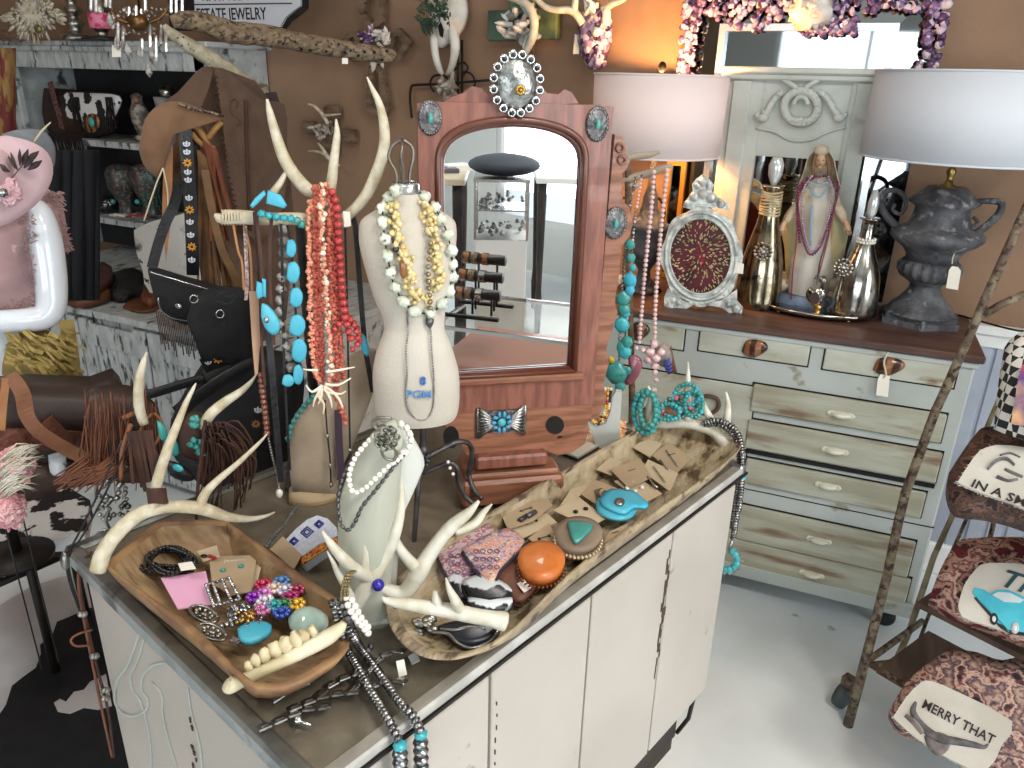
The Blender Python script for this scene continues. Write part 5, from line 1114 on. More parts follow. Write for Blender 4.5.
tp(mb,wpl,[(390,445,1.5,.01),(396,452,1.6,.012),(394,460,1.6,.012),(385,458,1.5,.012),(381,450,1.4,.012)],6); tp(mb,wpl,[(378,430,1.4,.01),(372,424,1.6,.012),(378,418,1.6,.012),(392,418,1.6,.01)],6)
part(t,'filigree',mb,mat('tarnished_silver','#8e8d80','#5f5e52',rough=.4,metal=.7,scale=70))
def hung(lab,pts,r,m,step,nm='bead',single=False,sc=(1,1,1),nz=0,ex=0):
    P=pathpx(wpl,pts,5); t=thing('necklace',lab,'necklace',P[len(P)//2],'necklaces on the sage display bust')
    if single: part(t,'chain',strand(MB(),P,r,step,sc=sc,nz=nz),m,kind='stuff')
    else: beads(t,P,r,[m],step=step,sc=sc,name=nm,n=8,m=6,nz=nz)
    return t
M_pearl=mat('pearl','#e6e0d4')
hung('white pearl necklace looped on the face of the sage display bust',[(374,436,.0),(362,448,.006),(353,462,.006),(349,478,.006),(353,492,.008),(364,489,.012),(377,477,.012),(391,464,.01),(400,458,.0),(404,450,-.01)],.0036,M_pearl,.0074,'pearl')
hung('dark oval link chain looped to the lower edge of the sage display bust',[(362,446,.002),(350,462,.002),(342,480,.002),(338,500,.002),(340,520,.004),(346,530,.008),(354,524,.01),(362,507,.012),(374,492,.012),(386,477,.01),(396,464,.006),(408,450,-.02),(413,438,-.02)],.0038,mat('hematite_link','#5d5c5c',rough=.3,metal=.8),.009,'link',sc=(.7,.7,1.25))
hung('white chip pearls over the wing of the white display bust',[(401,424,-.02),(408,430,-.02),(411,442,-.02),(404,455,-.015)],.005,M_pearl,.009,'pearl',nz=.4)
# ================================================================ big white antlers
ao=B(400,622,Zt); ap=Pl(ao)
an=thing('antler','branching white antler standing in front of the display bust holding necklaces','antler',ap.at(366,610))
mb=MB(); tp(mb,ap,[(396,456,1.2,-.02),(400,478,3,-.02),(401,505,4.5,-.01),(396,530,6,.0),(385,556,7.5,.0),(371,580,8,.01),(357,602,8,.01),(346,624,7,.01)],14,nz=.03); part(an,'beam',mb,M_antlerw)
for pts in([(322,531,1,.03),(328,540,3.4,.03),(340,555,5.5,.03),(356,570,6.5,.02),(372,578,6.5,.01)],[(358,518,.8,.01),(363,532,3,.01),(366,548,4.5,.01),(366,564,5,.01),(364,580,5,.01)],[(327,551,.8,.03),(333,562,2.2,.03),(339,575,3.4,.02),(352,598,4,.015)]):
    mb=MB(); tp(mb,ap,pts,12); part(an,'tine',mb,M_antlerw)
an=thing('antler','large forked white antler rising between the display bust and the printed wallets','antler',ap.at(400,600))
mb=MB(); tp(mb,ap,[(479,501,1.5,-.02),(468,513,5,-.02),(452,526,7,-.02),(438,542,7,-.015),(427,558,8,-.01),(418,574,9,0),(404,592,8,.0),(388,590,6.5,.0),(376,584,5,.0)],14,nz=.03); part(an,'beam',mb,M_antlerw)
for pts in([(492,504,.9,-.04),(484,512,3.2,-.04),(474,524,4.5,-.03),(455,532,4,-.02)],[(381,492,.8,-.03),(384,508,2.6,-.03),(390,528,4.2,-.02),(400,549,5,-.015),(416,568,6.5,0)]):
    mb=MB(); tp(mb,ap,pts,12); part(an,'tine',mb,M_antlerw)
mb=MB(); mb.ball(ap.at(378,585,.02),.0085,12,8); one('blue_bead','single cobalt blue glass bead at the fork of the white antlers','bead',mb,mat('cobalt_glass','#2b25a0',rough=.1,coat=.6))
lo_=B(470,640,Zt+.03); lp=Pl(lo_)
an=thing('antler','white antler with a cut round butt lying across the rim of the long wooden tray','antler',lp.at(450,620))
mb=MB(); tp(mb,lp,[(382,597,1.2,.0),(388,601,4,.0),(405,604,6,0),(425,607,7,0),(450,611,8,0),(475,616,8,0),(492,619,8.5,0),(502,621,10,0),(506,622,9,0)],14,nz=.04); part(an,'beam',mb,M_antlerw)
for pts in([(446,578,.9,.01),(449,588,3,.01),(455,600,5,.01),(460,610,6,0)],[(435,591,2.2,.0),(436,598,4,.0),(438,606,5,0)]):
    mb=MB(); tp(mb,lp,pts,10); part(an,'tine',mb,M_antlerw)
# ================================================================ wooden dough bowls
def bowl(name,lab,rim,h,m,m_in,z0=Zt,base=.72,inner=.9,wob=0,dz=None):
    R=[at(x,y,z=z0+h) for x,y in cr(list(rim)+[rim[0]],4)[:-1]]; n=len(R); c_=sum(R,V((0,0,0)))/n; c0=V((c_.x,c_.y,z0))
    t=thing(name,lab,'tray',c0)
    def loop(k,z,inset=0): 
        o=[]
        for i,p in enumerate(R):
            d=V((p.x-c_.x,p.y-c_.y,0)); L=d.length; q=d*((k*L-inset)/L); o.append(V((c_.x+q.x,c_.y+q.y,z0+z+(dz(i/n) if dz and z>h*.7 else 0))))
        return o
    outer=[loop(base,0),loop(base+.10,h*.2),loop(base+(1-base)*.75,h*.6),loop(1,h*.96),loop(1,h,.003),loop(1,h,.010),loop(.985,h*.93,.012)]
    innr=[loop(.985,h*.93,.012),loop(base+(1-base)*.68,h*.5,.012),loop(base+.02,h*.22,.01),loop(base-.12,.010,0),loop(.3,.008)]
    for nm,L,mm in(('shell',outer,m),('hollow',innr,m_in)):
        mb=MB(); vs=[v for l in L for v in l]; fs=[]
        for k in range(len(L)-1):
            for i in range(n): fs.append((k*n+i,k*n+(i+1)%n,(k+1)*n+(i+1)%n,(k+1)*n+i))
        if nm=='shell': fs.append(tuple(range(n))[::-1])
        else: fs.append(tuple((len(L)-1)*n+i for i in range(n)))
        mb.add(vs,fs); part(t,nm,mb,mm)
    return t,c_
M_dough=mat('old_pale_dough_wood','#9f8562','#87694a',rough=.6,scale=16,stretch=(1,4,1),bump=.3,bscale=40,c3='#6a4e33',lo3=.60,hi3=.72,s3=20)
M_dough2=mat('reddish_dough_wood','#96754f','#7a5940',rough=.55,scale=20,bump=.25,c3='#5d4130',lo3=.6,hi3=.7,s3=14)
bowlL,cL=bowl('dough_bowl','long rectangular tan wooden dough bowl full of jewelry at the near corner of the counter',[(105,566),(112,556),(150,526),(165,520),(221,519),(232,523),(300,572),(339,598),(349,612),(350,640),(342,656),(322,670),(300,682),(281,688),(262,688),(244,681),(180,626)],.052,M_dough2,M_dough)
M_long=mat('grey_brown_bark_wood','#8b7964','#a89779',rough=.7,scale=18,stretch=(3,1,1),bump=.6,bscale=50,c3='#5b4a3c',lo3=.54,hi3=.64,s3=24)
M_long2=mat('rustic_hollow_wood','#b5a58a','#93815f',rough=.75,scale=18,stretch=(2.5,1,1),bump=.7,bscale=45,c3='#5a4a38',lo3=.56,hi3=.64,s3=18,detail=8)
bowlR,cR=bowl('dough_bowl','very long narrow rustic wooden tray with earring cards along the outer edge of the counter',[(384,596),(388,620),(398,638),(416,653),(440,659),(466,656),(506,636),(569,577),(650,517),(700,482),(734,456),(741,442),(730,428),(712,421),(687,419),(637,430),(575,463),(512,498),(450,537),(400,574)],.045,M_long,M_long2)
ZL=Zt+.02; ZR=Zt+.022
def lay(mb,pts,z,th=.0015,k=1):
    P=[at(x,y,z=z) for x,y in (cr(list(pts)+[pts[0]],k)[:-1] if k>1 else pts)]
    ar=sum((P[i].cross(P[(i+1)%len(P)]) for i in range(len(P))),V((0,0,0)))
    if ar.z<0: P.reverse()
    mb.prism(P,(0,0,th)); return P
def puff(mb,pts,z,th,bulge,k=3): bow(mb,Pl((0,0,z),(0,0,1)),pts,th,bulge,0,k); return mb
M_kraft=mat('kraft_card','#b09a7c','#a69073',rough=.9,scale=8); M_kraftl=mat('light_kraft_card','#c2b092','#baa586',rough=.9,scale=8)
M_ink=mat('dark_ink','#4a4036',rough=.8)
# earring cards in the long tray
cards=[([(633,448),(646,438),(662,444),(650,458)],'small kraft card under the clear topped card near the antler end of the long tray','plain'),
([(652,456),(669,443),(692,459),(675,475)],'kraft card with a long pin, closest to the antler end of the long tray','pin'),
([(642,472),(648,460),(678,474),(670,492)],'kraft card with a slim silver ear wire beside the pearl studs','wire'),
([(610,470),(640,459),(652,478),(628,488)],'kraft card with pearl studs above the blue slab belt piece','blank'),
([(614,482),(632,474),(662,494),(644,504)],'kraft card carrying four small pearl flower studs','pearls'),
([(578,493),(594,480),(622,491),(602,509)],'kraft card with dangling silver shells behind the blue slabs','silver'),
([(553,511),(578,497),(606,519),(590,528)],'kraft card with dark oval studs between the blue slabs and round tan box','dark'),
([(501,515),(522,503),(548,500),(552,506),(533,522),(508,530)],'kraft card with grey bar earrings at the wallet end of the tray','bars'),
([(509,532),(531,518),(547,514),(557,523),(518,541)],'kraft card with tiny black studs above the orange round box','studs'),
([(528,539),(549,524),(563,552),(541,548)],'kraft card tucked between orange and tan round boxes','studs'),
([(560,506),(571,490),(590,484),(578,498)],'half hidden kraft card beside the tray wall','blank'),
([(602,545),(610,532),(628,524),(626,533),(612,546)],'kraft card lying against the outer rim next to the round tan box','blank'),
([(596,470),(610,458),(622,462),(612,476)],'plain kraft card lying by the inner wall of the long tray','plain')]
for i,(pts,lb,kd) in enumerate(cards):
    z=ZR+.004+.0022*(i%4); b=at(*pts[0],z=z); t=thing('earring_card',lb,'card',b,'earring cards in the long tray'); mb=MB(); lay(mb,pts,z); part(t,'card',mb,M_kraft if i%2 else M_kraftl)
    cx=sum(p[0] for p in pts)/len(pts); cy=sum(p[1] for p in pts)/len(pts); Q=lambda x,y: at(x,y,z=z+.004)
    mb=MB()
    if kd in('studs','dark','bars'):
        for dx in(-6,4): mb.ball(Q(cx+dx,cy-4-dx*.3),.0028 if kd!='dark' else .0045,8,5,(1,1,.6))
        m=M_iron
        if kd=='bars':
            for d in(0,4): mb.tube([Q(cx-8+d*2,cy+8-d),Q(cx+d*2,cy+3-d)],.0045,7)
            m=M_oxid
        part(t,'earring',mb,m)
    elif kd=='pearls':
        for dx,dy in((-7,2),(-1,-3),(1,5),(8,1)): mb.ball(Q(cx+dx-4,cy+dy-2),.0045,9,6)
        part(t,'pearl_stud',mb,M_pearl)
    elif kd=='silver':
        for dx in(-2,6): mb.ball(Q(cx+dx,cy-2+dx*.3),.005,8,5,(1,1,.5)); mb.tube([Q(cx+dx,cy-2),Q(cx+dx+3,cy+8)],[.003,.006],7)
        part(t,'earring',mb,M_silver)
    elif kd in('pin','wire'):
        mb.tube([Q(cx-6,cy-8),Q(cx+6,cy+8)],.0012,5); mb.tube([Q(cx-12,cy+2),Q(cx-6,cy+10),Q(cx-2,cy+13)],.0022,5); part(t,'earring',mb,M_steel)
    if i%2: 
        mb=MB(); mb.tube([Q(cx-4,cy-3),Q(cx+3,cy-5)],.0008,4); part(t,'printed_line',mb,M_ink)
# two-layer blue slab
t=thing('belt_buckle','bright blue two layer turquoise slab with a silver centre in the long tray','buckle',at(617,510,z=ZR+.01))
mb=MB(); puff(mb,[(596,504),(603,500),(618,506),(634,508),(636,514),(630,520),(618,522),(606,519),(597,512)],ZR+.012,.006,.002); part(t,'lower_slab',mb,M_turqb)
mb=MB(); puff(mb,[(603,497),(610,492),(622,492),(634,494),(641,500),(648,506),(645,510),(634,509),(625,515),(614,513),(604,508),(600,502)],ZR+.020,.006,.002); part(t,'upper_slab',mb,M_turqb)
mb=MB(); puff(mb,ell(619.5,502.5,5,3.6,14),ZR+.028,.003,.003,1); part(t,'silver_centre',mb,M_silver)
# round tan box with turquoise triangle
zr=ZR+.012; t=thing('round_case','round grey tan leather case with beaded edge and a turquoise triangle on its lid','case',at(578,541,z=zr))
mb=MB(); puff(mb,ell(578,542,24,17.5,32),zr,.016,.003,1); part(t,'leather_case',mb,mat('taupe_leather','#8c7a68','#7c6b5a',rough=.6,scale=12))
mb=MB()
for i in range(36): a=2*PI*i/36; mb.ball(at(578+23.5*cos(a),541+17*sin(a),z=zr+.012),.0042,6,5)
part(t,'beaded_edge',mb,mat('brass_bead','#a08d70',rough=.35,metal=.8),kind='stuff')
mb=MB(); puff(mb,[(567,524),(578,523),(593,527),(586,536),(577,544),(572,540)],zr+.02,.005,.002,2); part(t,'turquoise_triangle',mb,M_turq2)
# orange round case
zo=ZR+.014; t=thing('round_case','round orange leather case with stitched edge near the outer rim of the tray','case',at(541,568,z=zo))
mb=MB(); puff(mb,ell(541,569,23.5,18.5,32),zo,.018,.006,1); part(t,'leather_case',mb,mat('orange_leather','#d0783a','#c26a2e',rough=.4,scale=30,coat=.2,bump=.05))
mb=MB()
for i in range(34): a=2*PI*i/34; mb.tube([at(541+23.2*cos(a),569+18.2*sin(a),z=zo+.016),at(541+25*cos(a+.06),569+20*sin(a+.06),z=zo+.005)],.0014,5)
part(t,'whip_stitch',mb,mat('dark_lacing','#6b4226'),kind='stuff')
t=thing('coin_purse','brown leather coin purse with whip stitched edge beneath the orange round case','purse',at(515,585,z=ZR+.006))
mb=MB(); puff(mb,[(494,582),(502,566),(512,562),(535,575),(538,588),(522,605),(508,600)],ZR+.004,.010,.003,2); part(t,'purse_body',mb,mat('chestnut_leather','#7a4e3e','#6a4134',rough=.5,scale=14))
mb=MB(); 
P=[at(x,y,z=ZR+.009) for x,y in cr([(494,583),(508,601),(522,606),(539,589)],6)]
for a,b in zip(P,P[1:]): mb.tube([a,a.lerp(b,.5)+cz*.002],.0018,5)
part(t,'edge_lacing',mb,M_thong,kind='stuff')
one('price_tag','white and grey paper tag on the brown leather coin purse','tag',(lambda m_:(lay(m_,[(517,584),(524,580),(531,588),(524,593)],ZR+.019,.001),m_)[1])(MB()),M_tag)
M_print=multi('patriotic_floral_print',['#c98a94','#5a5f8a','#d9b0a8','#b7a0b0','#e0c3c0','#6c5a78','#c66f68','#d8c9c6'],scale=70,rough=.5,kind='noise')
M_print2=multi('floral_print','#d2a8a0 #5d628c #e2c4a4 #c78078 #d8b7b4 #77608a #e6d0bd'.split(),scale=55,rough=.5,kind='noise')
for lb,pts,m,z in(('floral red white and blue printed wallet, nearer the forked antler',[(437,558),(462,542),(487,528),(494,538),(480,556),(466,588),(450,584)],M_print,.006),('floral red white and blue printed wallet leaning over its twin beside the brown purse',[(462,553),(480,543),(508,533),(524,546),(516,556),(500,572),(492,588),(478,575)],M_print2,.016)):
    t=thing('wallet',lb,'wallet',at(*pts[0],z=ZR+z),'floral wallets'); mb=MB(); puff(mb,pts,ZR+z,.010,.002,2); part(t,'wallet_body',mb,m)
    mb=MB(); P=[at(x,y,z=ZR+z+.006) for x,y in cr(list(pts)+[pts[0]],2)]; mb.tube(P,.0022,6); part(t,'dark_edge',mb,mat('navy_edge','#2e2b3a'))
    mb=MB()
    for k in range(12): 
        x=pts[0][0]+14+ (k%4)*7; y=pts[0][1]-2+(k//4)*8; P=[at(x+2.4*cos(a),y+2*sin(a),z=ZR+z+.0135) for a in [2*PI*i/8 for i in range(9)]]; mb.tube(P,.0008,4)
    part(t,'printed_rosette',mb,mat('plum_ink','#6b4a62'),kind='stuff')
t=thing('clip','small turquoise set silver money clip beyond the floral wallets','clip',at(458,530,z=ZR+.02)); mb=MB(); lay(mb,[(446,534),(452,520),(476,524),(470,532),(456,538)],ZR+.012,.004); part(t,'leather_strap',mb,mat('mauve_leather','#7a6a6a')); mb=MB(); puff(mb,[(452,530),(456,523),(466,524),(463,531)],ZR+.018,.004,.003,2); part(t,'turquoise_stone',mb,M_turq2)
M_cow=mat('cow_hide_print','#d9dfe2','#1c1c20',rough=.35,scale=16,lo=.50,hi=.53)
for lb,pts,z in(('black and white hair on hide wallet beside the antler butt',[(462,586),(478,580),(500,586),(512,596),(508,606),(490,608),(470,602)],.012),('small black and white hide pouch under the patterned wallet',[(448,583),(456,577),(470,592),(466,602),(452,600)],.006),('silver grey hide purse flap between wallet and antler butt',[(468,603),(490,607),(512,603),(508,612),(490,616),(470,612)],.014)):
    t=thing('hide_pouch',lb,'pouch',at(*pts[0],z=ZR+z),'hide pouches'); mb=MB(); puff(mb,pts,ZR+z,.010,.004,2); part(t,'pouch_body',mb,M_cow)
    mb=MB(); P=[at(x,y,z=ZR+z+.007) for x,y in cr(list(pts)+[pts[0]],2)]; mb.tube(P,.0016,5); part(t,'piping',mb,M_iron)
t=thing('hide_pouch','dark navy pouch with silver piping below the antler butt','pouch',at(470,632,z=ZR),'hide pouches')
mb=MB(); puff(mb,[(438,632),(450,628),(470,626),(495,628),(500,634),(488,644),(470,649),(455,645)],ZR+.006,.010,.003,3); part(t,'pouch_body',mb,mat('navy_leather','#20222c',rough=.35))
mb=MB(); mb.tube([at(x,y,z=ZR+.018) for x,y in cr([(432,632),(448,634),(458,643),(472,648),(490,641),(499,630)],5)],.0022,6); mb.tube([at(x,y,z=ZR+.018) for x,y in cr([(440,629),(455,630),(470,627),(486,629)],5)],.002,6); part(t,'silver_piping',mb,M_silver)
mb=MB()
for i in range(9): P=[at(ru(410,452),ru(618,634),z=ZR+.008) for _ in range(1)]; mb.ball(P[0],.006,7,5,(1.6,1,.6),None,.5)
one('loose_charms','scatter of small silver charms lying in the tray below the antler','charms',mb,M_silver,kind='stuff')
# ---- small jar / left bowl contents
t=thing('bead_necklace','coiled heap of black faceted beads with a white tag in the tan bowl','necklace',at(168,562,z=ZL)); mb=MB()
for k in range(7):
    P=[at(168+(26-k*1.7+3*sin(3*a+k))*cos(a)+k%3,562+(15-k*1.0+2*cos(2*a+k))*sin(a)-k*.5,z=ZL+.006+.004*(k%5)+.002*sin(5*a)) for a in [2*PI*i/40 for i in range(41)]]; strand(mb,P,.0034,.0062,n=6,m=4)
part(t,'bead_coil',mb,mat('jet_bead','#15151a',rough=.15,coat=.5),kind='stuff')
mb=MB(); lay(mb,[(178,564),(192,562),(196,569),(181,571)],ZL+.03,.001); part(t,'tag',mb,M_tag,'white tag')
for lb,pts,m,z in(('plain pink card at the near edge of the tan bowl',[(161,579),(206,572),(213,605),(178,610)],mat('pink_card','#e3a9c8',rough=.8),.012),('tan kraft card with two small stud earrings in the tan bowl',[(209,557),(257,556),(252,592),(231,596),(212,584)],M_kraft,.010),('small tan kraft card with a red stone behind the black beads',[(197,552),(217,546),(220,557),(203,562)],M_kraftl,.014),('tan kraft card underneath the kraft card with stud earrings',[(252,557),(264,557),(256,588),(248,588)],M_kraftl,.006)):
    t=thing('earring_card',lb,'card',at(*pts[0],z=ZL+z)); mb=MB(); lay(mb,pts,ZL+z); part(t,'card',mb,m)
    if 'two small' in lb:
        for x,y in((223,570),(241,566)): mb=MB(); mb.ball(at(x,y,z=ZL+z+.003),.0045,8,5,(1,1,.6)); part(t,'stud_earring',mb,M_turq2)
        text(t,'printed_words','jewelry',.010,at(224,562,z=ZL+z+.002),at(240,561,z=0)-at(224,562,z=0),at(224,556,z=0)-at(224,562,z=0),mat('white_ink','#d8cbb8'),.0002)
    if 'red stone' in lb: mb=MB(); mb.box(at(212,557,z=ZL+z+.003),(.014,.004,.003)); part(t,'red_stone',mb,mat('ruby_stone','#b03040')); mb=MB(); mb.ball(at(204,556,z=ZL+z+.003),.004,8,5,(1.5,1,.5)); part(t,'stud_earring',mb,M_oxid)
M_rhine=mat('rhinestones','#d9dadc','#77787c',rough=.12,metal=.9,scale=260)
t=thing('belt_buckle','rectangular rhinestone buckle frame standing on the kraft card','buckle',at(225,595,z=ZL+.02)); mb=MB()
for a,b in(((206,585),(229,578)),((229,578),(240,599)),((240,599),(214,606)),((214,606),(206,585)),((213,583),(220,603)),((222,580),(231,600))): strand(mb,[at(*a,z=ZL+.026),at(*b,z=ZL+.024)],.0028,.005,n=6,m=4)
part(t,'rhinestone_frame',mb,M_rhine,kind='stuff')
for lb,c_ in(('oval pierced silver earring lying higher of the pair, beside the pink card',(204,614)),('oval pierced silver earring lying lower of the pair, at the bowl wall',(212,632))):
    t=thing('earring',lb,'earring',at(*c_,z=ZL+.02),'pair of pierced ovals'); mb=MB(); P=[at(c_[0]+14*cos(a)*1.0,c_[1]+7.5*sin(a)+.3*14*cos(a),z=ZL+.022) for a in [2*PI*i/24 for i in range(25)]]; mb.tube(P,.0022,6)
    for i in range(9): a=2*PI*i/9; mb.ball(at(c_[0]+8*cos(a),c_[1]+4*sin(a)+2.4*cos(a),z=ZL+.022),.003,6,4)
    mb.ball(at(*c_,z=ZL+.022),.004,8,5,(1.4,1,.6)); part(t,'pierced_oval',mb,M_silver)
t=thing('brooch','pile of silver chain and gold rhinestone brooches in the middle of the tan bowl','jewelry',at(243,618,z=ZL)); 
mb=MB()
for i in range(70): mb.ball(at(ru(222,262),ru(606,628),z=ZL+ru(.012,.026)),ru(.0025,.005),6,4,nz=.5)
part(t,'silver_stones',mb,M_rhine,kind='stuff'); mb=MB()
for i in range(26): mb.ball(at(ru(236,256),ru(612,624),z=ZL+ru(.02,.030)),ru(.0025,.005),6,4,nz=.5)
part(t,'gold_stones',mb,M_gold,kind='stuff')
cols=['#a02a6a','#d9a93a','#2c7a4a','#3a55b0','#2aa0a8','#d07ab0','#d8d6dc','#8a2ab0','#d07ac0','#c0305a','#e0c9b0','#5a8ac0','#d5d0e0','#b03a60']
names=['magenta','amber','emerald','royal blue','teal','rose pink','clear','violet','orchid pink','ruby','champagne','steel blue','pale lilac','wine red']
for i in range(14):
    a=2*PI*i/14; rx,ry=(22,16) if i%2 else (13,9); c_=(277+rx*cos(a),598+ry*sin(a)); t=thing('ring_brooch',names[i]+' rhinestone flower ring in the colourful cluster in the tan bowl','ring',at(*c_,z=ZL+.012),'colourful rhinestone rings'); mb=MB(); p=at(*c_,z=ZL+.022)
    for k in range(8): w_=2*PI*k/8; mb.ball(p+V((.0085*cos(w_),.0085*sin(w_),.002)),.0042,7,5)
    mb.ball(p+cz*.005,.005,8,5); part(t,'stones',mb,mat('gem_'+names[i].replace(' ','_'),cols[i],rough=.12,metal=.5,coat=.5)); m2=MB(); m2.tube([p+V((.008*cos(w_),0,-.006+.008*sin(w_))) for w_ in [2*PI*j/14 for j in range(15)]],.0014,5); part(t,'band',m2,M_silver)
t=thing('stone_slab','bright sky blue turquoise slab at the bone end of the tan bowl','stone',at(254,632,z=ZL+.02)); mb=MB(); puff(mb,[(238,634),(246,628),(262,626),(272,630),(268,638),(252,646),(241,644)],ZL+.02,.008,.002,2); part(t,'slab',mb,M_turqb); mb=MB(); mb.box(at(236,642,z=ZL+.022),(.014,.008,.006)); part(t,'rhinestone_clasp',mb,M_rhine)
t=thing('glass_dome','oval glass paperweight with pale green top and silver base in the tan bowl','paperweight',at(308,625,z=ZL+.01)); mb=MB(); puff(mb,ell(309,628,20,14.5,28),ZL+.01,.012,.016,1); part(t,'glass_body',mb,mat('aqua_glass','#b4ccbf','#9ab0a6',rough=.08,scale=20,coat=.8)); mb=MB(); puff(mb,ell(310,635,19,9,24),ZL+.009,.010,.004,1); part(t,'silver_base',mb,M_rhine)
# jaw bone
bb0=at(232,688,z=Zt+.062); t=thing('jaw_bone','long pale animal jaw bone with worn teeth resting across the tan bowl rim','bone',at(285,655,z=Zt+.06)); jp=Pl(at(285,655,z=Zt+.060))
mb=MB(); tp(mb,jp,[(226,684,6),(230,685,9),(240,682,6.5),(260,672,6.5),(285,660,7),(310,647,8),(328,637,8),(340,628,6),(344,622,3)],12,nz=.05); part(t,'bone',mb,mat('old_bone','#ddd3b8','#c2b591',rough=.55,scale=12,bump=.3))
for i,(x,y,r) in enumerate([(248,664,4.4),(256,658,5),(265,652,5.4),(275,647,6),(285,642,6.2),(295,637,6),(304,633,5),(312,628,4.5)]):
    mb=MB(); p=jp.at(x,y+3,-.006); mb.ball(p,r*ppx(p)*1.15,9,6,(1.1,.9,1.35),None,.45,8,i); part(t,'tooth',mb,mat('worn_tooth','#d8cba9','#b7a67e',rough=.45,scale=30))
# beaded white cuff
cb=at(310,555,z=Zt); t=thing('beaded_cuff','white beaded cuff with blue diamonds and a flame striped band beside the tan display bust','cuff',cb); cpz=Pl(at(310,556,z=Zt+.0),V((-.25,-.55,.8)))
def sheet(pts,nm,m,o,th=.002): 
    mb=MB(); slab(mb,cpz,pts,th,o); return part(t,nm,mb,m)
sheet([(286,541),(296,530),(308,520),(318,516),(328,519),(337,528),(338,536),(320,545),(304,556),(300,560)],'white_beadwork',mat('white_seed_beads','#dfe3ee','#cdd2e2',rough=.35,scale=200,bump=.3),.008)
sheet([(298,560),(318,547),(337,538),(338,543),(320,554),(302,566)],'flame_band',multi('flame_beads',['#2a2430','#a02a26','#d96a26','#e3b04a','#8a2430'],scale=120,rough=.35,kind='noise'),.0085)
sheet([(302,567),(320,555),(338,544),(337,552),(322,562),(308,572)],'grey_band',mat('grey_seed_beads','#7d8488',rough=.35),.0085)
mblu=mat('blue_seed_beads','#3a3f96',rough=.35)
mb=MB()
for (cx,cy,s_) in((307,532,5.5),(294,541,4),(319,524,4)):
    for k in(1,.55):
        P=[cpz.at(cx+s_*k*1.15*dx,cy+s_*k*dy,.0112) for dx,dy in((-1,.1),(0,-1),(1,-.1),(0,1),(-1,.1))]; mb.tube(P,.0012,4)
part(t,'blue_diamond',mb,mblu)
t=thing('earring_card','small kraft card tucked under the near end of the beaded cuff','card',at(285,555,z=Zt+.003)); mb=MB(); lay(mb,[(270,550),(283,537),(302,556),(294,570)],Zt+.004); part(t,'card',mb,M_kraft)
mb=MB(); P=[at(x,y,z=Zt+.004) for x,y in cr([(298,505),(290,515),(284,525),(272,538),(266,548)],5)]; strand(mb,P,.004,.008,n=6,m=4); one('bead_necklace','short grey stone bead strand behind the beaded cuff','necklace',mb,mat('grey_stone_bead','#5d5d5a',rough=.4))
# linked silver bracelets on the glass
gB='linked silver bracelets on the glass'
for lb,pts in(('linked silver panel bracelet, closest to the tan bowl end',[(276,699),(290,690),(304,684),(320,678)]),('linked silver panel bracelet, curving behind the navajo pearls',[(320,694),(332,684),(348,676),(362,671),(378,664)]),('linked silver panel bracelet arching nearest to the long tray',[(352,690),(362,678),(372,666),(384,655),(400,651),(416,654)]),('linked silver bracelet with toggle, nearest the counter edge',[(264,727),(280,720),(298,712),(312,708),(330,706),(345,702)]),('linked silver bracelet lying between the outer bracelet and the pearls',[(294,708),(308,702),(325,696),(345,693),(372,690)]),('linked silver bracelet with tag, reaching toward the counter side',[(372,686),(385,682),(398,681),(412,684),(425,680)])):
    P=[at(x,y,z=Zt+.009) for x,y in cr(pts,8)]; t=thing('bracelet',lb,'bracelet',P[len(P)//2]-cz*.008,gB); Q=resample(P,.0175)
    me=MB(); me.box((0,0,0),(.0155,.020,.004),None,bev=.0012); me.box((0,0,.0025),(.010,.013,.002),None,bev=.001); me=me.mesh('link',M_silver,V((0,0,0)))
    for i in range(len(Q)-1):
        d=(Q[i+1]-Q[i]).normalized(); s_=cz.cross(d).normalized(); n_=(cz*.9+s_*.55).normalized(); y_=n_.cross(d); M_=Matrix((d,y_,n_)).transposed().to_4x4(); inst(t,'link',me,Matrix.Translation(Q[i])@M_)
    if 'toggle' in lb: 
        mb=MB(); mb.tube([at(294,719,z=Zt+.006),at(311,725,z=Zt+.006)],.002,6); mb.ball(at(298,720,z=Zt+.006),.006,8,6); part(t,'toggle_clasp',mb,M_steel)
one('price_tag','clear plastic tag beside the bracelets near the long tray','tag',(lambda m_:(lay(m_,[(408,657),(416,652),(420,661),(412,665)],Zt+.010,.001),m_)[1])(MB()),mat('grey_tag','#b9bec0',rough=.3))
one('price_tag','white rectangular paper tag standing over the bracelets','tag',slab(MB(),Pl(at(401,676,z=Zt+.005)),[(396,661),(404,659),(407,674),(399,677)],.001),M_tag)
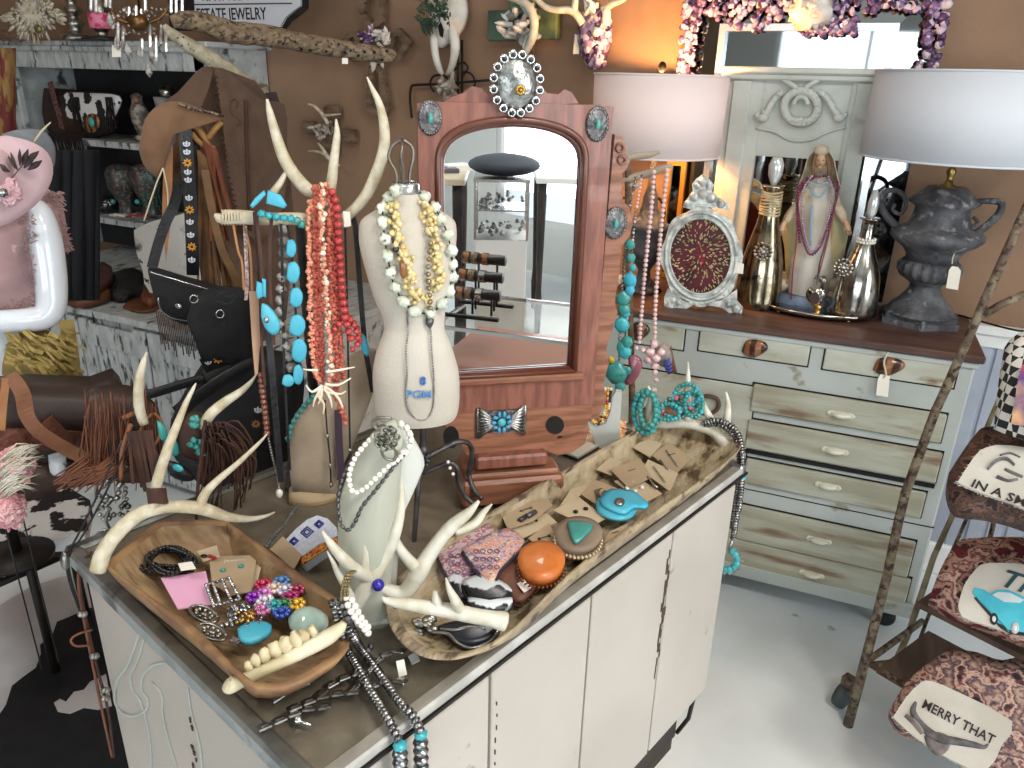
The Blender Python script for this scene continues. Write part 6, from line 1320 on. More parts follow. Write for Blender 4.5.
# long navajo pearls over the edge
wp2=Pl(at(368,640,z=Zt+.05)); M_np=mat('dark_silver_bead','#b3b1ae','#5f5e5e',rough=.28,metal=1,scale=120)
epl=at(388,735,z=Zt+.01)
def overedge(lb,top,glassp,edge,grp,r=.0062):
    P=[wp2.at(x,y,.0) for x,y in top]+[at(x,y,z=Zt+.012) for x,y in glassp]+[at(*edge,z=Zt+.008)]
    e=P[-1]-w*.012; P.append(V((e.x,e.y,Zt-.006)))
    P=[V(p) for p in cr([tuple(p) for p in P],6)]; t=thing('bead_necklace',lb,'necklace',P[len(P)//2],grp)
    beads(t,P,r,[M_np],step=r*.98,sc=(1,1,.55),name='bead',n=9,m=5,rj=.08)
    last=P[-1]; mb=MB(); mb.ball(last-cz*.006,.0085,8,6,(1,1,.7),None,.4); part(t,'turquoise_nugget',mb,M_turq)
    for i in range(6):
        mb=MB(); mb.ball(last-cz*(.018+.0125*i),.0095,10,6,(1,1,.55)); part(t,'large_bead',mb,M_np)
        if i%2==0: mb=MB(); mb.ball(last-cz*(.024+.0125*i),.0055,8,5,(1,1,.5)); part(t,'turquoise_disc',mb,M_turq)
overedge('dark silver bead necklace strand nearer the tan bowl, hanging off the counter edge',[(333,602),(337,618),(341,632)],[(347,648),(360,672),(374,696),(385,714)],(392,727),'silver bead strands over the counter edge')
overedge('dark silver bead necklace strand nearer the long tray, hanging off the counter edge',[(338,602),(346,622),(354,638)],[(362,650),(376,669),(390,689),(402,705)],(413,716),'silver bead strands over the counter edge')
t=thing('pearl_necklace','white pearl strand draped over the foot of the white antler','necklace',wp2.at(350,610)); 
for k,pts in enumerate(([(346,597,.01),(348,606,.015),(354,616,.015),(362,626,.01),(369,634,.005)],[(352,600,.01),(358,612,.01),(364,622,.01),(370,630,.005)])): beads(t,pathpx(wp2,pts),.0045,[M_pearl],step=.0095,name='pearl',n=8,m=6)
t=thing('chain_necklace','fine antique gold chain wound around the foot of the white antler','necklace',wp2.at(345,590)); mb=MB()
for k in range(3): strand(mb,pathpx(wp2,[(341+k*3,600,.01),(342+k*3,588,.015),(346+k*2,576,.01),(352+k*2,571,.0)]),.0022,.0042,n=5,m=4)
part(t,'chain',mb,mat('dull_gold_chain','#8c7a56',rough=.35,metal=.8),kind='stuff')
t=thing('bead_necklace','strand of gunmetal beads and chain between the two dark silver strands','necklace',at(355,640,z=Zt+.01)); P=[wp2.at(342,606,.012),wp2.at(350,622,.008)]+[at(x,y,z=Zt+.01) for x,y in((358,640),(366,652),(371,646))]; beads(t,[V(p) for p in cr([tuple(p) for p in P],5)],.0045,[M_oxid],step=.009,n=7,m=5)
# ================================================================ far end of the counter : antler with bracelets
eo=at(690,432,z=Zt+.045); ep=Pl(eo)
t=thing('antler','small antler with bracelets and a necklace, lying across the far end of the long tray','antler',eo)
mb=MB(); tp(mb,ep,[(640,425,3),(650,423,4),(664,424,4.6),(682,423,5),(700,426,5.5),(714,431,6.5),(723,440,7),(726,446,6.5)],12); part(t,'beam',mb,M_antlerw)
for pts in([(702,394,1,.0),(704,406,2.8),(710,418,4),(716,430,5)],[(726,392,1,-.01),(728,404,2.8,-.01),(727,418,4,-.005),(723,432,5)],[(648,386,1.2,.01),(651,398,3,.01),(649,412,4,.01),(648,424,4)],[(688,362,.8,-.01),(688,378,2.6,-.01),(687,398,4,-.005),(688,420,4.5)],[(653,388,.8,.0),(653,400,2.4),(651,414,3)]):
    mb=MB(); tp(mb,ep,pts,10); part(t,'tine',mb,M_antlerw)
def bracelet(lb,c_,rx,ry,n,o,m,r=.0065,grp='turquoise bracelets on the small antler'):
    t=thing('bracelet',lb,'bracelet',ep.at(*c_,o),grp)
    P=[ep.at(c_[0]+rx*cos(a),c_[1]+ry*sin(a),o+.012*sin(a*1.0+.6)) for a in [2*PI*i/40 for i in range(41)]]; beads(t,P,r,m,step=r*1.6,nz=.5,name='turquoise_nugget',n=8,m=6)
    return t
bracelet('chunky turquoise nugget bracelet, outer loop on the left tine',(646,412),12,21,0,.02,[M_turq,M_turq2])
bracelet('chunky turquoise nugget bracelet, inner loop on the left tine',(648,410),8,17,0,.03,[M_turq2])
for i,(c_,rx,ry) in enumerate((((687,395),12,11),((686,403),14,10),((676,408),14,10),((668,412),12,8),((694,404),9,13))):
    bracelet(['turquoise bracelet at the top of the pile on the middle tine','turquoise bracelet in the middle of the pile on the middle tine','turquoise bracelet with tiny red bits low in the pile','turquoise bracelet lowest in the pile against the antler beam','turquoise bracelet on the outer side of the pile'][i],c_,rx,ry,0,.01+.006*i,[M_turq,M_turq2] if i!=2 else [M_turq,M_turq2,mat('pink_stone','#c46a70'),M_oxid],r=.0048)
t=thing('bead_necklace','long dark silver disc bead necklace with turquoise naja hanging off the far counter corner','necklace',ep.at(741,480)); P=pathpx(ep,[(704,423,.01),(716,420,.02),(728,424,.02),(737,432,.02),(741,446,.02),(742,470,.02),(740,500,.02),(736,520,.02),(733,540,.02)]); beads(t,P,.0068,[M_np],step=.0062,sc=(1,1,.5),name='disc_bead',n=9,m=5)
P=pathpx(ep,[(700,426,.0),(712,424,.012),(722,426,.02),(732,434,.015),(738,445,.012),(739,470,.012),(735,500,.012),(732,530,.014)]); beads(t,P,.006,[M_np],step=.0062,sc=(1,1,.5),name='disc_bead',n=9,m=5)
c_=(727,561)
for i in range(12):
    a=-PI*.35+ (PI*1.7)*i/11; mb=MB(); p=ep.at(c_[0]+10*cos(a+PI*.0),c_[1]-1+10*sin(a),.02); mb.ball(p,.0078,8,6,(1,.7,1.1),None,.3); part(t,'naja_stone',mb,M_turq if i%2 else M_turq2)
mb=MB(); 
for i in range(18): a=2*PI*i/18; mb.ball(ep.at(c_[0]+15*cos(a),c_[1]+13*sin(a),.018),.0028,6,4)
mb.tube([ep.at(732,541,.02),ep.at(729,550,.02)],.003,6); part(t,'naja_setting',mb,M_silver)
mb=MB(); mb.ball(ep.at(743,478,.02),.006,8,6); part(t,'turquoise_spacer',mb,M_turq)
# white u-shaped collar stand
uo=at(601,446,z=Zt); up=Pl(uo)
t=thing('collar_stand','white leather U shaped necklace stand beside the foot of the vanity mirror','stand',uo)
mb=MB(); slab(mb,up,[(582,408),(585,407),(592,418),(598,424),(606,421),(611,408),(613,394),(616,389),(622,390),(620,420),(620,438),(602,446),(597,443)],.012); part(t,'white_form',mb,M_sagew)
t=thing('bead_necklace','multicolour seed bead collar in orange black and yellow on the white U shaped stand','necklace',up.at(600,424,.016),None)
mc=['#c8862e','#1e1a1c','#d9b640','#1e1a1c','#a83a34','#d8d2c4']
ms=[mat('seed_'+c_[1:],c_,rough=.35) for c_ in mc]
for k,d in enumerate((0,3.2,6.4)): beads(t,pathpx(up,[(590-d*.2,416+d*.2,.014),(596,424-d*.2,.014),(603,421-d,.014),(608-d*.4,411-d*.5,.014),(610-d*.8,398,.014),(611-d*.9,388,.014)]),.0034,ms,step=.0052,name='seed_bead',n=6,m=4)
mb=MB(); lay(mb,[(555,450),(592,434),(600,446),(578,459)],Zt+.003,.004); one('acrylic_card','pale grey plastic card lying on the counter behind the long tray','card',mb,mat('frosted_plastic','#a9aaa2',rough=.3))
# strands hanging behind the mirror post
ho=at(640,432,z=Zt); hp=Pl(ho+V((.02,.10,0)))
t=thing('jewelry_stand','driftwood branch necklace stand rising behind the vanity mirror post','stand',V((hp.p.x,hp.p.y,Zt)))
mb=MB(); tp(mb,hp,[(632,432,4),(632,380,3.2),(630,300,3),(628,220,3),(628,165,3)],9); part(t,'post',mb,M_driftw)
M_pdrift=mat('pale_driftwood','#b9ab98','#9d8e7b',rough=.8,scale=14)
for pts in([(622,161,1.5),(632,157,3.4),(648,155,3.4),(660,152,1.5)],[(620,182,1.5),(632,178,4),(650,173,4),(664,168,3.4),(673,165,1.6)],[(626,184,1.5),(634,186,3),(640,184,1.8)]):
    mb=MB(); tp(mb,hp,pts,9); part(t,'branch_arm',mb,M_pdrift)
mb=MB(); mb.lathe([(.05,0),(.05,.008),(.02,.014)],V((hp.p.x,hp.p.y,Zt)),n=20); part(t,'base',mb,M_driftw)
g='necklaces on the driftwood stand'
M_rose=mat('rose_quartz','#dbbcb9','#cda8a6',rough=.3,scale=30,coat=.3)
for lb,pts in(('pale pink rose quartz bead strand, left fall on the driftwood stand',[(654,172,.02),(652,200,.02),(648,240,.02),(644,280,.02),(641,320,.02),(639,345,.02)]),('pale pink rose quartz bead strand, right fall on the driftwood stand',[(667,170,.02),(664,200,.02),(660,240,.02),(657,280,.02),(655,315,.02),(655,345,.02)])):
    t,P=hang('necklace',lb,g,pts,pl=hp); beads(t,P,.0048,[M_rose],step=.0098,name='rose_bead',n=8,m=6)
t=thing('necklace','rose quartz chunk pendant cluster at the bottom of the pink strands','necklace',hp.at(652,358,.03),g)
for i,(x,y,r) in enumerate([(654,344,4.5),(650,352,5),(643,350,3),(648,360,4),(656,358,5),(661,352,4),(655,366,4),(636,348,2.5),(655,372,3),(656,380,2.5),(655,390,2.5)]): mb=MB(); p=hp.at(x,y,.03); mb.ball(p,r*ppx(p),9,6,(1,1,.9),None,.5,8,i); part(t,'quartz_chunk',mb,M_rose)
t=thing('necklace','grey agate slice pendant with bright blue chevron beads below the pink strands','necklace',hp.at(664,362,.02),g); mb=MB(); bow(mb,hp,[(655,348),(664,343),(671,350),(672,362),(664,366),(657,362)],.006,.006,.02,2); part(t,'agate_slice',mb,mat('grey_agate','#8d8078','#6f6258',rough=.35,scale=30))
mb=MB(); bow(mb,hp,[(671,345),(677,372),(668,374),(664,366)],.003,.003,.018,1); part(t,'brown_tab',mb,M_leather)
mb=MB()
for i in range(4): y=358+3.4*i; tp(mb,hp,[(664+i*.7,y+2,.9,.034),(667+i*.7,y+4,.9,.034),(670+i*.7,y+1,.9,.034)],5,1)
part(t,'blue_chevron',mb,mat('cobalt_beads','#2546b4',rough=.3))
t,P=hang('necklace','long silver and turquoise bead necklace hanging beside the vanity mirror post',g,[(636,178,.03),(631,200,.03),(627,230,.03),(624,265,.03),(622,290,.03),(620,330,.03),(619,370,.03)],pl=hp); beads(t,P,.0036,[M_np],step=.0078,name='silver_bead',n=7,m=5)
t,P=hang('necklace','mixed turquoise disc necklace ending in one big round turquoise slab',g,[(642,176,.03),(637,205,.03),(633,235,.03),(631,265,.03),(629,295,.03),(626,330,.03),(622,360,.03),(617,375,.03)],pl=hp); beads(t,P[:26],.0034,[M_rose,M_np],step=.0075,name='small_bead',n=7,m=5)
for i,(x,y,r,m) in enumerate([(630,245,5,M_turq2),(631,258,4.5,M_turq2),(633,268,3.5,M_turq),(630,280,7,M_turqb),(630,290,5,M_turqb),(623,299,7,M_turq2),(624,310,6,M_turq2),(626,314,4,M_turq),(622,325,7.5,M_turq),(627,342,6,M_turq2),(621,347,5,M_turq2),(625,352,6.5,M_turq),(616,373,11,M_turq2),(628,371,4,M_turq2),(620,387,5.5,M_turq2)]):
    mb=MB(); p=hp.at(x,y,.036); mb.ball(p,r*ppx(p),14,8,(1,.45,1.05),Matrix((hp.u,hp.n,cz)).transposed(),.25,8,i); part(t,'turquoise_disc',mb,m)
mb=MB(); mb.ball(hp.at(611,360,.04),.008,8,6,(1,.6,1),None,.4); part(t,'yellow_stone',mb,mat('mustard_stone','#c4a13c',rough=.5))
t=thing('necklace','mauve pink turned shell pendant beside the big turquoise slab','necklace',hp.at(632,368,.02),g); mb=MB(); bow(mb,hp,[(628,358),(634,354),(642,360),(641,370),(634,382),(626,384),(625,378),(631,368)],.006,.006,.02,2); part(t,'shell',mb,mat('mauve_shell','#a0606a','#8a505c',rough=.3,coat=.4,scale=18))
# candles? tall dark leather pouch beyond the mirror base is not visible from here
# ================================================================ left side
def HP(px,py,d): r=ray(px,py)/F; return CAM+r*d
# --- hutch top
hp_=Pl((0,hy-.02,0),(0,-1,0)); hi=Pl((0,hy+.12,0),(0,-1,0))
M_feather=mat('cream_feathers','#d9d2c2','#c4b79f',rough=.9,scale=30,bump=.6,bscale=60)
b=hp_.at(30,50); b.z=hz1+.02; t=thing('feather_headpiece','fluffy cream feather headpiece with an old gold brooch on top of the hutch','headpiece',b)
mb=MB()
for i in range(230):
    a=ru(0,2*PI); x=34+ru(5,26)*cos(a); y=17+ru(4,20)*sin(a); p=hp_.at(x,y,ru(.0,.05)); q=hp_.at(34+1.35*(x-34),17+1.4*(y-17)+2,ru(0,.04)); mb.tube([p,p.lerp(q,.6),q],[.006,.009,.001],5,.35)
part(t,'feathers',mb,M_feather,kind='stuff')
mb=MB(); mb.ball(hp_.at(35,15,.0),.085,16,10,(1.1,.5,.85),None,.3); part(t,'puff_base',mb,M_feather)
mb=MB(); c_=hp_.at(38,29,.07); mb.ball(c_,.022,14,8,(1,.5,.8)); part(t,'brooch',mb,mat('old_gold_brooch','#8b8157',rough=.4,metal=.7)); 
mb=MB()
for i in range(14): tp(mb,hp_,[(-8,34+ru(-8,6),1,.02),(4,36+ru(-6,6),.9,.03),(17,40+ru(-5,5),.5,.04)],5,2)
one('twig_bundle','bundle of thin dark twigs at the far end of the hutch top','twigs',mb,M_driftw,kind='stuff')
b=V(hp_.at(78,42)); b.z=hz1+.02; t=thing('candlestick','turned silver mercury glass candlestick on top of the hutch','candlestick',b); part(t,'turned_stem',latpx(MB(),b,[(41,16),(36,15),(33,8),(29,5),(26,8),(23,9),(20,5),(16,4),(13,8),(10,9),(6,5),(2,4),(-4,9),(-8,10)],24),M_silver)
b=V(hp_.at(103,40)); b.z=hz1+.02; t=thing('beaded_cup','silver cup with a hot pink beaded band on top of the hutch','cup',b); part(t,'cup',latpx(MB(),b,[(40,11),(38,12),(36,5),(31,6),(29,9),(12,10),(-4,10)],20),M_silver); part(t,'pink_band',latpx(MB(),b,[(29,9.6),(28,10.4),(14,10.6),(13,10)],20),mat('hot_pink_beads','#c2366a','#d97a94',rough=.3,scale=60,kind='cells')); part(t,'black_saucer',latpx(MB(),b,[(40.5,19),(39,20),(37,16),(36,6)],24),M_leatherb)
# chandelier
M_cryst=mat('chandelier_crystal','#d5d2ce','#a3a09c',rough=.08,metal=.35,scale=60,coat=.8)
chp=Pl(HP(140,30,2.35)); t=thing('chandelier','crystal drop chandelier hanging in front of the hutch top','chandelier',chp.at(140,-20))
q=ppx(chp.p)
mb=MB(); mb.tube([chp.at(140,10),V((chp.at(140,10).x,chp.at(140,10).y,HC))],.004,6); c_=chp.at(137,22); mb.ball(c_,11*q,12,8,(1.2,.8,.8)); tp(mb,chp,[(110,10,1.4),(120,20,1.8),(140,24,2),(160,18,1.8),(170,5,1.4)],8); part(t,'brass_frame',mb,mat('aged_brass','#7a5a3a',rough=.35,metal=.9))
def prismdrop(x,y0,y1,o,r=1.6):
    mb=MB(); a=chp.at(x,y0,o); bq=chp.at(x,y1,o); mb.tube([a,a.lerp(bq,.08),a.lerp(bq,.9),bq],[.5*r*q,r*q,1.15*r*q,.15*q],6,sm=False); part(t,'crystal_drop',mb,M_cryst)
for i,(x,y0,y1) in enumerate([(91,-10,12),(96,-10,13),(106,-6,8),(110,-4,9),(113,14,30),(118,22,48),(123,26,50),(129,6,18),(136,5,22),(145,-8,12),(150,22,50),(156,35,64),(161,24,46),(166,28,54),(171,-6,14),(176,-8,18),(182,-10,16),(142,38,58),(134,20,34),(141,8,28)]): prismdrop(x,y0,y1,.02*(i%3-1))
for (x,y) in((149,71),(110,20),(128,50),(117,44),(140,52),(152,54)): mb=MB(); p=chp.at(x,y,.01); mb.tube([p+cz*7*q,p+cz*3*q,p-cz*2*q,p-cz*6*q],[.4*q,2.2*q,3.6*q,.3*q],8,sm=False); part(t,'teardrop',mb,M_cryst)
mb=MB()
for i in range(60): mb.ball(chp.at(ru(112,168),ru(8,34),ru(-.03,.03)),ru(1,2.2)*q,6,4,nz=.3)
part(t,'bead_swags',mb,mat('smoky_bead','#7d6250','#cfc3ba',rough=.1,scale=90,metal=.3),kind='stuff')
one('price_tag','blank white tag hanging off the chandelier by the hutch cornice','tag',slab(MB(),chp,[(112,45),(121,45),(121,57),(112,57)],.001),M_tag)
# sign
sgp=Pl((0,hy+.10,0),(0,-1,0)); t=thing('shop_sign','white sign with black border reading estate jewelry, standing on the hutch','sign',sgp.at(245,34)); 
O=[(168,-40),(306,-40),(309,8),(300,16),(292,22),(285,31),(172,31)]
mb=MB(); slab(mb,sgp,O,.012); part(t,'black_border',mb,M_leatherb); 
mb=MB(); slab(mb,sgp,[(193,-40),(301,-40),(302,6),(294,12),(287,18),(282,27),(196,27)],.003,.012); part(t,'white_face',mb,mat('sign_white','#c9cbd3',rough=.5))
M_blk=mat('sign_black','#15151a',rough=.6)
ux=sgp.at(280,16)-sgp.at(200,16); 
s_=text(t,'sign_lettering','ESTATE JEWELRY',.060,sgp.at(197,20,.0155),(1,0,-.0),cz,M_blk,.0006,xs=.80); text(t,'sign_lettering','VINTAGE &',.060,sgp.at(200,1,.0155),(1,0,0),cz,M_blk,.0006,xs=.9)
mb=MB(); slab(mb,sgp,[(194,4),(292,2.8),(292,4),(194,5.2)],.001,.0155); part(t,'divider_line',mb,M_blk)
mb=MB(); P=outl(sgp,[(301,-10),(301,6),(293,11.5),(286,17.5),(281,26)],.016); mb.tube(P,.0012,4); part(t,'thin_border_line',mb,M_blk)
# cholla wood
M_cholla=mat('cholla_wood','#6f5d49','#8e7a61',rough=.8,scale=26,stretch=(1,3,3),bump=.8,bscale=60,c3='#43362b',lo3=.52,hi3=.62,s3=30); M_chollap=mat('pale_cholla_wood','#a9a18b','#8f866f',rough=.75,scale=40,bump=.4,bscale=30,c3='#84775e',lo3=.6,hi3=.68,s3=20)
cpz_=Pl(HP(290,35,2.15)); t=thing('cholla_branch','long brown cholla wood branch with holes stretching across the top of the hutch','branch',cpz_.at(290,45))
mb=MB(); tp(mb,cpz_,[(172,22,6),(185,20,9),(205,23,10),(230,32,11),(262,35,10),(300,42,9),(340,49,8.5),(375,54,8),(392,56,6),(395,57,3)],16,nz=.16); part(t,'trunk',mb,M_cholla)
mb=MB(); q=ppx(cpz_.p)
for i in range(22): 
    x=240+7*i+ru(-2,2); y=36+(x-240)*.135+ru(-5,5); mb.ball(cpz_.at(x,y,8.4*q-abs(y-36-(x-240)*.135)*.25*q),1.7*q,7,5,(1.3,.5,.9))
part(t,'hole',mb,M_dark,kind='stuff')
one('price_tag','small white tag under the middle of the brown cholla branch','tag',slab(MB(),cpz_,[(342,58),(348,58),(348,64),(342,64)],.001,.01),M_tag)
cp2=Pl(HP(220,65,2.05)); t=thing('cholla_branch','pale cholla wood stick with small dark holes slanting down from the chandelier','branch',cp2.at(220,70))
mb=MB(); tp(mb,cp2,[(164,25,2.5),(172,34,5.5),(190,46,7),(215,62,8),(240,80,8.5),(262,96,7.5),(272,103,4)],14,nz=.12); part(t,'trunk',mb,M_chollap)
mb=MB(); q=ppx(cp2.p)
for i in range(26): 
    x=178+3.3*i; y=36+(x-176)*.72; k=ru(-5,5); mb.ball(cp2.at(x+k*.6,y-k*.8,6.8*q-abs(k)*.35*q),1.0*q,6,4,(1.5,.5,.8))
part(t,'hole',mb,M_dark,kind='stuff')
mb=MB()
for k in range(4): tp(mb,cp2,[(266,84,.8,.02),(270,92,.8,.03),(266+k,100,.8,.03),(258,98-k,.8,.03),(256,90,.8,.03),(261,84+k,.8,.02),(266,86,.8,.02)],5,3)
part(t,'wire_binding',mb,M_driftw)
# --- inside the hutch
def shelfb(px,z): p=hi.at(px,100); return V((p.x,p.y,z))
zA=sz1+.016; zB=sz2+.016; zC=Hb+.002
M_cowbw=mat('black_white_cowhide','#cfcfcf','#1a181a',rough=.8,scale=13,lo=.49,hi=.51,bump=.2,bscale=100)
hb=Pl((0,hy+.06,0),(0,-1,0)); t=thing('handbag','black and white cowhide handbag with a turquoise concho, on the upper hutch shelf','handbag',V((hb.at(90,130).x,hy+.1,zA)))
mb=MB(); bow(mb,hb,[(56,88),(88,91),(122,95),(120,116),(112,134),(85,138),(62,134),(54,112)],.06,.03,-.06,2); part(t,'brown_body',mb,mat('dark_brown_leather','#33241e','#2a1d18',rough=.5))
mb=MB(); bow(mb,hb,[(62,92),(90,93),(120,96),(118,112),(106,128),(90,131),(80,122),(62,118)],.01,.02,.01,3); part(t,'cowhide_flap',mb,M_cowbw)
mb=MB(); q=ppx(hb.at(92,122)); bow(mb,hb,ell(92.5,123,8,10,20),.006,.008,.032,1); cc=part(t,'concho',mb,M_agate); mb=MB(); mb.ball(hb.at(91.5,122,.048),4*q,10,7,(1,.6,1.2)); part(cc,'turquoise_stone',mb,M_turq2)
for x in(74,108):
    mb=MB(); fringe(mb,hb.at(x-3,97,.04),hb.at(x+4,97,.04),10,.14,.006,.015,dr=(0,-.05,-1)); part(t,'black_tassel',mb,M_leatherb,kind='stuff')
mb=MB(); mb.strip(pathpx(hb,[(50,82,.03),(54,98,.035),(60,118,.03),(62,128,.02)]),.03,hb.u,.006); part(t,'sequin_strap',mb,mat('rose_sequins','#8a6a68','#54403e',rough=.3,metal=.5,scale=90))
mb=MB(); fringe(mb,V((hb.at(66,138).x,hy-.02,zA+.02)),V((hb.at(98,138).x,hy-.02,zA+.02)),34,.30,.007,.03); one('fringe_shawl','heap of long black leather fringe spilling over the upper hutch shelf','fringe',mb,M_leatherb,kind='stuff')
b=shelfb(137,zA); t=thing('figurine','small dark carved figurine on a wooden foot on the upper hutch shelf','figurine',b); mb=latpx(MB(),b,[(141,7),(137,8),(134,4),(130,5),(122,8),(112,9),(104,6),(100,5),(96,6),(93,2)],16); part(t,'carved_body',mb,mat('carved_dark_stone','#4c443e','#9a8f84',rough=.4,scale=40,lo=.45,hi=.6)); mb=MB(); mb.ball(hi.at(136,100,.03),.014,10,7); part(t,'head',mb,mat('face_clay','#8a5f48'))
b=shelfb(149,zA); t=thing('goblet','pale grey stone goblet behind the figurine on the upper hutch shelf','goblet',b+V((0,.08,0))); part(t,'bowl',latpx(MB(),b+V((0,.08,0)),[(136,8),(134,8),(132,3),(122,3),(118,7),(104,9),(97,10),(97,8)],18),mat('grey_marble','#9a9a98','#7c7c7b',rough=.4,scale=14))
b=shelfb(167,zA); t=thing('ornament_ball','round silver mercury glass ball behind the brown hat in the hutch','ornament',b+V((0,.1,0))); mb=MB(); mb.ball(hi.at(167,92,-.08),.034,18,12); part(t,'ball',mb,M_merc); part(t,'cup_stand',latpx(MB(),b+V((0,.1,0)),[(136,7),(130,4),(110,3),(102,8)],14),M_iron)
M_mosaic=multi('mosaic_cup',['#2b2a2e','#4a443e','#5d3431','#2f4b4a','#6a655e','#3b3633'],scale=110,rough=.35)
for lb,x in(('skull shaped mosaic goblet on the middle hutch shelf, nearer the black fringe',109),('skull shaped mosaic goblet on the middle hutch shelf, nearer the green mesh',134)):
    b=shelfb(x,zB); t=thing('goblet',lb,'goblet',b,'mosaic goblets'); part(t,'cup',latpx(MB(),b,[(215,9),(212,8),(203,6),(196,10),(186,14),(174,15),(167,12),(164,6)],20,flute=5,fa=.05),M_mosaic)
    mb=MB(); mb.ball(V((b.x,b.y-.065,zat(b,200))),.012,8,6); part(t,'turquoise_nose',mb,M_turq2)
mb=MB()
for i in range(60):
    p=hp_.at(ru(142,160),ru(165,215),ru(.0,.03)); mb.tube([p,p+V((ru(-.02,.02),ru(-.01,.01),ru(-.05,.05)))],.0014,4)
one('net_bundle','bundle of teal green net hanging beside the hutch goblets','net',mb,mat('teal_net','#2f6b5c',rough=.7),kind='stuff')
b=shelfb(98,zB); t=thing('bowl','small black glazed bowl in the dark corner of the middle hutch shelf','bowl',shelfb(90,zB)); part(t,'bowl',latpx(MB(),shelfb(90,zB),[(215,5),(213,8),(208,11),(200,11),(196,8)],18),mat('black_glaze','#1a1b1e',rough=.12,coat=.6))
mb=MB()
for i in range(7): p=hp_.at(115+i*5,216+ru(-1,1),.0); mb.box(p+cz*.004*(i%2),(.05,.03,.008),Matrix.Rotation(ru(-.5,.5),3,'Z'),bev=.002)
one('feather_clips','row of red and white feather clips on the edge of the middle hutch shelf','clips',mb,mat('red_white_feather','#c9c3bd','#8f2c32',rough=.6,scale=14,lo=.48,hi=.52),kind='stuff')
zt_=Hb+.002
def onbase(px,py,h=0): return at(px,py,z=Hb+h)
t=thing('leather_bag','folded reddish brown leather bag lying on the hutch base top','bag',onbase(90,300)); z0=Hb+.01
for lb,pts,zz,m in(('lower_fold',[(62,290),(108,272),(118,296),(84,308),(66,304)],.01,M_leather),('upper_flap',[(64,282),(104,268),(114,282),(92,296),(66,298)],.05,mat('red_brown_leather','#5a3a30','#4c3029',rough=.55,scale=12))):
    mb=MB(); puff(mb,pts,Hb+zz,.03,.012,2); part(t,lb,mb,m)
t=thing('clutch_bag','black embossed crocodile clutch on the hutch base top','bag',onbase(126,300)); mb=MB(); puff(mb,[(108,290),(116,281),(134,276),(146,284),(144,294),(126,302),(112,301)],Hb+.005,.04,.02,2); part(t,'clutch_body',mb,mat('black_croc','#26241f','#151412',rough=.3,scale=60,kind='crack',lo=.02,hi=.1,bump=.6))
t=thing('hat','small flat brown leather hat beside the black clutch','hat',onbase(142,308)); mb=MB(); puff(mb,[(123,308),(132,300),(150,298),(160,303),(156,311),(138,313)],Hb+.004,.006,.002,3); part(t,'brim',mb,M_leather); mb=MB(); puff(mb,[(142,305),(146,297),(156,297),(158,305),(150,308)],Hb+.01,.035,.008,3); part(t,'crown',mb,M_leather)
mb=MB(); puff(mb,[(58,300),(66,290),(70,306),(62,312)],Hb+.0,.01,.01,2); 
# --- rack that carries bags and hats
rk0=HP(215,330,1.80); rk0.z=0; rp=Pl(rk0)
rk=thing('coat_rack','dark wooden post with branching pegs carrying bags, hat and leather straps','coat rack',rk0)
mb=MB(); mb.tube([rk0+cz*.02,rk0+cz*1.5],.016,10); part(rk,'post',mb,M_dolly); mb=MB(); mb.lathe([(.2,0),(.2,.02),(.05,.04)],rk0,n=24); part(rk,'foot',mb,M_dolly)
for pts in([(215,160,3),(206,140,3),(197,128,3.6),(190,124,3.8),(187,122,2)],[(215,148,2.4,.0),(205,146,2.6),(196,139,2.8),(192,132,2.6)],[(208,139,3),(216,128,3),(222,122,2.6)]): mb=MB(); tp(mb,rp,[(a[0],a[1],a[2],.02) for a in pts],8); part(rk,'peg',mb,mat('honey_wood_peg','#a77b45','#8a6235',rough=.5,scale=12))
# suede vest
vp=Pl(HP(235,120,2.0)); t=thing('suede_vest','large brown suede vest with whip stitched edges hanging behind the antler stand','vest',vp.at(235,330))
for nm,O in(('left_panel',[(205,66),(213,70),(208,90),(200,110),(190,126),(160,108),(178,92),(196,72)]),('back_panel',[(200,72),(222,68),(285,120),(285,330),(190,330),(192,160)]),('right_panel',[(214,68),(228,72),(262,100),(284,104),(287,140),(284,205),(262,240),(240,222),(228,170),(221,110)])):
    mb=MB(); slab(mb,vp,O,.006,{'left_panel':.02,'back_panel':-.02,'right_panel':.03}[nm],2); pp=part(t,nm,mb,M_suede)
    if nm=='right_panel':
        mb=MB()
        for i in range(26): k=i/25; x=215+10*k+ (12*k*k); y=76+140*k; mb.tube([vp.at(x-1,y,.038),vp.at(x+3,y+1.5,.038)],.0016,4)
        part(pp,'whip_stitch',mb,M_thong,kind='stuff')
        mb=MB(); tp(mb,vp,[(236,108,.3,.037),(238,103,.3,.037),(234,99,.3,.037),(230,104,.3,.037),(231,113,.3,.037),(237,118,.3,.037),(240,122,.3,.037),(238,126,.3,.037),(235,124,.3,.037)],5,3); part(pp,'tooled_scroll',mb,M_thong)
mb=MB(); tp(mb,vp,[(246,100,1.5,.04),(247,150,1.5,.04),(250,230,1.5,.04)],6); part(t,'hanging_cord',mb,M_thong)
one('garment_bag','dark plum garment draped behind the vest beside the hutch','garment',slab(MB(),Pl(HP(265,150,2.1)),[(262,95),(272,92),(280,104),(287,200),(284,300),(262,300)],.02,0,2),mat('plum_cloth','#3b2c2c',rough=.9))
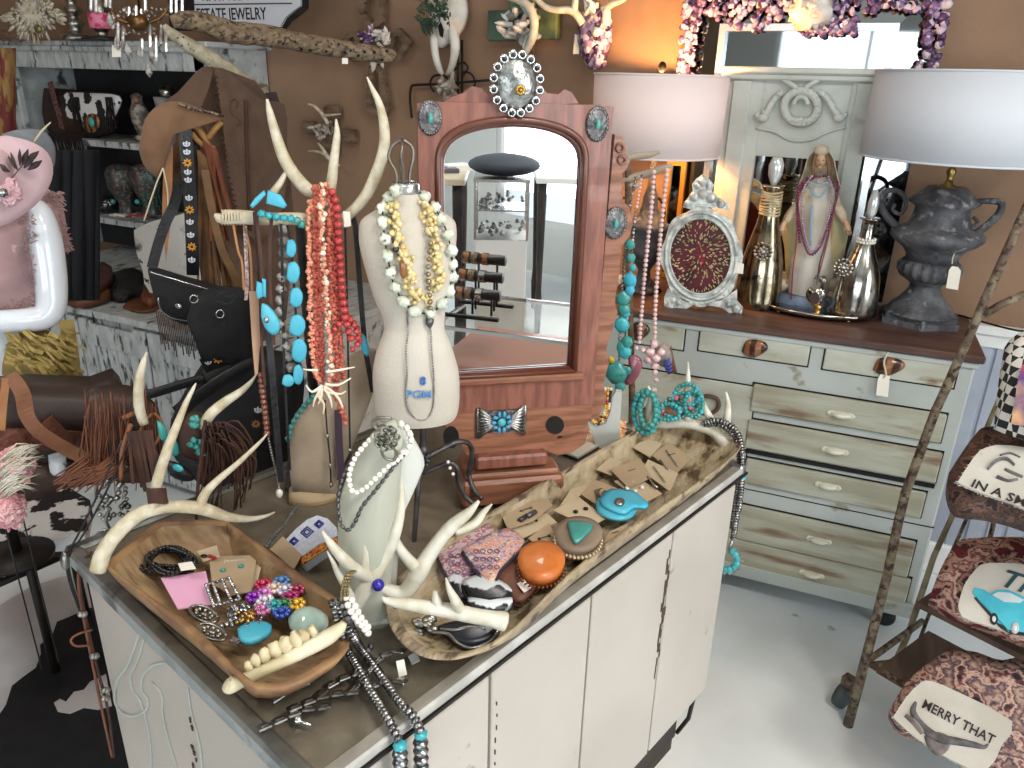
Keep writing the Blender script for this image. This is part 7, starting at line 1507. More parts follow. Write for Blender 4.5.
# hat
ht=thing('cowboy_hat','tan felt cowboy hat with a dark hatband hanging from the rack peg','hat',rp.at(175,150,.03)); q=ppx(rp.p); M_felt=mat('tan_felt','#76563e','#674a34',rough=.9,scale=20,sheen=.2)
mb=MB(); bow(mb,rp,[(139,150),(143,125),(152,110),(166,102),(182,102),(200,108),(225,117),(214,120),(196,118),(184,128),(172,146),(165,165),(160,178),(150,172),(143,163)],.006,.018,.03,3); part(ht,'brim',mb,M_felt)
mb=MB(); bow(mb,rp,[(162,150),(170,128),(184,116),(198,114),(206,122),(206,142),(198,165),(184,180),(170,180),(162,168)],.02,.05,-.06,3); part(ht,'crown',mb,mat('dark_tan_felt','#6f4e35','#5f422c',rough=.9,scale=20)); mb=MB(); tp(mb,rp,[(178,104,1.6,.055),(190,108,1.8,.05),(208,112,1.6,.045),(224,116,1.2,.04)],7); part(ht,'beaded_band',mb,mat('dark_band_beads','#2c221c','#8a745c',rough=.4,scale=160,lo=.5,hi=.55))
mb=MB(); slab(mb,rp,[(164,140),(173,146),(172,210),(166,262),(162,220)],.004,.03); part(ht,'leather_strap',mb,M_tan)
mb=MB(); tp(mb,rp,[(163,168,.8,.05),(156,185,.8,.05),(144,221,.8,.05)],5); tp(mb,rp,[(163,168,.8,.05),(168,195,.8,.05),(167,230,.8,.05)],5); part(ht,'chin_cord',mb,M_string)
# straps, fringe and bags on the rack
t=thing('beaded_strap','black bag strap embroidered with white and orange bead flowers, hanging from the rack peg','strap',rp.at(190,200,.05)); P=pathpx(rp,[(185,130,.05),(187,160,.06),(190,200,.06),(192,240,.06),(193,275,.05)]); mb=MB(); mb.strip(P,.026,rp.u,.003); part(t,'strap',mb,M_leatherb)
M_wb=mat('white_embroidery','#d8dbe4',rough=.5); M_ob=mat('orange_embroidery','#d99a3e',rough=.5)
def flower(pl,par,x,y,o,s,m=M_ob,n=8):
    mb=MB(); c_=pl.at(x,y,o); q=ppx(c_)
    for i in range(n): a=2*PI*i/n; mb.tube([c_+pl.u*(.8*s*q*cos(a))+cz*(.8*s*q*sin(a)),c_+pl.u*(2*s*q*cos(a))+cz*(2*s*q*sin(a)),c_+pl.u*(3*s*q*cos(a))+cz*(3*s*q*sin(a))],[.5*s*q,.75*s*q,.2*s*q],5)
    return part(par,'bead_flower',mb,m)
def scrollm(pl,par,x,y,o,s,m=M_wb):
    mb=MB()
    for k in(-1,1):
        tp(mb,pl,[(x,y+s*2,.5*s,o),(x+k*s*2,y+s,.7*s,o),(x+k*s*2.4,y-s,.7*s,o),(x+k*s,y-s*.6,.5*s,o)],5,2)
    tp(mb,pl,[(x,y-s*2.4,.6*s,o),(x,y,.9*s,o),(x,y+s*2.4,.6*s,o)],5,2); return part(par,'bead_scroll',mb,m)
for i,y in enumerate((163,210,247)): flower(rp,t,187.5+i*2.2,y,.065,1.5)
for y in(144,152,172,180,198,222,235,260): scrollm(rp,t,186.5+(y-144)*.045,y,.065,1.25)
bp2=Pl(HP(190,300,1.62)); M_ny=mat('black_suede','#1b1a1c','#121113',rough=.8,scale=30,bump=.2,bscale=150)
t=thing('crossbody_bag','black suede crossbody bag with zip pocket and brown fringe hanging under the beaded strap','handbag',bp2.at(185,330))
mb=MB(); bow(mb,bp2,[(148,268),(155,267),(188,277),(222,287),(221,300),(210,325),(190,322),(168,314),(155,296)],.03,.02,-.02,2); part(t,'bag_body',mb,M_ny)
mb=MB(); tp(mb,bp2,[(150,272,.8,.03),(180,281,.8,.035),(213,291,.8,.03)],5); tp(mb,bp2,[(158,298,.7,.035),(161,310,.7,.035),(172,318,.7,.035),(188,321,.7,.03)],5); part(t,'zipper',mb,M_steel)
mb=MB(); mb.ball(bp2.at(178,306,.035),.008,10,6,(1.3,.5,.8)); P=[bp2.at(194+4*cos(a),299+4*sin(a),.035) for a in [2*PI*i/14 for i in range(15)]]; part(t,'magnetic_snap',mb,M_steel); mb=MB(); mb.tube(P,.0012,5); part(t,'ring',mb,M_steel)
mb=MB(); P=pathpx(bp2,[(152,268,.0),(158,245,.0),(166,222,.0),(174,205,.0),(180,180,.01)]); mb.strip(P,.02,bp2.u,.004); part(t,'black_strap',mb,M_leatherb)
mb=MB(); 
for i in range(26):
    x=156+ i*1.85; y=310+ (i*.55); p=bp2.at(x,y,.0); mb.strip([p,p-cz*.045+bp2.n*.004*(i%3),p-cz*ru(.06,.095)],.0024,bp2.u,.0015)
part(t,'brown_fringe',mb,mat('taupe_fringe','#5c4940','#43342d',rough=.8,scale=30))
t=thing('pouch_bag','large soft black leather pouch with drawstring rings in front of the crossbody bag','handbag',bp2.at(220,350)); bp3=Pl(HP(220,330,1.5))
mb=MB(); bow(mb,bp3,[(194,296),(204,290),(220,286),(240,287),(250,296),(251,330),(255,358),(236,362),(214,356),(202,358),(196,340),(187,318)],.03,.012,-.03,1); part(t,'pouch_body',mb,M_ny)
mb=MB(); 
for x,y in((220,314),(194,299)): P=[bp3.at(x+4*cos(a),y+4*sin(a),.022) for a in [2*PI*i/14 for i in range(15)]]; mb.tube(P,.0013,5); part(t,'metal_ring',mb,M_steel); mb=MB()
tp(mb,bp3,[(213,300,.6,.02),(224,292,.6,.024),(236,296,.6,.024),(228,304,.6,.024),(215,300,.6,.022)],5); part(t,'drawstring',mb,M_leatherb)
t=thing('tote_bag','wide black tote with white and orange flower embroidery on its rim, behind the turquoise buckles','handbag',bp2.at(240,460)); bp4=Pl(HP(240,400,1.62))
mb=MB(); bow(mb,bp4,[(203,362),(220,352),(255,345),(276,350),(300,360),(300,400),(292,470),(270,490),(215,485),(170,440),(180,400)],.05,.03,-.06,2); part(t,'tote_body',mb,mat('black_tote_leather','#19181a','#131214',rough=.55,scale=12,bump=.2))
mb=MB(); mb.strip(pathpx(bp4,[(203,366,.04),(225,358,.045),(250,350,.045)]),.03,cz,.006); part(t,'embroidered_rim',mb,M_ny)
flower(bp4,t,218,358.5,.055,1.9); 
for x,y in((208,362),(228,356),(236,352),(243,350)): scrollm(bp4,t,x,y,.055,1.2)
flower(bp4,t,256,424,.02,1.5,M_tan); scrollm(bp4,t,258,410,.02,1.3)
M_blkstrap=M_leatherb
for lb,pts,wd in(('thick black padded handle arching from the tote to the brown fringe bag',[(205,378,.06),(180,385,.06),(150,394,.06),(120,400,.05),(98,402,.04),(82,410,.03),(78,424,.03),(92,428,.04),(125,424,.05)],.020),('black padded tote handle crossing under the beaded rim',[(255,360,.05),(235,372,.06),(215,384,.06),(195,398,.06),(178,412,.06)],.03)):
    mb=MB(); P=pathpx(bp4,pts); mb.tube(P,wd*.5,8,.6); one('bag_handle',lb,'strap',mb,M_leatherb,'black tote handles')
# fringe on rack: tan and rust
for lb,A,Bq,n,ln,m in(('rust coloured suede fringe hanging between hat and suede vest',(204,142),(216,150),16,.20,mat('rust_suede','#7a4630','#693a27',rough=.9,scale=20)),('long tan and brown leather fringe hanging down beside the beaded strap',(198,150),(212,165),22,.42,mat('golden_brown_thong','#84603c','#5e4128',rough=.8,scale=14))):
    mb=MB(); fringe(mb,rp.at(*A,.03),rp.at(*Bq,.03),n,ln,.006,.04); one('leather_fringe',lb,'fringe',mb,m,kind='stuff')
mb=MB(); mb.strip(pathpx(rp,[(205,170,.06),(212,210,.06),(222,250,.06),(234,275,.06),(244,310,.05),(246,360,.05)]),.016,rp.u,.003); one('leather_strap','broad golden tan leather strap slanting beside the beaded strap','strap',mb,mat('golden_tan_leather','#7f5f3a','#6b4d30',rough=.6,scale=14))
# hide skirt
hk=Pl(HP(180,250,1.95)); t=thing('cowhide_bag','pale grey spotted cowhide shoulder piece behind the crossbody bag','hide',hk.at(175,290)); mb=MB(); slab(mb,hk,[(134,230),(150,222),(178,215),(200,212),(214,250),(222,285),(190,288),(150,292),(143,270),(136,250)],.01,0,2); part(t,'hide',mb,mat('spotted_grey_hide','#bdbab2','#6d6a66',rough=.85,scale=16,lo=.56,hi=.64,c3='#2a2826',lo3=.62,hi3=.64,s3=32))
# dark clothes between mannequin and hutch
dk=Pl(HP(80,240,2.35)); t=thing('black_coats','row of long black garments hanging in front of the hutch behind the pink fur','garment',dk.at(80,300))
mb=MB()
def fold(u_,v_):
    x=52+48*u_; y=150+150*v_; return dk.at(x,y,.012*sin(u_*26)+.008*sin(u_*11+v_*3))
mb.grid(36,8,fold,.01); part(t,'draped_cloth',mb,mat('black_cloth','#15171c','#0e0f13',rough=.95,scale=6))
# far red gold fabric
ff=Pl(HP(5,90,2.5)); mb=MB(); mb.grid(14,6,lambda u_,v_: ff.at(-30+46*u_,48+110*v_,.015*sin(u_*18)),.008); one('brocade_curtain','red and gold brocade cloth hanging at the far side of the hutch','cloth',mb,mat('red_gold_brocade','#5e221f','#85683a',rough=.8,scale=18,stretch=(3,1,.6),lo=.45,hi=.55))
# --- mannequin with pink hat
mp0=HP(20,300,1.62); mpn=Pl((mp0.x,mp0.y,0)); q=ppx(mpn.at(30,260))
mt=thing('mannequin','glossy white mannequin torso wearing a pink fur vest and bent arm','mannequin',(mp0.x,mp0.y,.48))
M_man=mat('glossy_white_fibreglass','#dfe4ea',rough=.12,coat=.5); M_fur=mat('pink_fur','#b08a86','#946f6c',rough=.95,scale=14,sheen=.4)
mb=MB(); tp(mb,mpn,[(-20,215,30,.0),(-2,225,34,-.0),(-5,270,38,0),(-8,320,34,0),(-8,360,30,0),(-8,400,26,0)],20); P0=V((mp0.x,mp0.y,0)); part(mt,'torso',mb,M_man)
mb=MB(); tp(mb,mpn,[(32,205,9,.03),(37,213,14,.04),(43,235,16.5,.05),(48,262,16,.06),(51,290,15,.07),(50,308,14,.08),(42,317,13,.085),(25,320,12,.09),(-10,322,11,.09),(-40,328,10,.09)],18,5); part(mt,'bent_arm',mb,M_man)
mb=MB(); sb0=V((mp0.x,mp0.y,.48))-mpn.n*.10-mpn.u*.12; mb.tube([sb0,V((sb0.x,sb0.y,.95))],.012,10); mb.lathe([(.08,0),(.08,.008),(.015,.02)],sb0,n=24); part(mt,'stand',mb,M_iron)
fz=thing('fur_vest','pink and mauve fur vest worn by the white mannequin','vest',mpn.at(20,320,.05))
mb=MB(); bow(mb,mpn,[(-30,190),(18,200),(28,214),(26,235),(34,270),(36,300),(30,312),(-30,316)],.02,.035,.05,3); part(fz,'front_panel',mb,mat('mauve_fur','#b08f8e','#8a6e6e',rough=.95,scale=7,sheen=.4,c3='#c9aaa6'))
mb=MB(); bow(mb,mpn,[(30,196),(44,188),(56,196),(64,215),(66,240),(60,256),(56,235),(50,212),(40,202)],.02,.02,.0,3); part(fz,'shoulder_panel',mb,M_fur)
mb=MB()
for i in range(1100):
    if i%3: x,y=ru(44,62),ru(192,250); 
    else: x,y=ru(-2,34),ru(215,310)
    if i%3 and x<40+.35*(y-192): x+=12
    p=mpn.at(x,y,.03 if i%3 else .085); d=(mpn.u*ru(-.4,1)+cz*ru(-1,.4)+mpn.n*.4).normalized()*ru(.006,.013); mb.tube([p,p+d*.6,p+d],[.0016,.0012,.0003],3,cap=False)
part(fz,'fur_tufts',mb,M_fur,kind='stuff')
hc_=mpn.at(-4,182,.08); ph=thing('sun_hat','wide pale pink brimmed hat with dark feathers and a pink flower','hat',hc_)
hpn=Pl(mpn.at(0,182,.12)); M_pink=mat('pale_pink_felt','#d3b5b8','#c8a8ac',rough=.85,scale=10)
mb=MB(); bow(mb,hpn,[(-60,160),(-40,145),(0,136),(14,137),(32,142),(47,152),(53,168),(49,186),(36,204),(16,219),(0,226),(-40,236),(-70,220)],.006,.02,.0,3); part(ph,'brim',mb,M_pink)
mb=MB(); bow(mb,hpn,[(-60,170),(-35,150),(-5,148),(14,160),(12,185),(-4,205),(-40,214)],.01,.06,.01,3); part(ph,'crown',mb,M_pink)
mb=MB()
for (x,y,a) in [(18,170,-2.2),(16,168,-1.9),(20,166,-1.6),(24,168,-.9),(28,170,-.6),(10,172,-2.6),(22,165,-1.2),(26,162,-.7)]: 
    L_=17; tp(mb,hpn,[(x,y,.6,.05),(x+L_*.5*cos(a),y+L_*.5*sin(a),3,.055),(x+L_*cos(a),y+L_*sin(a),.4,.05)],6,3,.3)
tp(mb,hpn,[(12,178,.5,.05),(22,166,.5,.055),(32,156,.5,.05)],5); part(ph,'feathers',mb,mat('dark_feather','#4c3d3e','#2f2628',rough=.8,scale=30))
mb=MB()
for i in range(60): a=ru(0,6.3); r=ru(0,1); p=hpn.at(4+16*r*cos(a),192+15*r*sin(a),.035+.02*(1-r)); mb.ball(p,.009,6,4,(1.2,1.2,.35),Matrix.Rotation(ru(0,3),3,'X')@Matrix.Rotation(ru(0,3),3,'Y'))
part(ph,'tulle_flower',mb,mat('pink_tulle','#dba9b2','#e3bcc2',rough=.9,scale=30),kind='stuff'); mb=MB(); mb.ball(hpn.at(3,193,.07),.008,8,6,nz=.5); part(ph,'rhinestone',mb,M_rhine)
gh=Pl(mpn.at(30,150,-.06)); t=thing('hat','grey felt hat with a pale quill behind the pink hat','hat',gh.at(30,150)); mb=MB(); bow(mb,gh,[(2,134),(20,129),(42,130),(53,142),(55,156),(50,168),(20,165)],.02,.02,0,3); part(t,'brim',mb,mat('grey_felt','#7d8288','#6e7378',rough=.9,scale=20)); mb=MB(); tp(mb,gh,[(34,142,.8,.06),(42,131,1.2,.06),(51,122,.5,.06)],6); part(t,'quill',mb,M_string)
# skirt of mustard cloth
sk=Pl(mpn.at(35,345,.05)); t=thing('fringed_skirt','mustard yellow shredded cloth and leather skirt below the mannequin arm','skirt',sk.at(35,380)); M_mus=mat('mustard_cloth','#9a824a','#83703f',rough=.85,scale=10,c3='#6a5630',lo3=.55,hi3=.65); mb=MB(); bow(mb,sk,[(-10,328),(30,326),(58,335),(68,350),(82,372),(60,378),(20,376),(-10,370)],.04,.03,-.04,3); part(t,'gathered_cloth',mb,M_mus)
mb=MB()
for i in range(70): x,y=ru(2,66),ru(330,366); a=ru(.2,1.1); L_=ru(12,28); p=sk.at(x,y,.04+.03*rnd()); p2=sk.at(x+L_*cos(a),y+L_*sin(a)*.8,.05+.02*rnd()); mb.strip([p,p.lerp(p2,.5)+mpn.n*.008,p2],ru(.003,.009),cz,.0015)
part(t,'shredded_strips',mb,mat('straw_yellow','#b0985a','#8d763e',rough=.8,scale=20),kind='stuff')
mb=MB(); mb.strip(pathpx(sk,[(66,320,.04),(70,345,.05),(74,378,.05)]),.028,sk.u,.004); part(t,'hanging_tie',mb,M_mus)
# trunk, saddle bag, fringe
tk=HP(75,415,1.42); tkp=Pl(tk); 
t=thing('saddle_bag','dark brown leather saddle bag with a red brown tooled lower panel beneath the mustard skirt','bag',tkp.at(70,490)); M_dkb=mat('dark_saddle_leather','#33231c','#2a1c17',rough=.5,scale=8,bump=.2)
mb=MB(); bow(mb,tkp,[(-20,378),(30,374),(90,376),(112,368),(124,388),(128,410),(118,436),(60,446),(-20,446)],.10,.02,-.12,2); part(t,'bag_body',mb,M_dkb)
mb=MB(); slab(mb,tkp,[(-10,428),(36,428),(52,414),(66,430),(96,432),(90,448),(-10,450)],.008,.02,1); part(t,'tooled_panel',mb,mat('red_tooled_leather','#6a3a2c','#57301f',rough=.5,scale=20,bump=.6,bscale=60))
mb=MB(); bow(mb,tkp,[(-20,446),(60,448),(100,444),(96,470),(60,476),(-20,500)],.06,.02,-.08,2); part(t,'lower_skirt',mb,mat('mid_brown_leather','#432b22','#38241c',rough=.5,scale=8))
mb=MB(); P=pathpx(tkp,[(10,374,.05),(22,392,.055),(27,415,.055),(40,432,.06),(65,448,.06),(90,460,.06),(112,466,.05)]); mb.strip(P,.024,tkp.u*.4+cz,.004); part(t,'shoulder_strap',mb,mat('saddle_tan','#86583a','#74492f',rough=.6,scale=20))
mb=MB(); P=pathpx(tkp,[(6,378,.05),(3,405,.05),(1,430,.05)]); mb.strip(P,.012,tkp.u,.004); part(t,'side_strap',mb,M_tan)
mb=MB(); bow(mb,tkp,[(48,455),(60,452),(68,456),(66,468),(58,474),(50,470)],.01,.01,.01,3); part(t,'hide_patch',mb,M_cow)
fb=HP(125,440,1.30); fbp=Pl(fb); t=thing('fringe_bag','rust brown fringed leather bag with knots and silver studs beside the counter corner','bag',fbp.at(120,500))
mb=MB(); bow(mb,fbp,[(86,392),(100,386),(128,385),(146,396),(158,408),(160,440),(150,470),(110,470),(90,440)],.04,.02,-.07,3); part(t,'bag_body',mb,M_dkb)
mb=MB(); M_rust=mat('rust_leather_thong','#7a4a33','#653b28',rough=.65,scale=14)
for k in range(95):
    x=ru(84,156); y0=ru(388,424); L_=ru(45,85); s_=ru(-10,10); tp(mb,fbp,[(x,y0,.9,.02+rnd()*.05),(x+s_*.4,y0+L_*.4,1.1,.05+rnd()*.03),(x+s_,y0+L_,.7,.03)],4,3,.5)
for k in range(60):
    x=ru(60,112); y=ru(470,486); tp(mb,fbp,[(x+30,y-22,.9,.04),(x+8,y-6,1.1,.06),(x-8,y+ru(-2,8),.8,.06)],4,3,.5)
part(t,'leather_fringe',mb,M_rust,kind='stuff')
mb=MB(); tp(mb,fbp,[(152,414,1.8,.07),(143,424,1.8,.08),(140,442,1.8,.08),(148,449,1.8,.08),(158,440,1.8,.08),(161,422,1.8,.07),(154,413,1.8,.07)],7); tp(mb,fbp,[(136,412,3,.07),(128,416,2.6,.07),(122,418,2,.07)],7); tp(mb,fbp,[(131,424,2.6,.08),(125,440,2.4,.08),(122,455,2.6,.08),(121,480,2,.07)],7); part(t,'knotted_lace',mb,mat('orange_tan_lace','#95603f','#7c4d30',rough=.6,scale=14))
mb=MB()
for i in range(60): mb.ball(fbp.at(ru(94,128),ru(462,520),.05),ru(.003,.006),6,4,nz=.4)
for pts in([(92,548,1.6),(96,536,1.8),(104,530,1.8),(109,536,1.4),(104,541,1)],[(110,508,1.4),(106,520,1.6),(110,530,1.6)],[(90,552,1.6),(92,560,1.4)]): tp(mb,fbp,[(a,b_,r_,.06) for a,b_,r_ in pts],6)
part(t,'silver_studs',mb,M_silver,kind='stuff')
# thongs and turquoise keepers by the tall antlers
kz=B(200,520,Zt); kp=Pl(kz)
ant=thing('antler','big forked tan antler with a leather wrap standing at the back of the tan bowl','antler',kp.at(150,520)); kb=Pl(B(120,560,Zt+.055))
mb=MB(); tp(mb,kb,[(98,570,8),(102,556,8),(110,542,7.6),(125,525,7.5),(142,513,7.2),(165,507,6.5),(190,507,6.5),(207,510,6.5),(228,517,4.6),(250,519,3),(266,516,1.8),(275,512,.7)],16,nz=.05); part(ant,'beam',mb,M_antler)
for pts in([(200,508,5.5),(205,494,4.6),(218,480,3.6),(236,465,2.8),(252,450,2.2),(262,440,1.4),(267,434,.6)],[(153,510,6.5),(155,492,5.4),(160,472,5.2),(168,448,4.8),(177,425,4),(186,403,2.8),(193,389,1.8),(196,383,.6)]): mb=MB(); tp(mb,kb,pts,14); part(ant,'tine',mb,M_antler)
mb=MB(); mb.tube([kb.at(144,495,.012),kb.at(158,496,.024),kb.at(174,494,.012)],.0,6) if False else None
mb=MB(); P=[kb.at(157+9*cos(a),496,9*sin(a)*ppx(kb.p)) for a in [2*PI*i/24 for i in range(25)]]; mb.strip(P,.022,cz,.003); part(ant,'leather_wrap',mb,M_thong)
for lb,pts in(('smooth tan antler tip curving up through the dark fringe and turquoise keeper',[(203,428,5,.03),(210,415,5.4,.03),(225,402,4.8,.02),(240,392,3.6,.02),(250,383,2.2,.02),(256,375,.7,.02)]),('short tan antler tip rising above the rust fringed bag',[(144,424,4.5,-.03),(139,405,5.2,-.03),(139,382,4.6,-.03),(143,364,3.2,-.03),(147,352,1,-.03)])):
    t=thing('antler',lb,'antler',kp.at(pts[0][0],pts[0][1],pts[0][3])); mb=MB(); tp(mb,kp,pts,12); part(t,'tine',mb,M_antler)
kt=thing('fringed_cuff','dark brown leather cuff with turquoise chips and long brown fringe behind the tall antler','cuff',kp.at(205,500,.02))
mb=MB(); bow(mb,kp,[(180,428),(188,414),(200,412),(214,424),(222,440),(214,458),(196,456),(180,448)],.02,.02,-.01,3); part(kt,'leather_cuff',mb,M_thong)
mb=MB()
for i in range(26):
    x,y=(ru(185,197),ru(415,430)) if i<8 else (ru(190,213),ru(438,454)); mb.ball(kp.at(x,y,.035),.0055,7,5,(1.2,.8,.9),None,.5,8,i)
part(kt,'turquoise_chips',mb,M_turq2,kind='stuff')
mb=MB()
for k in range(60):
    x0=ru(200,222); y0=ru(428,446); ex_=ru(195,252); ey=ru(470,512); mx_=max(x0,ex_)+ru(-4,8); tp(mb,kp,[(x0,y0,1,.03),((x0+mx_)/2,y0-4+ru(-6,4),1.1,.04+rnd()*.03),(mx_,(y0+ey)/2-6,1.2,.04),(ex_,ey,.8,.02)],4,3,.5)
for pts in([(205,420,1.6,.05),(202,450,1.8,.06),(198,485,1.8,.06),(196,528,1.6,.06)],): tp(mb,kp,pts,6)
part(kt,'brown_fringe',mb,M_thong,kind='stuff')
t=thing('hair_clip','oval black hair clip set with a blue turquoise stone below the fringed cuff','clip',kp.at(178,470,.03)); mb=MB(); bow(mb,kp,[(166,460),(176,462),(190,470),(194,478),(184,480),(170,474)],.005,.006,.02,3); part(t,'black_oval',mb,M_leatherb); mb=MB(); mb.ball(kp.at(178,468,.034),.009,10,6,(1.3,.5,.7)); part(t,'turquoise_stone',mb,M_turq)
mb=MB(); fringe(mb,kp.at(128,432,.0),kp.at(152,430,.0),18,.11,.006,.01); one('leather_fringe','dark brown thong bundle hanging between the tall antler and the rust fringe bag','fringe',mb,M_thong,kind='stuff')
for lb,pts in(('small turquoise inlay buckle half hidden left of the tall antler',[(157,420),(164,424),(168,436),(162,440),(158,432)]),('turquoise and silver keeper glinting behind the tall antler',[(168,436),(176,440),(180,452),(172,454)])): mb=MB(); bow(mb,kp,pts,.004,.004,.0,2); one('inlay_buckle',lb,'buckle',mb,M_turq2)
# bolo and thongs at the counter corner
bl=Pl(cp(-.012,CW-.03,Zt)+V((0,0,0)))
t=thing('bolo_tie','black corded bolo tie with an oval silver slide hanging at the counter corner','bolo tie',bl.at(66,556))
for dx in(0,5): mb=MB(); tp(mb,bl,[(122+dx*1.6,440,1,.03),(100+dx*1.4,490,1.1,.03),(78+dx,535,1.1,.02),(67+dx*.5,556,1.1,.01),(69+dx*.4,580,1.1,.01),(80+dx*.3,612,1.1,.01)],6); part(t,'cord',mb,M_leatherb)
mb=MB(); bow(mb,bl,ell(65,560,5,9,16),.004,.005,.012,1); part(t,'silver_slide',mb,M_silver)
for lb,xs,m in(('brown knotted thong tie with silver beads hanging down the counter corner',0,M_rust),('second brown thong hanging closer to the counter side',6,M_thong)):
    t=thing('thong_tie',lb,'strap',bl.at(95,680,.01),'thong ties at the counter corner'); mb=MB(); tp(mb,bl,[(92,552,1.5,.02),(80,566,1.5,.02),(79+xs*.3,590,1.5,.02),(86+xs*.4,630,1.4,.02),(94+xs*.6,670,1.4,.02),(102+xs,710,1.3,.02),(112+xs*.3,757,1,.02)],6); part(t,'thong',mb,m)
    if xs==0:
        mb=MB(); tp(mb,bl,[(92,630,1.2,.025),(78,634,1.2,.03),(71,640,1.2,.03),(76,646,1.2,.03),(90,645,1.2,.025)],6); part(t,'loop_knot',mb,m)
    for (x,y) in((81,614),(93,656),(104,690),(104,698)): mb=MB(); mb.ball(bl.at(x+xs*.5,y,.022),.0055,8,6); part(t,'silver_bead',mb,M_silver)
# pink flowers, bench, chair, rug
fl=HP(15,490,1.35); fp_=Pl(fl)
M_teal=mat('teal_net','#2f6b5c'); M_car=mat('pink_carnation','#d79aa0','#e5b6b8',rough=.9,scale=40); 
for lb,c_,r in(('upper pink carnation with cream plume at the far edge of the leather trunk',(16,466),17),('lower pink carnation under the cream plume',(6,510),19)):
    t=thing('silk_flower',lb,'flower',fp_.at(*c_),'pink silk carnations'); mb=MB(); q=ppx(fl)
    for i in range(150):
        a=ru(0,6.3); rr=math.sqrt(rnd())*r; p=fp_.at(c_[0]+rr*cos(a),c_[1]+rr*sin(a),.04*(1-(rr/r)**2)); mb.ball(p,.0075,5,4,(1.2,1.2,.3),Matrix.Rotation(ru(0,3),3,'X')@Matrix.Rotation(ru(0,3),3,'Y'))
    part(t,'petals',mb,M_car,kind='stuff'); a=fp_.at(c_[0]-6,c_[1]); part(t,'stem',MB().tube([a-fp_.n*.04,V((a.x,a.y,.485))-fp_.n*.05],.0015,5),M_iron)
mb=MB()
for i in range(90):
    x=ru(-4,14); y=ru(456,500); tp(mb,fp_,[(x,y,.7,.03),(x+12,y-10+ru(-3,3),.8,.045),(x+24+ru(-6,8),y-12+ru(-6,8),.3,.03)],4,2,.4)
one('feather_plume','cream feather plumes fanned between the two pink carnations','feathers',mb,M_feather,kind='stuff')
bn0=at(-30,640,z=.45); bench=thing('bench','low bench draped in black and white hide with dark metal legs beside the counter','bench',at(30,560,z=0)+V((-.05,0,0)))
def qd(pts,z): return [at(x,y,z=z) for x,y in pts]
P=qd([(-90,500),(40,470),(90,500),(84,532),(30,546),(-80,596)],.48); mb=MB(); mb.prism(P[::-1],(0,0,-.05)); 
ar=0; part(bench,'hide_seat',mb,M_cowbw)
for a,b_ in(((80,530),0),((24,545),0),((60,498),0)): p=at(*a,z=.43); mb=MB(); mb.tube([p,V((p.x,p.y,.0))],.012,8); part(bench,'leg',mb,M_iron)
mb=MB(); a=at(80,548,z=.34);b_=at(-30,596,z=.34); mb.tube([a,b_],.011,8); part(bench,'rail',mb,M_iron)
mb=MB(); P=qd([(-90,660),(0,604),(30,586),(60,576),(95,572),(300,600),(420,768),(130,900),(-140,860)],.012)
P=[V((*p.xy,.009)) for p in P]; mb.prism(P[::-1] if True else P,(0,0,-.007)); 
rug=thing('cowhide_rug','white cowhide rug with big black patches on the floor beside the counter','rug',(P[3].x,P[3].y,0)); part(rug,'white_hide',mb,mat('white_hide','#c9cbcf','#b5b1b2',rough=.75,scale=3,bump=.1,bscale=90))
mb=MB(); P=[at(x,y,z=.0105) for x,y in [(67,618),(57,622),(52,636),(40,645),(41,654),(36,668),(22,678),(12,686),(6,705),(-4,720),(-20,760),(-30,820),(130,860),(170,760),(180,700),(150,640),(110,612),(90,608),(76,614)]]; mb.prism(P,(0,0,.0012)); part(rug,'black_patch',mb,mat('black_hide','#15161c','#0f1014',rough=.7,scale=20,bump=.1))
mb=MB(); P=[at(x,y,z=.0121) for x,y in [(54,703),(60,699),(66,702),(74,692),(84,690),(90,682),(106,674),(112,706),(98,710),(84,708),(70,714),(58,712)]]; mb.prism(P,(0,0,.001)); part(rug,'white_spot',mb,mat('white_hide','#c9cbcf'))
# ================================================================ shelf rack on the right
F0=at(848,725,z=0); rpl=Pl(F0)
M_rustp=mat('chippy_rusty_paint','#5e4f41','#7d735d',rough=.75,scale=45,lo=.45,hi=.6,c3='#3a2a22',lo3=.52,hi3=.6,s3=70,bump=.4,bscale=90)
rr_=(at(1024,755,z=.2)-at(866,662,z=.2)); rr_.z=0; RL=rr_.length; rd_=rr_.normalized(); rb_=at(920,623,z=.2)-at(866,662,z=.2); rb_.z=0; RB=rb_.length; bd_=rb_.normalized()
rack=thing('plant_rack','rusty painted metal ladder rack on casters holding printed pillows beside the dresser','rack',F0)
mb=MB(); tp(mb,rpl,[(848,725,4.8),(868,650,4.6),(887,576,4.4),(900,514,4.4)],12,1); tp(mb,rpl,[(900,516,4.4),(905,494,4.4),(935,412,4.4),(948,384,4.4),(985,300,4.4),(1024,213,4.4),(1060,135,4.4)],12,1); part(rack,'front_post',mb,M_rustp)
rB=F0+rb_; bpl=Pl(rB)
mb=MB(); tp(mb,bpl,[(893,668,3.2),(909,632,3),(934,556,2.8),(955,510,2.6),(974,460,2.6),(988,425,2.4),(1004,388,2.4),(1040,310,2.4)],8,1); part(rack,'rear_post',mb,mat('cream_rusty_paint','#8a826a','#6a6048',rough=.75,scale=16,lo=.45,hi=.58))
b2=Pl(rB+rd_*.05); mb=MB(); tp(mb,b2,[(916,650,1.8),(952,552,1.8),(966,520,1.8),(998,440,1.8),(1006,420,1.8)],7,1); part(rack,'inner_post',mb,M_rustp)
b3=Pl(rB+rd_*.12); mb=MB(); tp(mb,b3,[(984,558,2.4),(992,530,2.4),(1004,470,2.4),(1016,430,2.4)],7,1); part(rack,'inner_post',mb,M_rustp)
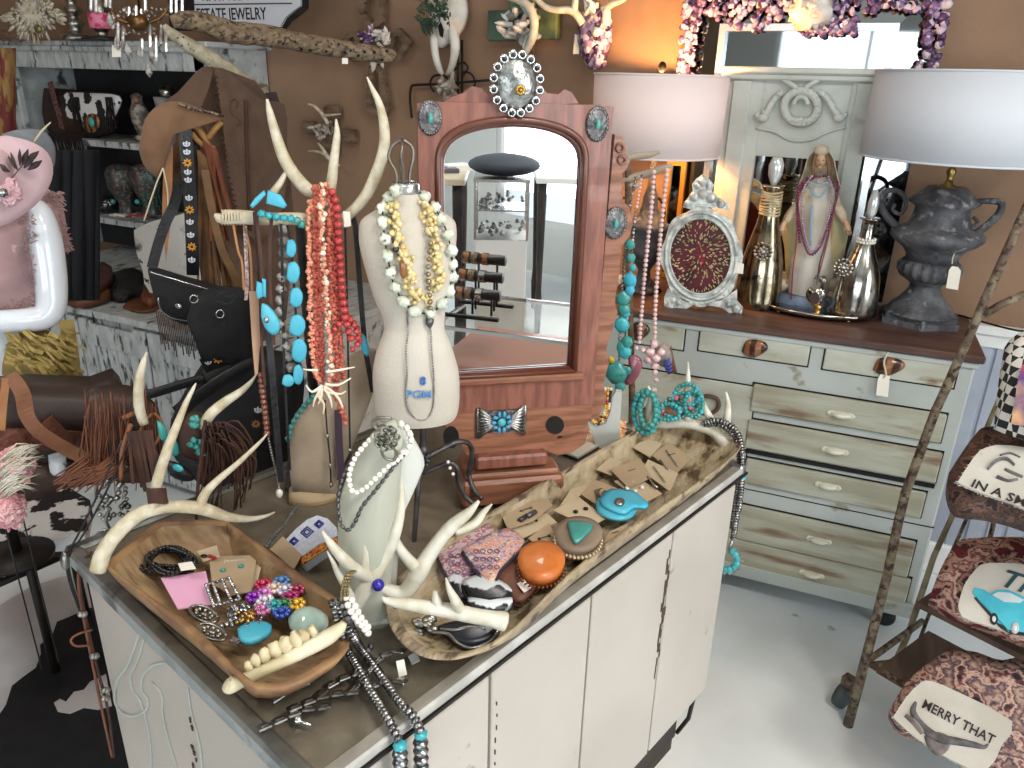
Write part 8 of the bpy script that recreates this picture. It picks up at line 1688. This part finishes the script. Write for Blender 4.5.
mb=MB(); tp(mb,rpl,[(984,315,4),(1000,305,4),(1030,292,4)],8,1); part(rack,'top_rung',mb,M_rustp)
za=.20; A=at(866,662,z=za)
mb=MB(); mb.tube([A,A+rd_*RL*1.3],.008,8); part(rack,'shelf_bar',mb,M_rustp); mb=MB(); mb.tube([A,A+rb_*1.05],.009,8); part(rack,'shelf_bar',mb,M_rustp)
mb=MB(); a=at(893,672,z=.13); mb.tube([A+cz*-.01,a+rb_*.3],.007,8); part(rack,'brace',mb,M_rustp)
M_slat=mat('brown_shelf_board','#5e4a3e','#4b3a30',rough=.6,scale=6,stretch=(6,1,1),bump=.2)
for k,(z,off) in enumerate(((za,.03),(.44,.08),(.75,.12))):
    o=A+rd_*off; o.z=z; o2=o+rd_*(RL*1.35); mb=MB(); mb.prism([o,o2,o2+rb_*.95,o+rb_*.95],(0,0,-.014)); part(rack,'shelf_board',mb,M_slat)
cpos=F0+V((-.004,0,.045))-rd_*.012; mb=MB(); mb.lathe([(.012,-.014),(.036,-.012),(.038,0),(.036,.012),(.012,.014)],at(843,695,z=.04),Matrix((bd_,cz,rd_)).transposed(),20); cw_=part(rack,'caster_wheel',mb,mat('grey_rubber','#3d4446',rough=.6)); mb=MB(); c0=at(846,692,z=.05); mb.box(c0+cz*.03,(.03,.03,.05),Matrix((rd_,bd_,cz)).transposed(),bev=.004); part(cw_,'caster_fork',mb,M_rustp)
# pillows
def pillow(lb,ctr_px,z,outer,face,mo_,mf,name='pillow',bul=.03,nrm=None,k=3):
    c_=at(*ctr_px,z=z); n_=nrm or (V((-c_.x,-c_.y,0)).normalized()*.55+cz*.83); pl=Pl(c_,n_); t=thing(name,lb,'pillow',pl.at(*ctr_px,-.08),'printed pillows on the rack')
    mb=MB(); bow(mb,pl,outer,.05,bul,-.08,k); part(t,'pillow_body',mb,mo_)
    mb=MB(); slab(mb,pl,face,.006,.006,2); f_=part(t,'printed_panel',mb,mf)
    mb=MB()
    P=outl(pl,face,.009,2); P.append(P[0]); R=resample(P,.006)
    for p in R: d=V((ru(-1,1),ru(-1,1),ru(-.5,.5)))*.006; mb.tube([p,p+d],.0009,3,cap=False)
    part(f_,'frayed_edge',mb,mf,kind='stuff'); return t,pl
M_pw=mat('natural_white_canvas','#c4c0b6','#b7b2a7',rough=.9,scale=8,bump=.1,bscale=200); M_inkb=mat('black_fabric_ink','#2e2b2c',rough=.9); M_inkg=mat('grey_fabric_ink','#6e6c6c','#4e4c4c',rough=.9,scale=40)
M_dkpat=multi('dark_hide_velvet',['#1d1614','#3c2822','#5e4034','#2a2220','#7a5648','#241a18'],scale=42,rough=.6,kind='noise')
t,pl=pillow('pillow with white panel reading in a small town, on the top shelf of the rack',(985,490),.88,[(946,486),(956,470),(972,448),(986,440),(1040,444),(1090,480),(1080,560),(1024,532),(985,521),(955,517),(946,500)],[(957,484),(974,458),(986,449),(1010,447),(1060,462),(1050,516),(1010,504),(980,494)],M_dkpat,M_pw)
o=pl.at(970,486,.014); ux=pl.at(1020,505,.014)-o; uy=pl.at(975,470,.014)-o
text(t,'printed_words','IN A SMALL TOWN',.027,o,ux,uy,M_inkb,.0004)
mb=MB()
for pts in([(988,470,4,.014),(996,462,5,.014),(1006,460,5,.014),(1014,466,4,.014)],[(996,478,4,.014),(1008,482,3,.014),(1018,480,3,.014)],[(1004,470,3,.014),(1012,474,3.5,.014),(1022,478,3,.014)],[(1000,456,2,.014),(1010,454,2.4,.014),(1020,458,2,.014)]): tp(mb,pl,[(a,b_,c_,.012) for a,b_,c_,d in pts],8,3,.15)
part(t,'printed_eagle',mb,M_inkg)
M_redpat=multi('red_tie_dye_velvet',['#4a1020','#7a1a2a','#2a1016','#c09a8a','#5a1826','#d9b8a8','#3a0e18'],scale=24,rough=.7,kind='noise')
t,pl=pillow('red and cream bordered pillow with a turquoise classic car and script word',(985,600),.56,[(928,606),(938,580),(952,556),(970,548),(1040,552),(1090,600),(1080,668),(1024,648),(985,632),(955,622)],[(958,606),(964,586),(976,570),(990,564),(1040,568),(1070,590),(1060,640),(1020,636),(985,626),(962,618)],M_redpat,M_pw)
o=pl.at(996,584,.014); ux=pl.at(1040,598,.014)-o; uy=pl.at(1000,568,.014)-o; text(t,'printed_words','The',.062,o,ux,uy,mat('dark_teal_ink','#27484f',rough=.9),.0004,shear=.35)
tq=mat('turquoise_car_print','#3fa9bd','#4db6c8',rough=.85,scale=20)
mb=MB(); slab(mb,pl,[(972,592),(975,588),(984,590),(990,594),(997,590),(1008,590),(1018,594),(1030,600),(1060,610),(1060,636),(1020,634),(1008,632),(1004,626),(996,622),(990,612),(980,602)],.0012,.0125); c_=part(t,'printed_car',mb,tq)
mb=MB(); slab(mb,pl,[(974,598),(986,612),(1000,628),(1010,634),(1050,640),(1050,637),(1008,630),(992,612),(977,597)],.0012,.0125); part(t,'printed_shadow',mb,M_inkb)
mb=MB(); slab(mb,pl,[(992,595),(998,592),(1010,593),(1024,600),(1020,603),(1004,602)],.0012,.014); part(t,'printed_windscreen',mb,mat('pale_print','#c9d4d8'))
for x,y,r in((994,619,5),(1015,628,5)): mb=MB(); bow(mb,pl,ell(x,y,r*.8,r*1.2,14),.001,.0005,.014,1); w_=part(t,'printed_wheel',mb,M_inkb if x<1000 else mat('chrome_print','#b9b6b4')); mb=MB(); bow(mb,pl,ell(x,y,r*.4,r*.6,12),.001,.0003,.0155,1); part(w_,'printed_hub',mb,mat('pale_print','#c9d4d8'))
M_plaid=multi('faded_plaid_flannel',['#2a2838','#5a4450','#b59a86','#8a6a62','#3a3044','#caa894','#6a3e40','#201e28'],scale=26,rough=.85,kind='noise')
t,pl=pillow('plaid pillow with a longhorn skull and the words merry that, on the lowest shelf',(965,700),.34,[(888,718),(905,690),(930,668),(950,658),(975,660),(1000,668),(1040,662),(1090,700),(1080,800),(1000,780),(940,750),(900,735)],[(893,718),(906,698),(920,684),(932,682),(960,694),(1012,722),(1002,745),(985,772),(950,760),(915,738)],M_plaid,M_pw)
o=pl.at(921,707,.014); ux=pl.at(976,736,.014)-o; uy=pl.at(926,690,.014)-o; text(t,'printed_words','MERRY THAT',.030,o,ux,uy,M_inkb,.0004,xs=.80)
mb=MB(); tp(mb,pl,[(916,702,1.2,.013),(913,712,3,.013),(922,726,4,.013),(938,738,4.5,.013),(955,741,4,.013),(975,745,3,.013),(984,747,2,.013),(988,744,.8,.013)],8); part(t,'printed_horns',mb,M_inkg)
mb=MB(); bow(mb,pl,[(924,736),(938,732),(950,738),(948,750),(938,756),(928,748)],.001,.001,.012,3); tp(mb,pl,[(905,716,4,.012),(914,724,6,.012),(922,734,5,.012)],8,3,.3); part(t,'printed_skull',mb,mat('brown_grey_ink','#8d8280','#57504e',rough=.9,scale=30))
t,pl=pillow('black and white gingham pillow with orange and violet stripes at the top of the rack',(1040,400),1.06,[(1003,432),(1006,400),(1010,372),(1018,345),(1050,340),(1090,420),(1060,445),(1024,440)],[(1012,424),(1016,400),(1020,376),(1030,360),(1060,370),(1055,425)],mat('gingham_check','#d9d6cf','#26262a',rough=.9,scale=60,kind='checker',lo=.45,hi=.55),multi('sunset_stripes',['#d98a5a','#c4525a','#5a4a8a','#e0b080'],scale=7,rough=.9,kind='noise'),nrm=V((-.45,-.8,.35)))
# hanging wire loop at the wainscot
# ================================================================ the shop behind the camera (seen in the vanity mirror)
_mp=mo+mn*.008; CP=CAM-mn*(2*(CAM-_mp).dot(mn))
def rr(px,py): r=ray(px,py); return r-mn*(2*r.dot(mn))
def rz(px,py,z): r=rr(px,py); return CP+r*((z-CH)/r.z)
def rd(px,py,d): r=rr(px,py); return CP+r*(d/math.hypot(r.x,r.y))
e1=rz(447,326,.7); e2=rz(565,341,.7); ed=(e2-e1).normalized(); ef=V((ed.y,-ed.x,0)); 
if ef.x<0: ef=-ef
EM=Matrix((ed,ef,cz)).transposed(); cE=(e1+e2)/2; LL=(e2-e1).length*1.25
t=thing('glass_showcase','low reddish wood showcase with glass top behind the camera, seen in the vanity mirror','showcase',V((cE.x,cE.y,0))+ef*.25)
c0=V((cE.x,cE.y,0))+ef*.25
mb=MB(); mb.box(c0+cz*.26,(LL,.5,.50),EM,bev=.006); part(t,'wood_base',mb,mat('rosy_wood','#8f5a48','#7d4c3b',rough=.4,scale=5,stretch=(1,1,4),coat=.3))
mb=MB(); mb.box(c0+cz*.53,(LL,.5,.03),EM); part(t,'display_deck',mb,mat('pink_display_cloth','#b88a80',rough=.9)); mb=MB(); mb.box(c0+cz*.697,(LL,.5,.006),EM); mb.box(c0+cz*.62-ef*.247,(LL,.005,.15),EM); part(t,'glass',mb,glassmat('counter_glass'))
mb=MB(); 
for s in(-1,1): mb.box(c0+cz*.692+ef*(s*.246),(LL,.012,.014),EM); mb.box(c0+cz*.692+ed*(s*LL/2),(.012,.5,.014),EM)
part(t,'metal_edge',mb,M_steel)
sb_=rz(478,312,.7); t=thing('bracelet_stand','black tiered bracelet stand with three rolls of leather cuffs on the low showcase','stand',V((sb_.x,sb_.y,.7)))
dv=(rd(525,250,1.0)-rd(455,240,1.0)); 
rollax=(rz(505,318,.7)-rz(452,312,.7)); rollax.z=0; rollax.normalize(); back=V((rollax.y,-rollax.x,0)); 
if back.dot(ef)<0: back=-back
for k in range(3):
    z=.7+.20-.055*k; c_=V((sb_.x,sb_.y,z))+back*(.09-.07*k)+rollax*(.0+.012*k); mb=MB(); mb.tube([c_-rollax*.10,c_+rollax*.085],.022,14); part(t,'roll',mb,M_leatherb)
    for s in(-.03,.05): mb=MB(); q0=c_+rollax*s; mb.tube([q0,V((q0.x,q0.y,.705))],.005,6); part(t,'leg',mb,M_iron)
    for j,(a,m) in enumerate(((-.08,M_agate),(-.045,mat('brown_cuff','#5a4636','#8d7a5c',rough=.5,scale=60)),(.0,M_merc if k else M_agate))):
        bt_=thing('leather_cuff',['lone','front','rear'][j-1]+[' brown stitched cuff on the top roll of the bracelet stand',' brown cuff on the middle roll of the bracelet stand',' dark cuff on the bottom roll of the bracelet stand'][k],'bracelet',c_+rollax*a,'cuffs on the bracelet stand'); mb=MB(); P=[c_+rollax*a+back*(.024*cos(w_))+cz*(.024*sin(w_)) for w_ in [2*PI*i/16 for i in range(17)]]; mb.strip(P,.026,rollax,.003); part(bt_,'cuff_band',mb,m)
mb=MB()
for s in(-1,1): mb.box(V((sb_.x,sb_.y,.707))+back*(.10*s),(.24,.02,.012),Matrix((rollax,back,cz)).transposed())
part(t,'base_bar',mb,M_iron)
# tall case with cushion
cc=rd(501,240,4.0); cc.z=0; X_=(rd(560,240,4.0)-rd(440,240,4.0)); X_.z=0; X_.normalize(); Y_=V((X_.y,-X_.x,0)); 
if Y_.dot(rr(500,240))<0: Y_=-Y_
XM=Matrix((X_,Y_,cz)).transposed()
def zr(py,d): return rd(501,py,d).z
zt1=zr(181,4.0); zb1=zr(240,4.0); wv=.27
t=thing('glass_case','tall glass display case of silver jewelry on a white plinth, seen in the vanity mirror','showcase',cc)
mb=MB(); mb.box(cc+Y_*.15+cz*(zb1/2),(wv,.3,zb1),XM,bev=.004); part(t,'plinth',mb,M_white)
mb=MB()
for sx in(-1,1):
    for sy in(0,.3): mb.box(cc+X_*(sx*wv/2)+Y_*sy+cz*((zt1+zb1)/2),(.014,.014,zt1-zb1),XM)
mb.box(cc+Y_*.15+cz*zt1,(wv+.02,.32,.014),XM); mb.box(cc+Y_*.15+cz*((zt1+zb1)/2),(wv,.3,.008),XM); part(t,'metal_frame',mb,M_steel)
mb=MB(); mb.box(cc+cz*((zt1+zb1)/2),(wv,.003,zt1-zb1),XM); part(t,'glass',mb,glassmat('window_glass'))
mb=MB()
for i in range(60): mb.ball(cc+X_*ru(-.12,.12)+Y_*ru(.05,.25)+cz*(zb1+.015+((zt1-zb1)/2 if i%2 else 0)+ru(0,.05)),ru(.006,.016),6,4,nz=.5)
part(t,'silver_jewelry',mb,M_silver,kind='stuff')
mb=MB(); mb.ball(cc+X_*.01+Y_*.15+cz*(zt1+.065),.19,20,10,(1,.8,.30),XM); one('cushion','round dark grey cushion on top of the tall glass case in the mirror','cushion',mb,mat('charcoal_cushion','#3e444c',rough=.8),base=cc+Y_*.15+cz*zt1)
# tables
for lb,px,d,wx,wy,zt_3,m in(('pale wooden work table with papers on the mirror wall side of the tall case',440,4.1,.26,.6,None,mat('pale_table_wood','#c3b49c',rough=.5)),('long white table with dark turned legs near the bright window',592,4.9,.7,.7,None,M_frm)):
    c_=rd(px,200,d); c_.z=0; z=rd(px,182,d).z; t=thing('table',lb,'table',c_+Y_*wy/2,'tables behind the camera'); mb=MB(); mb.box(c_+Y_*(wy/2)+cz*z,(wx,wy,.035),XM,bev=.004); part(t,'tabletop',mb,m)
    for sx in(-1,1):
        for sy in(.05,wy-.05): mb=MB(); p=c_+X_*(sx*(wx/2-.04))+Y_*sy; mb.lathe([(.018,0),(.026,.2),(.018,.3),(.03,z-.12),(.03,z-.02)],p,n=12); part(t,'leg',mb,M_dolly)
    if px<500:
        for i in range(3): mb=MB(); mb.box(c_+Y_*(.15+.12*i)+X_*(-.08+.07*i)+cz*(z+.026+.004*i),(.17,.12,.012+.01*i),XM@Matrix.Rotation(.3*i,3,'Z')); one('folder',['pink paper folder flat on the pale work table in the mirror','dark grey folder in the middle of the pale work table','white paper stack nearest the glass case on the pale table'][i],'folder',mb,mat('folder%d'%i,['#c98a94','#5a5a62','#e5e2dc'][i],rough=.7))
vs=scn.view_settings; vs.view_transform='Standard'; vs.look='None'; vs.gamma=1; vs.use_curve_mapping=False; vs.exposure=EXPO
scn.cycles.max_bounces=8; scn.cycles.transparent_max_bounces=12; scn.cycles.caustics_reflective=False; scn.cycles.caustics_refractive=False
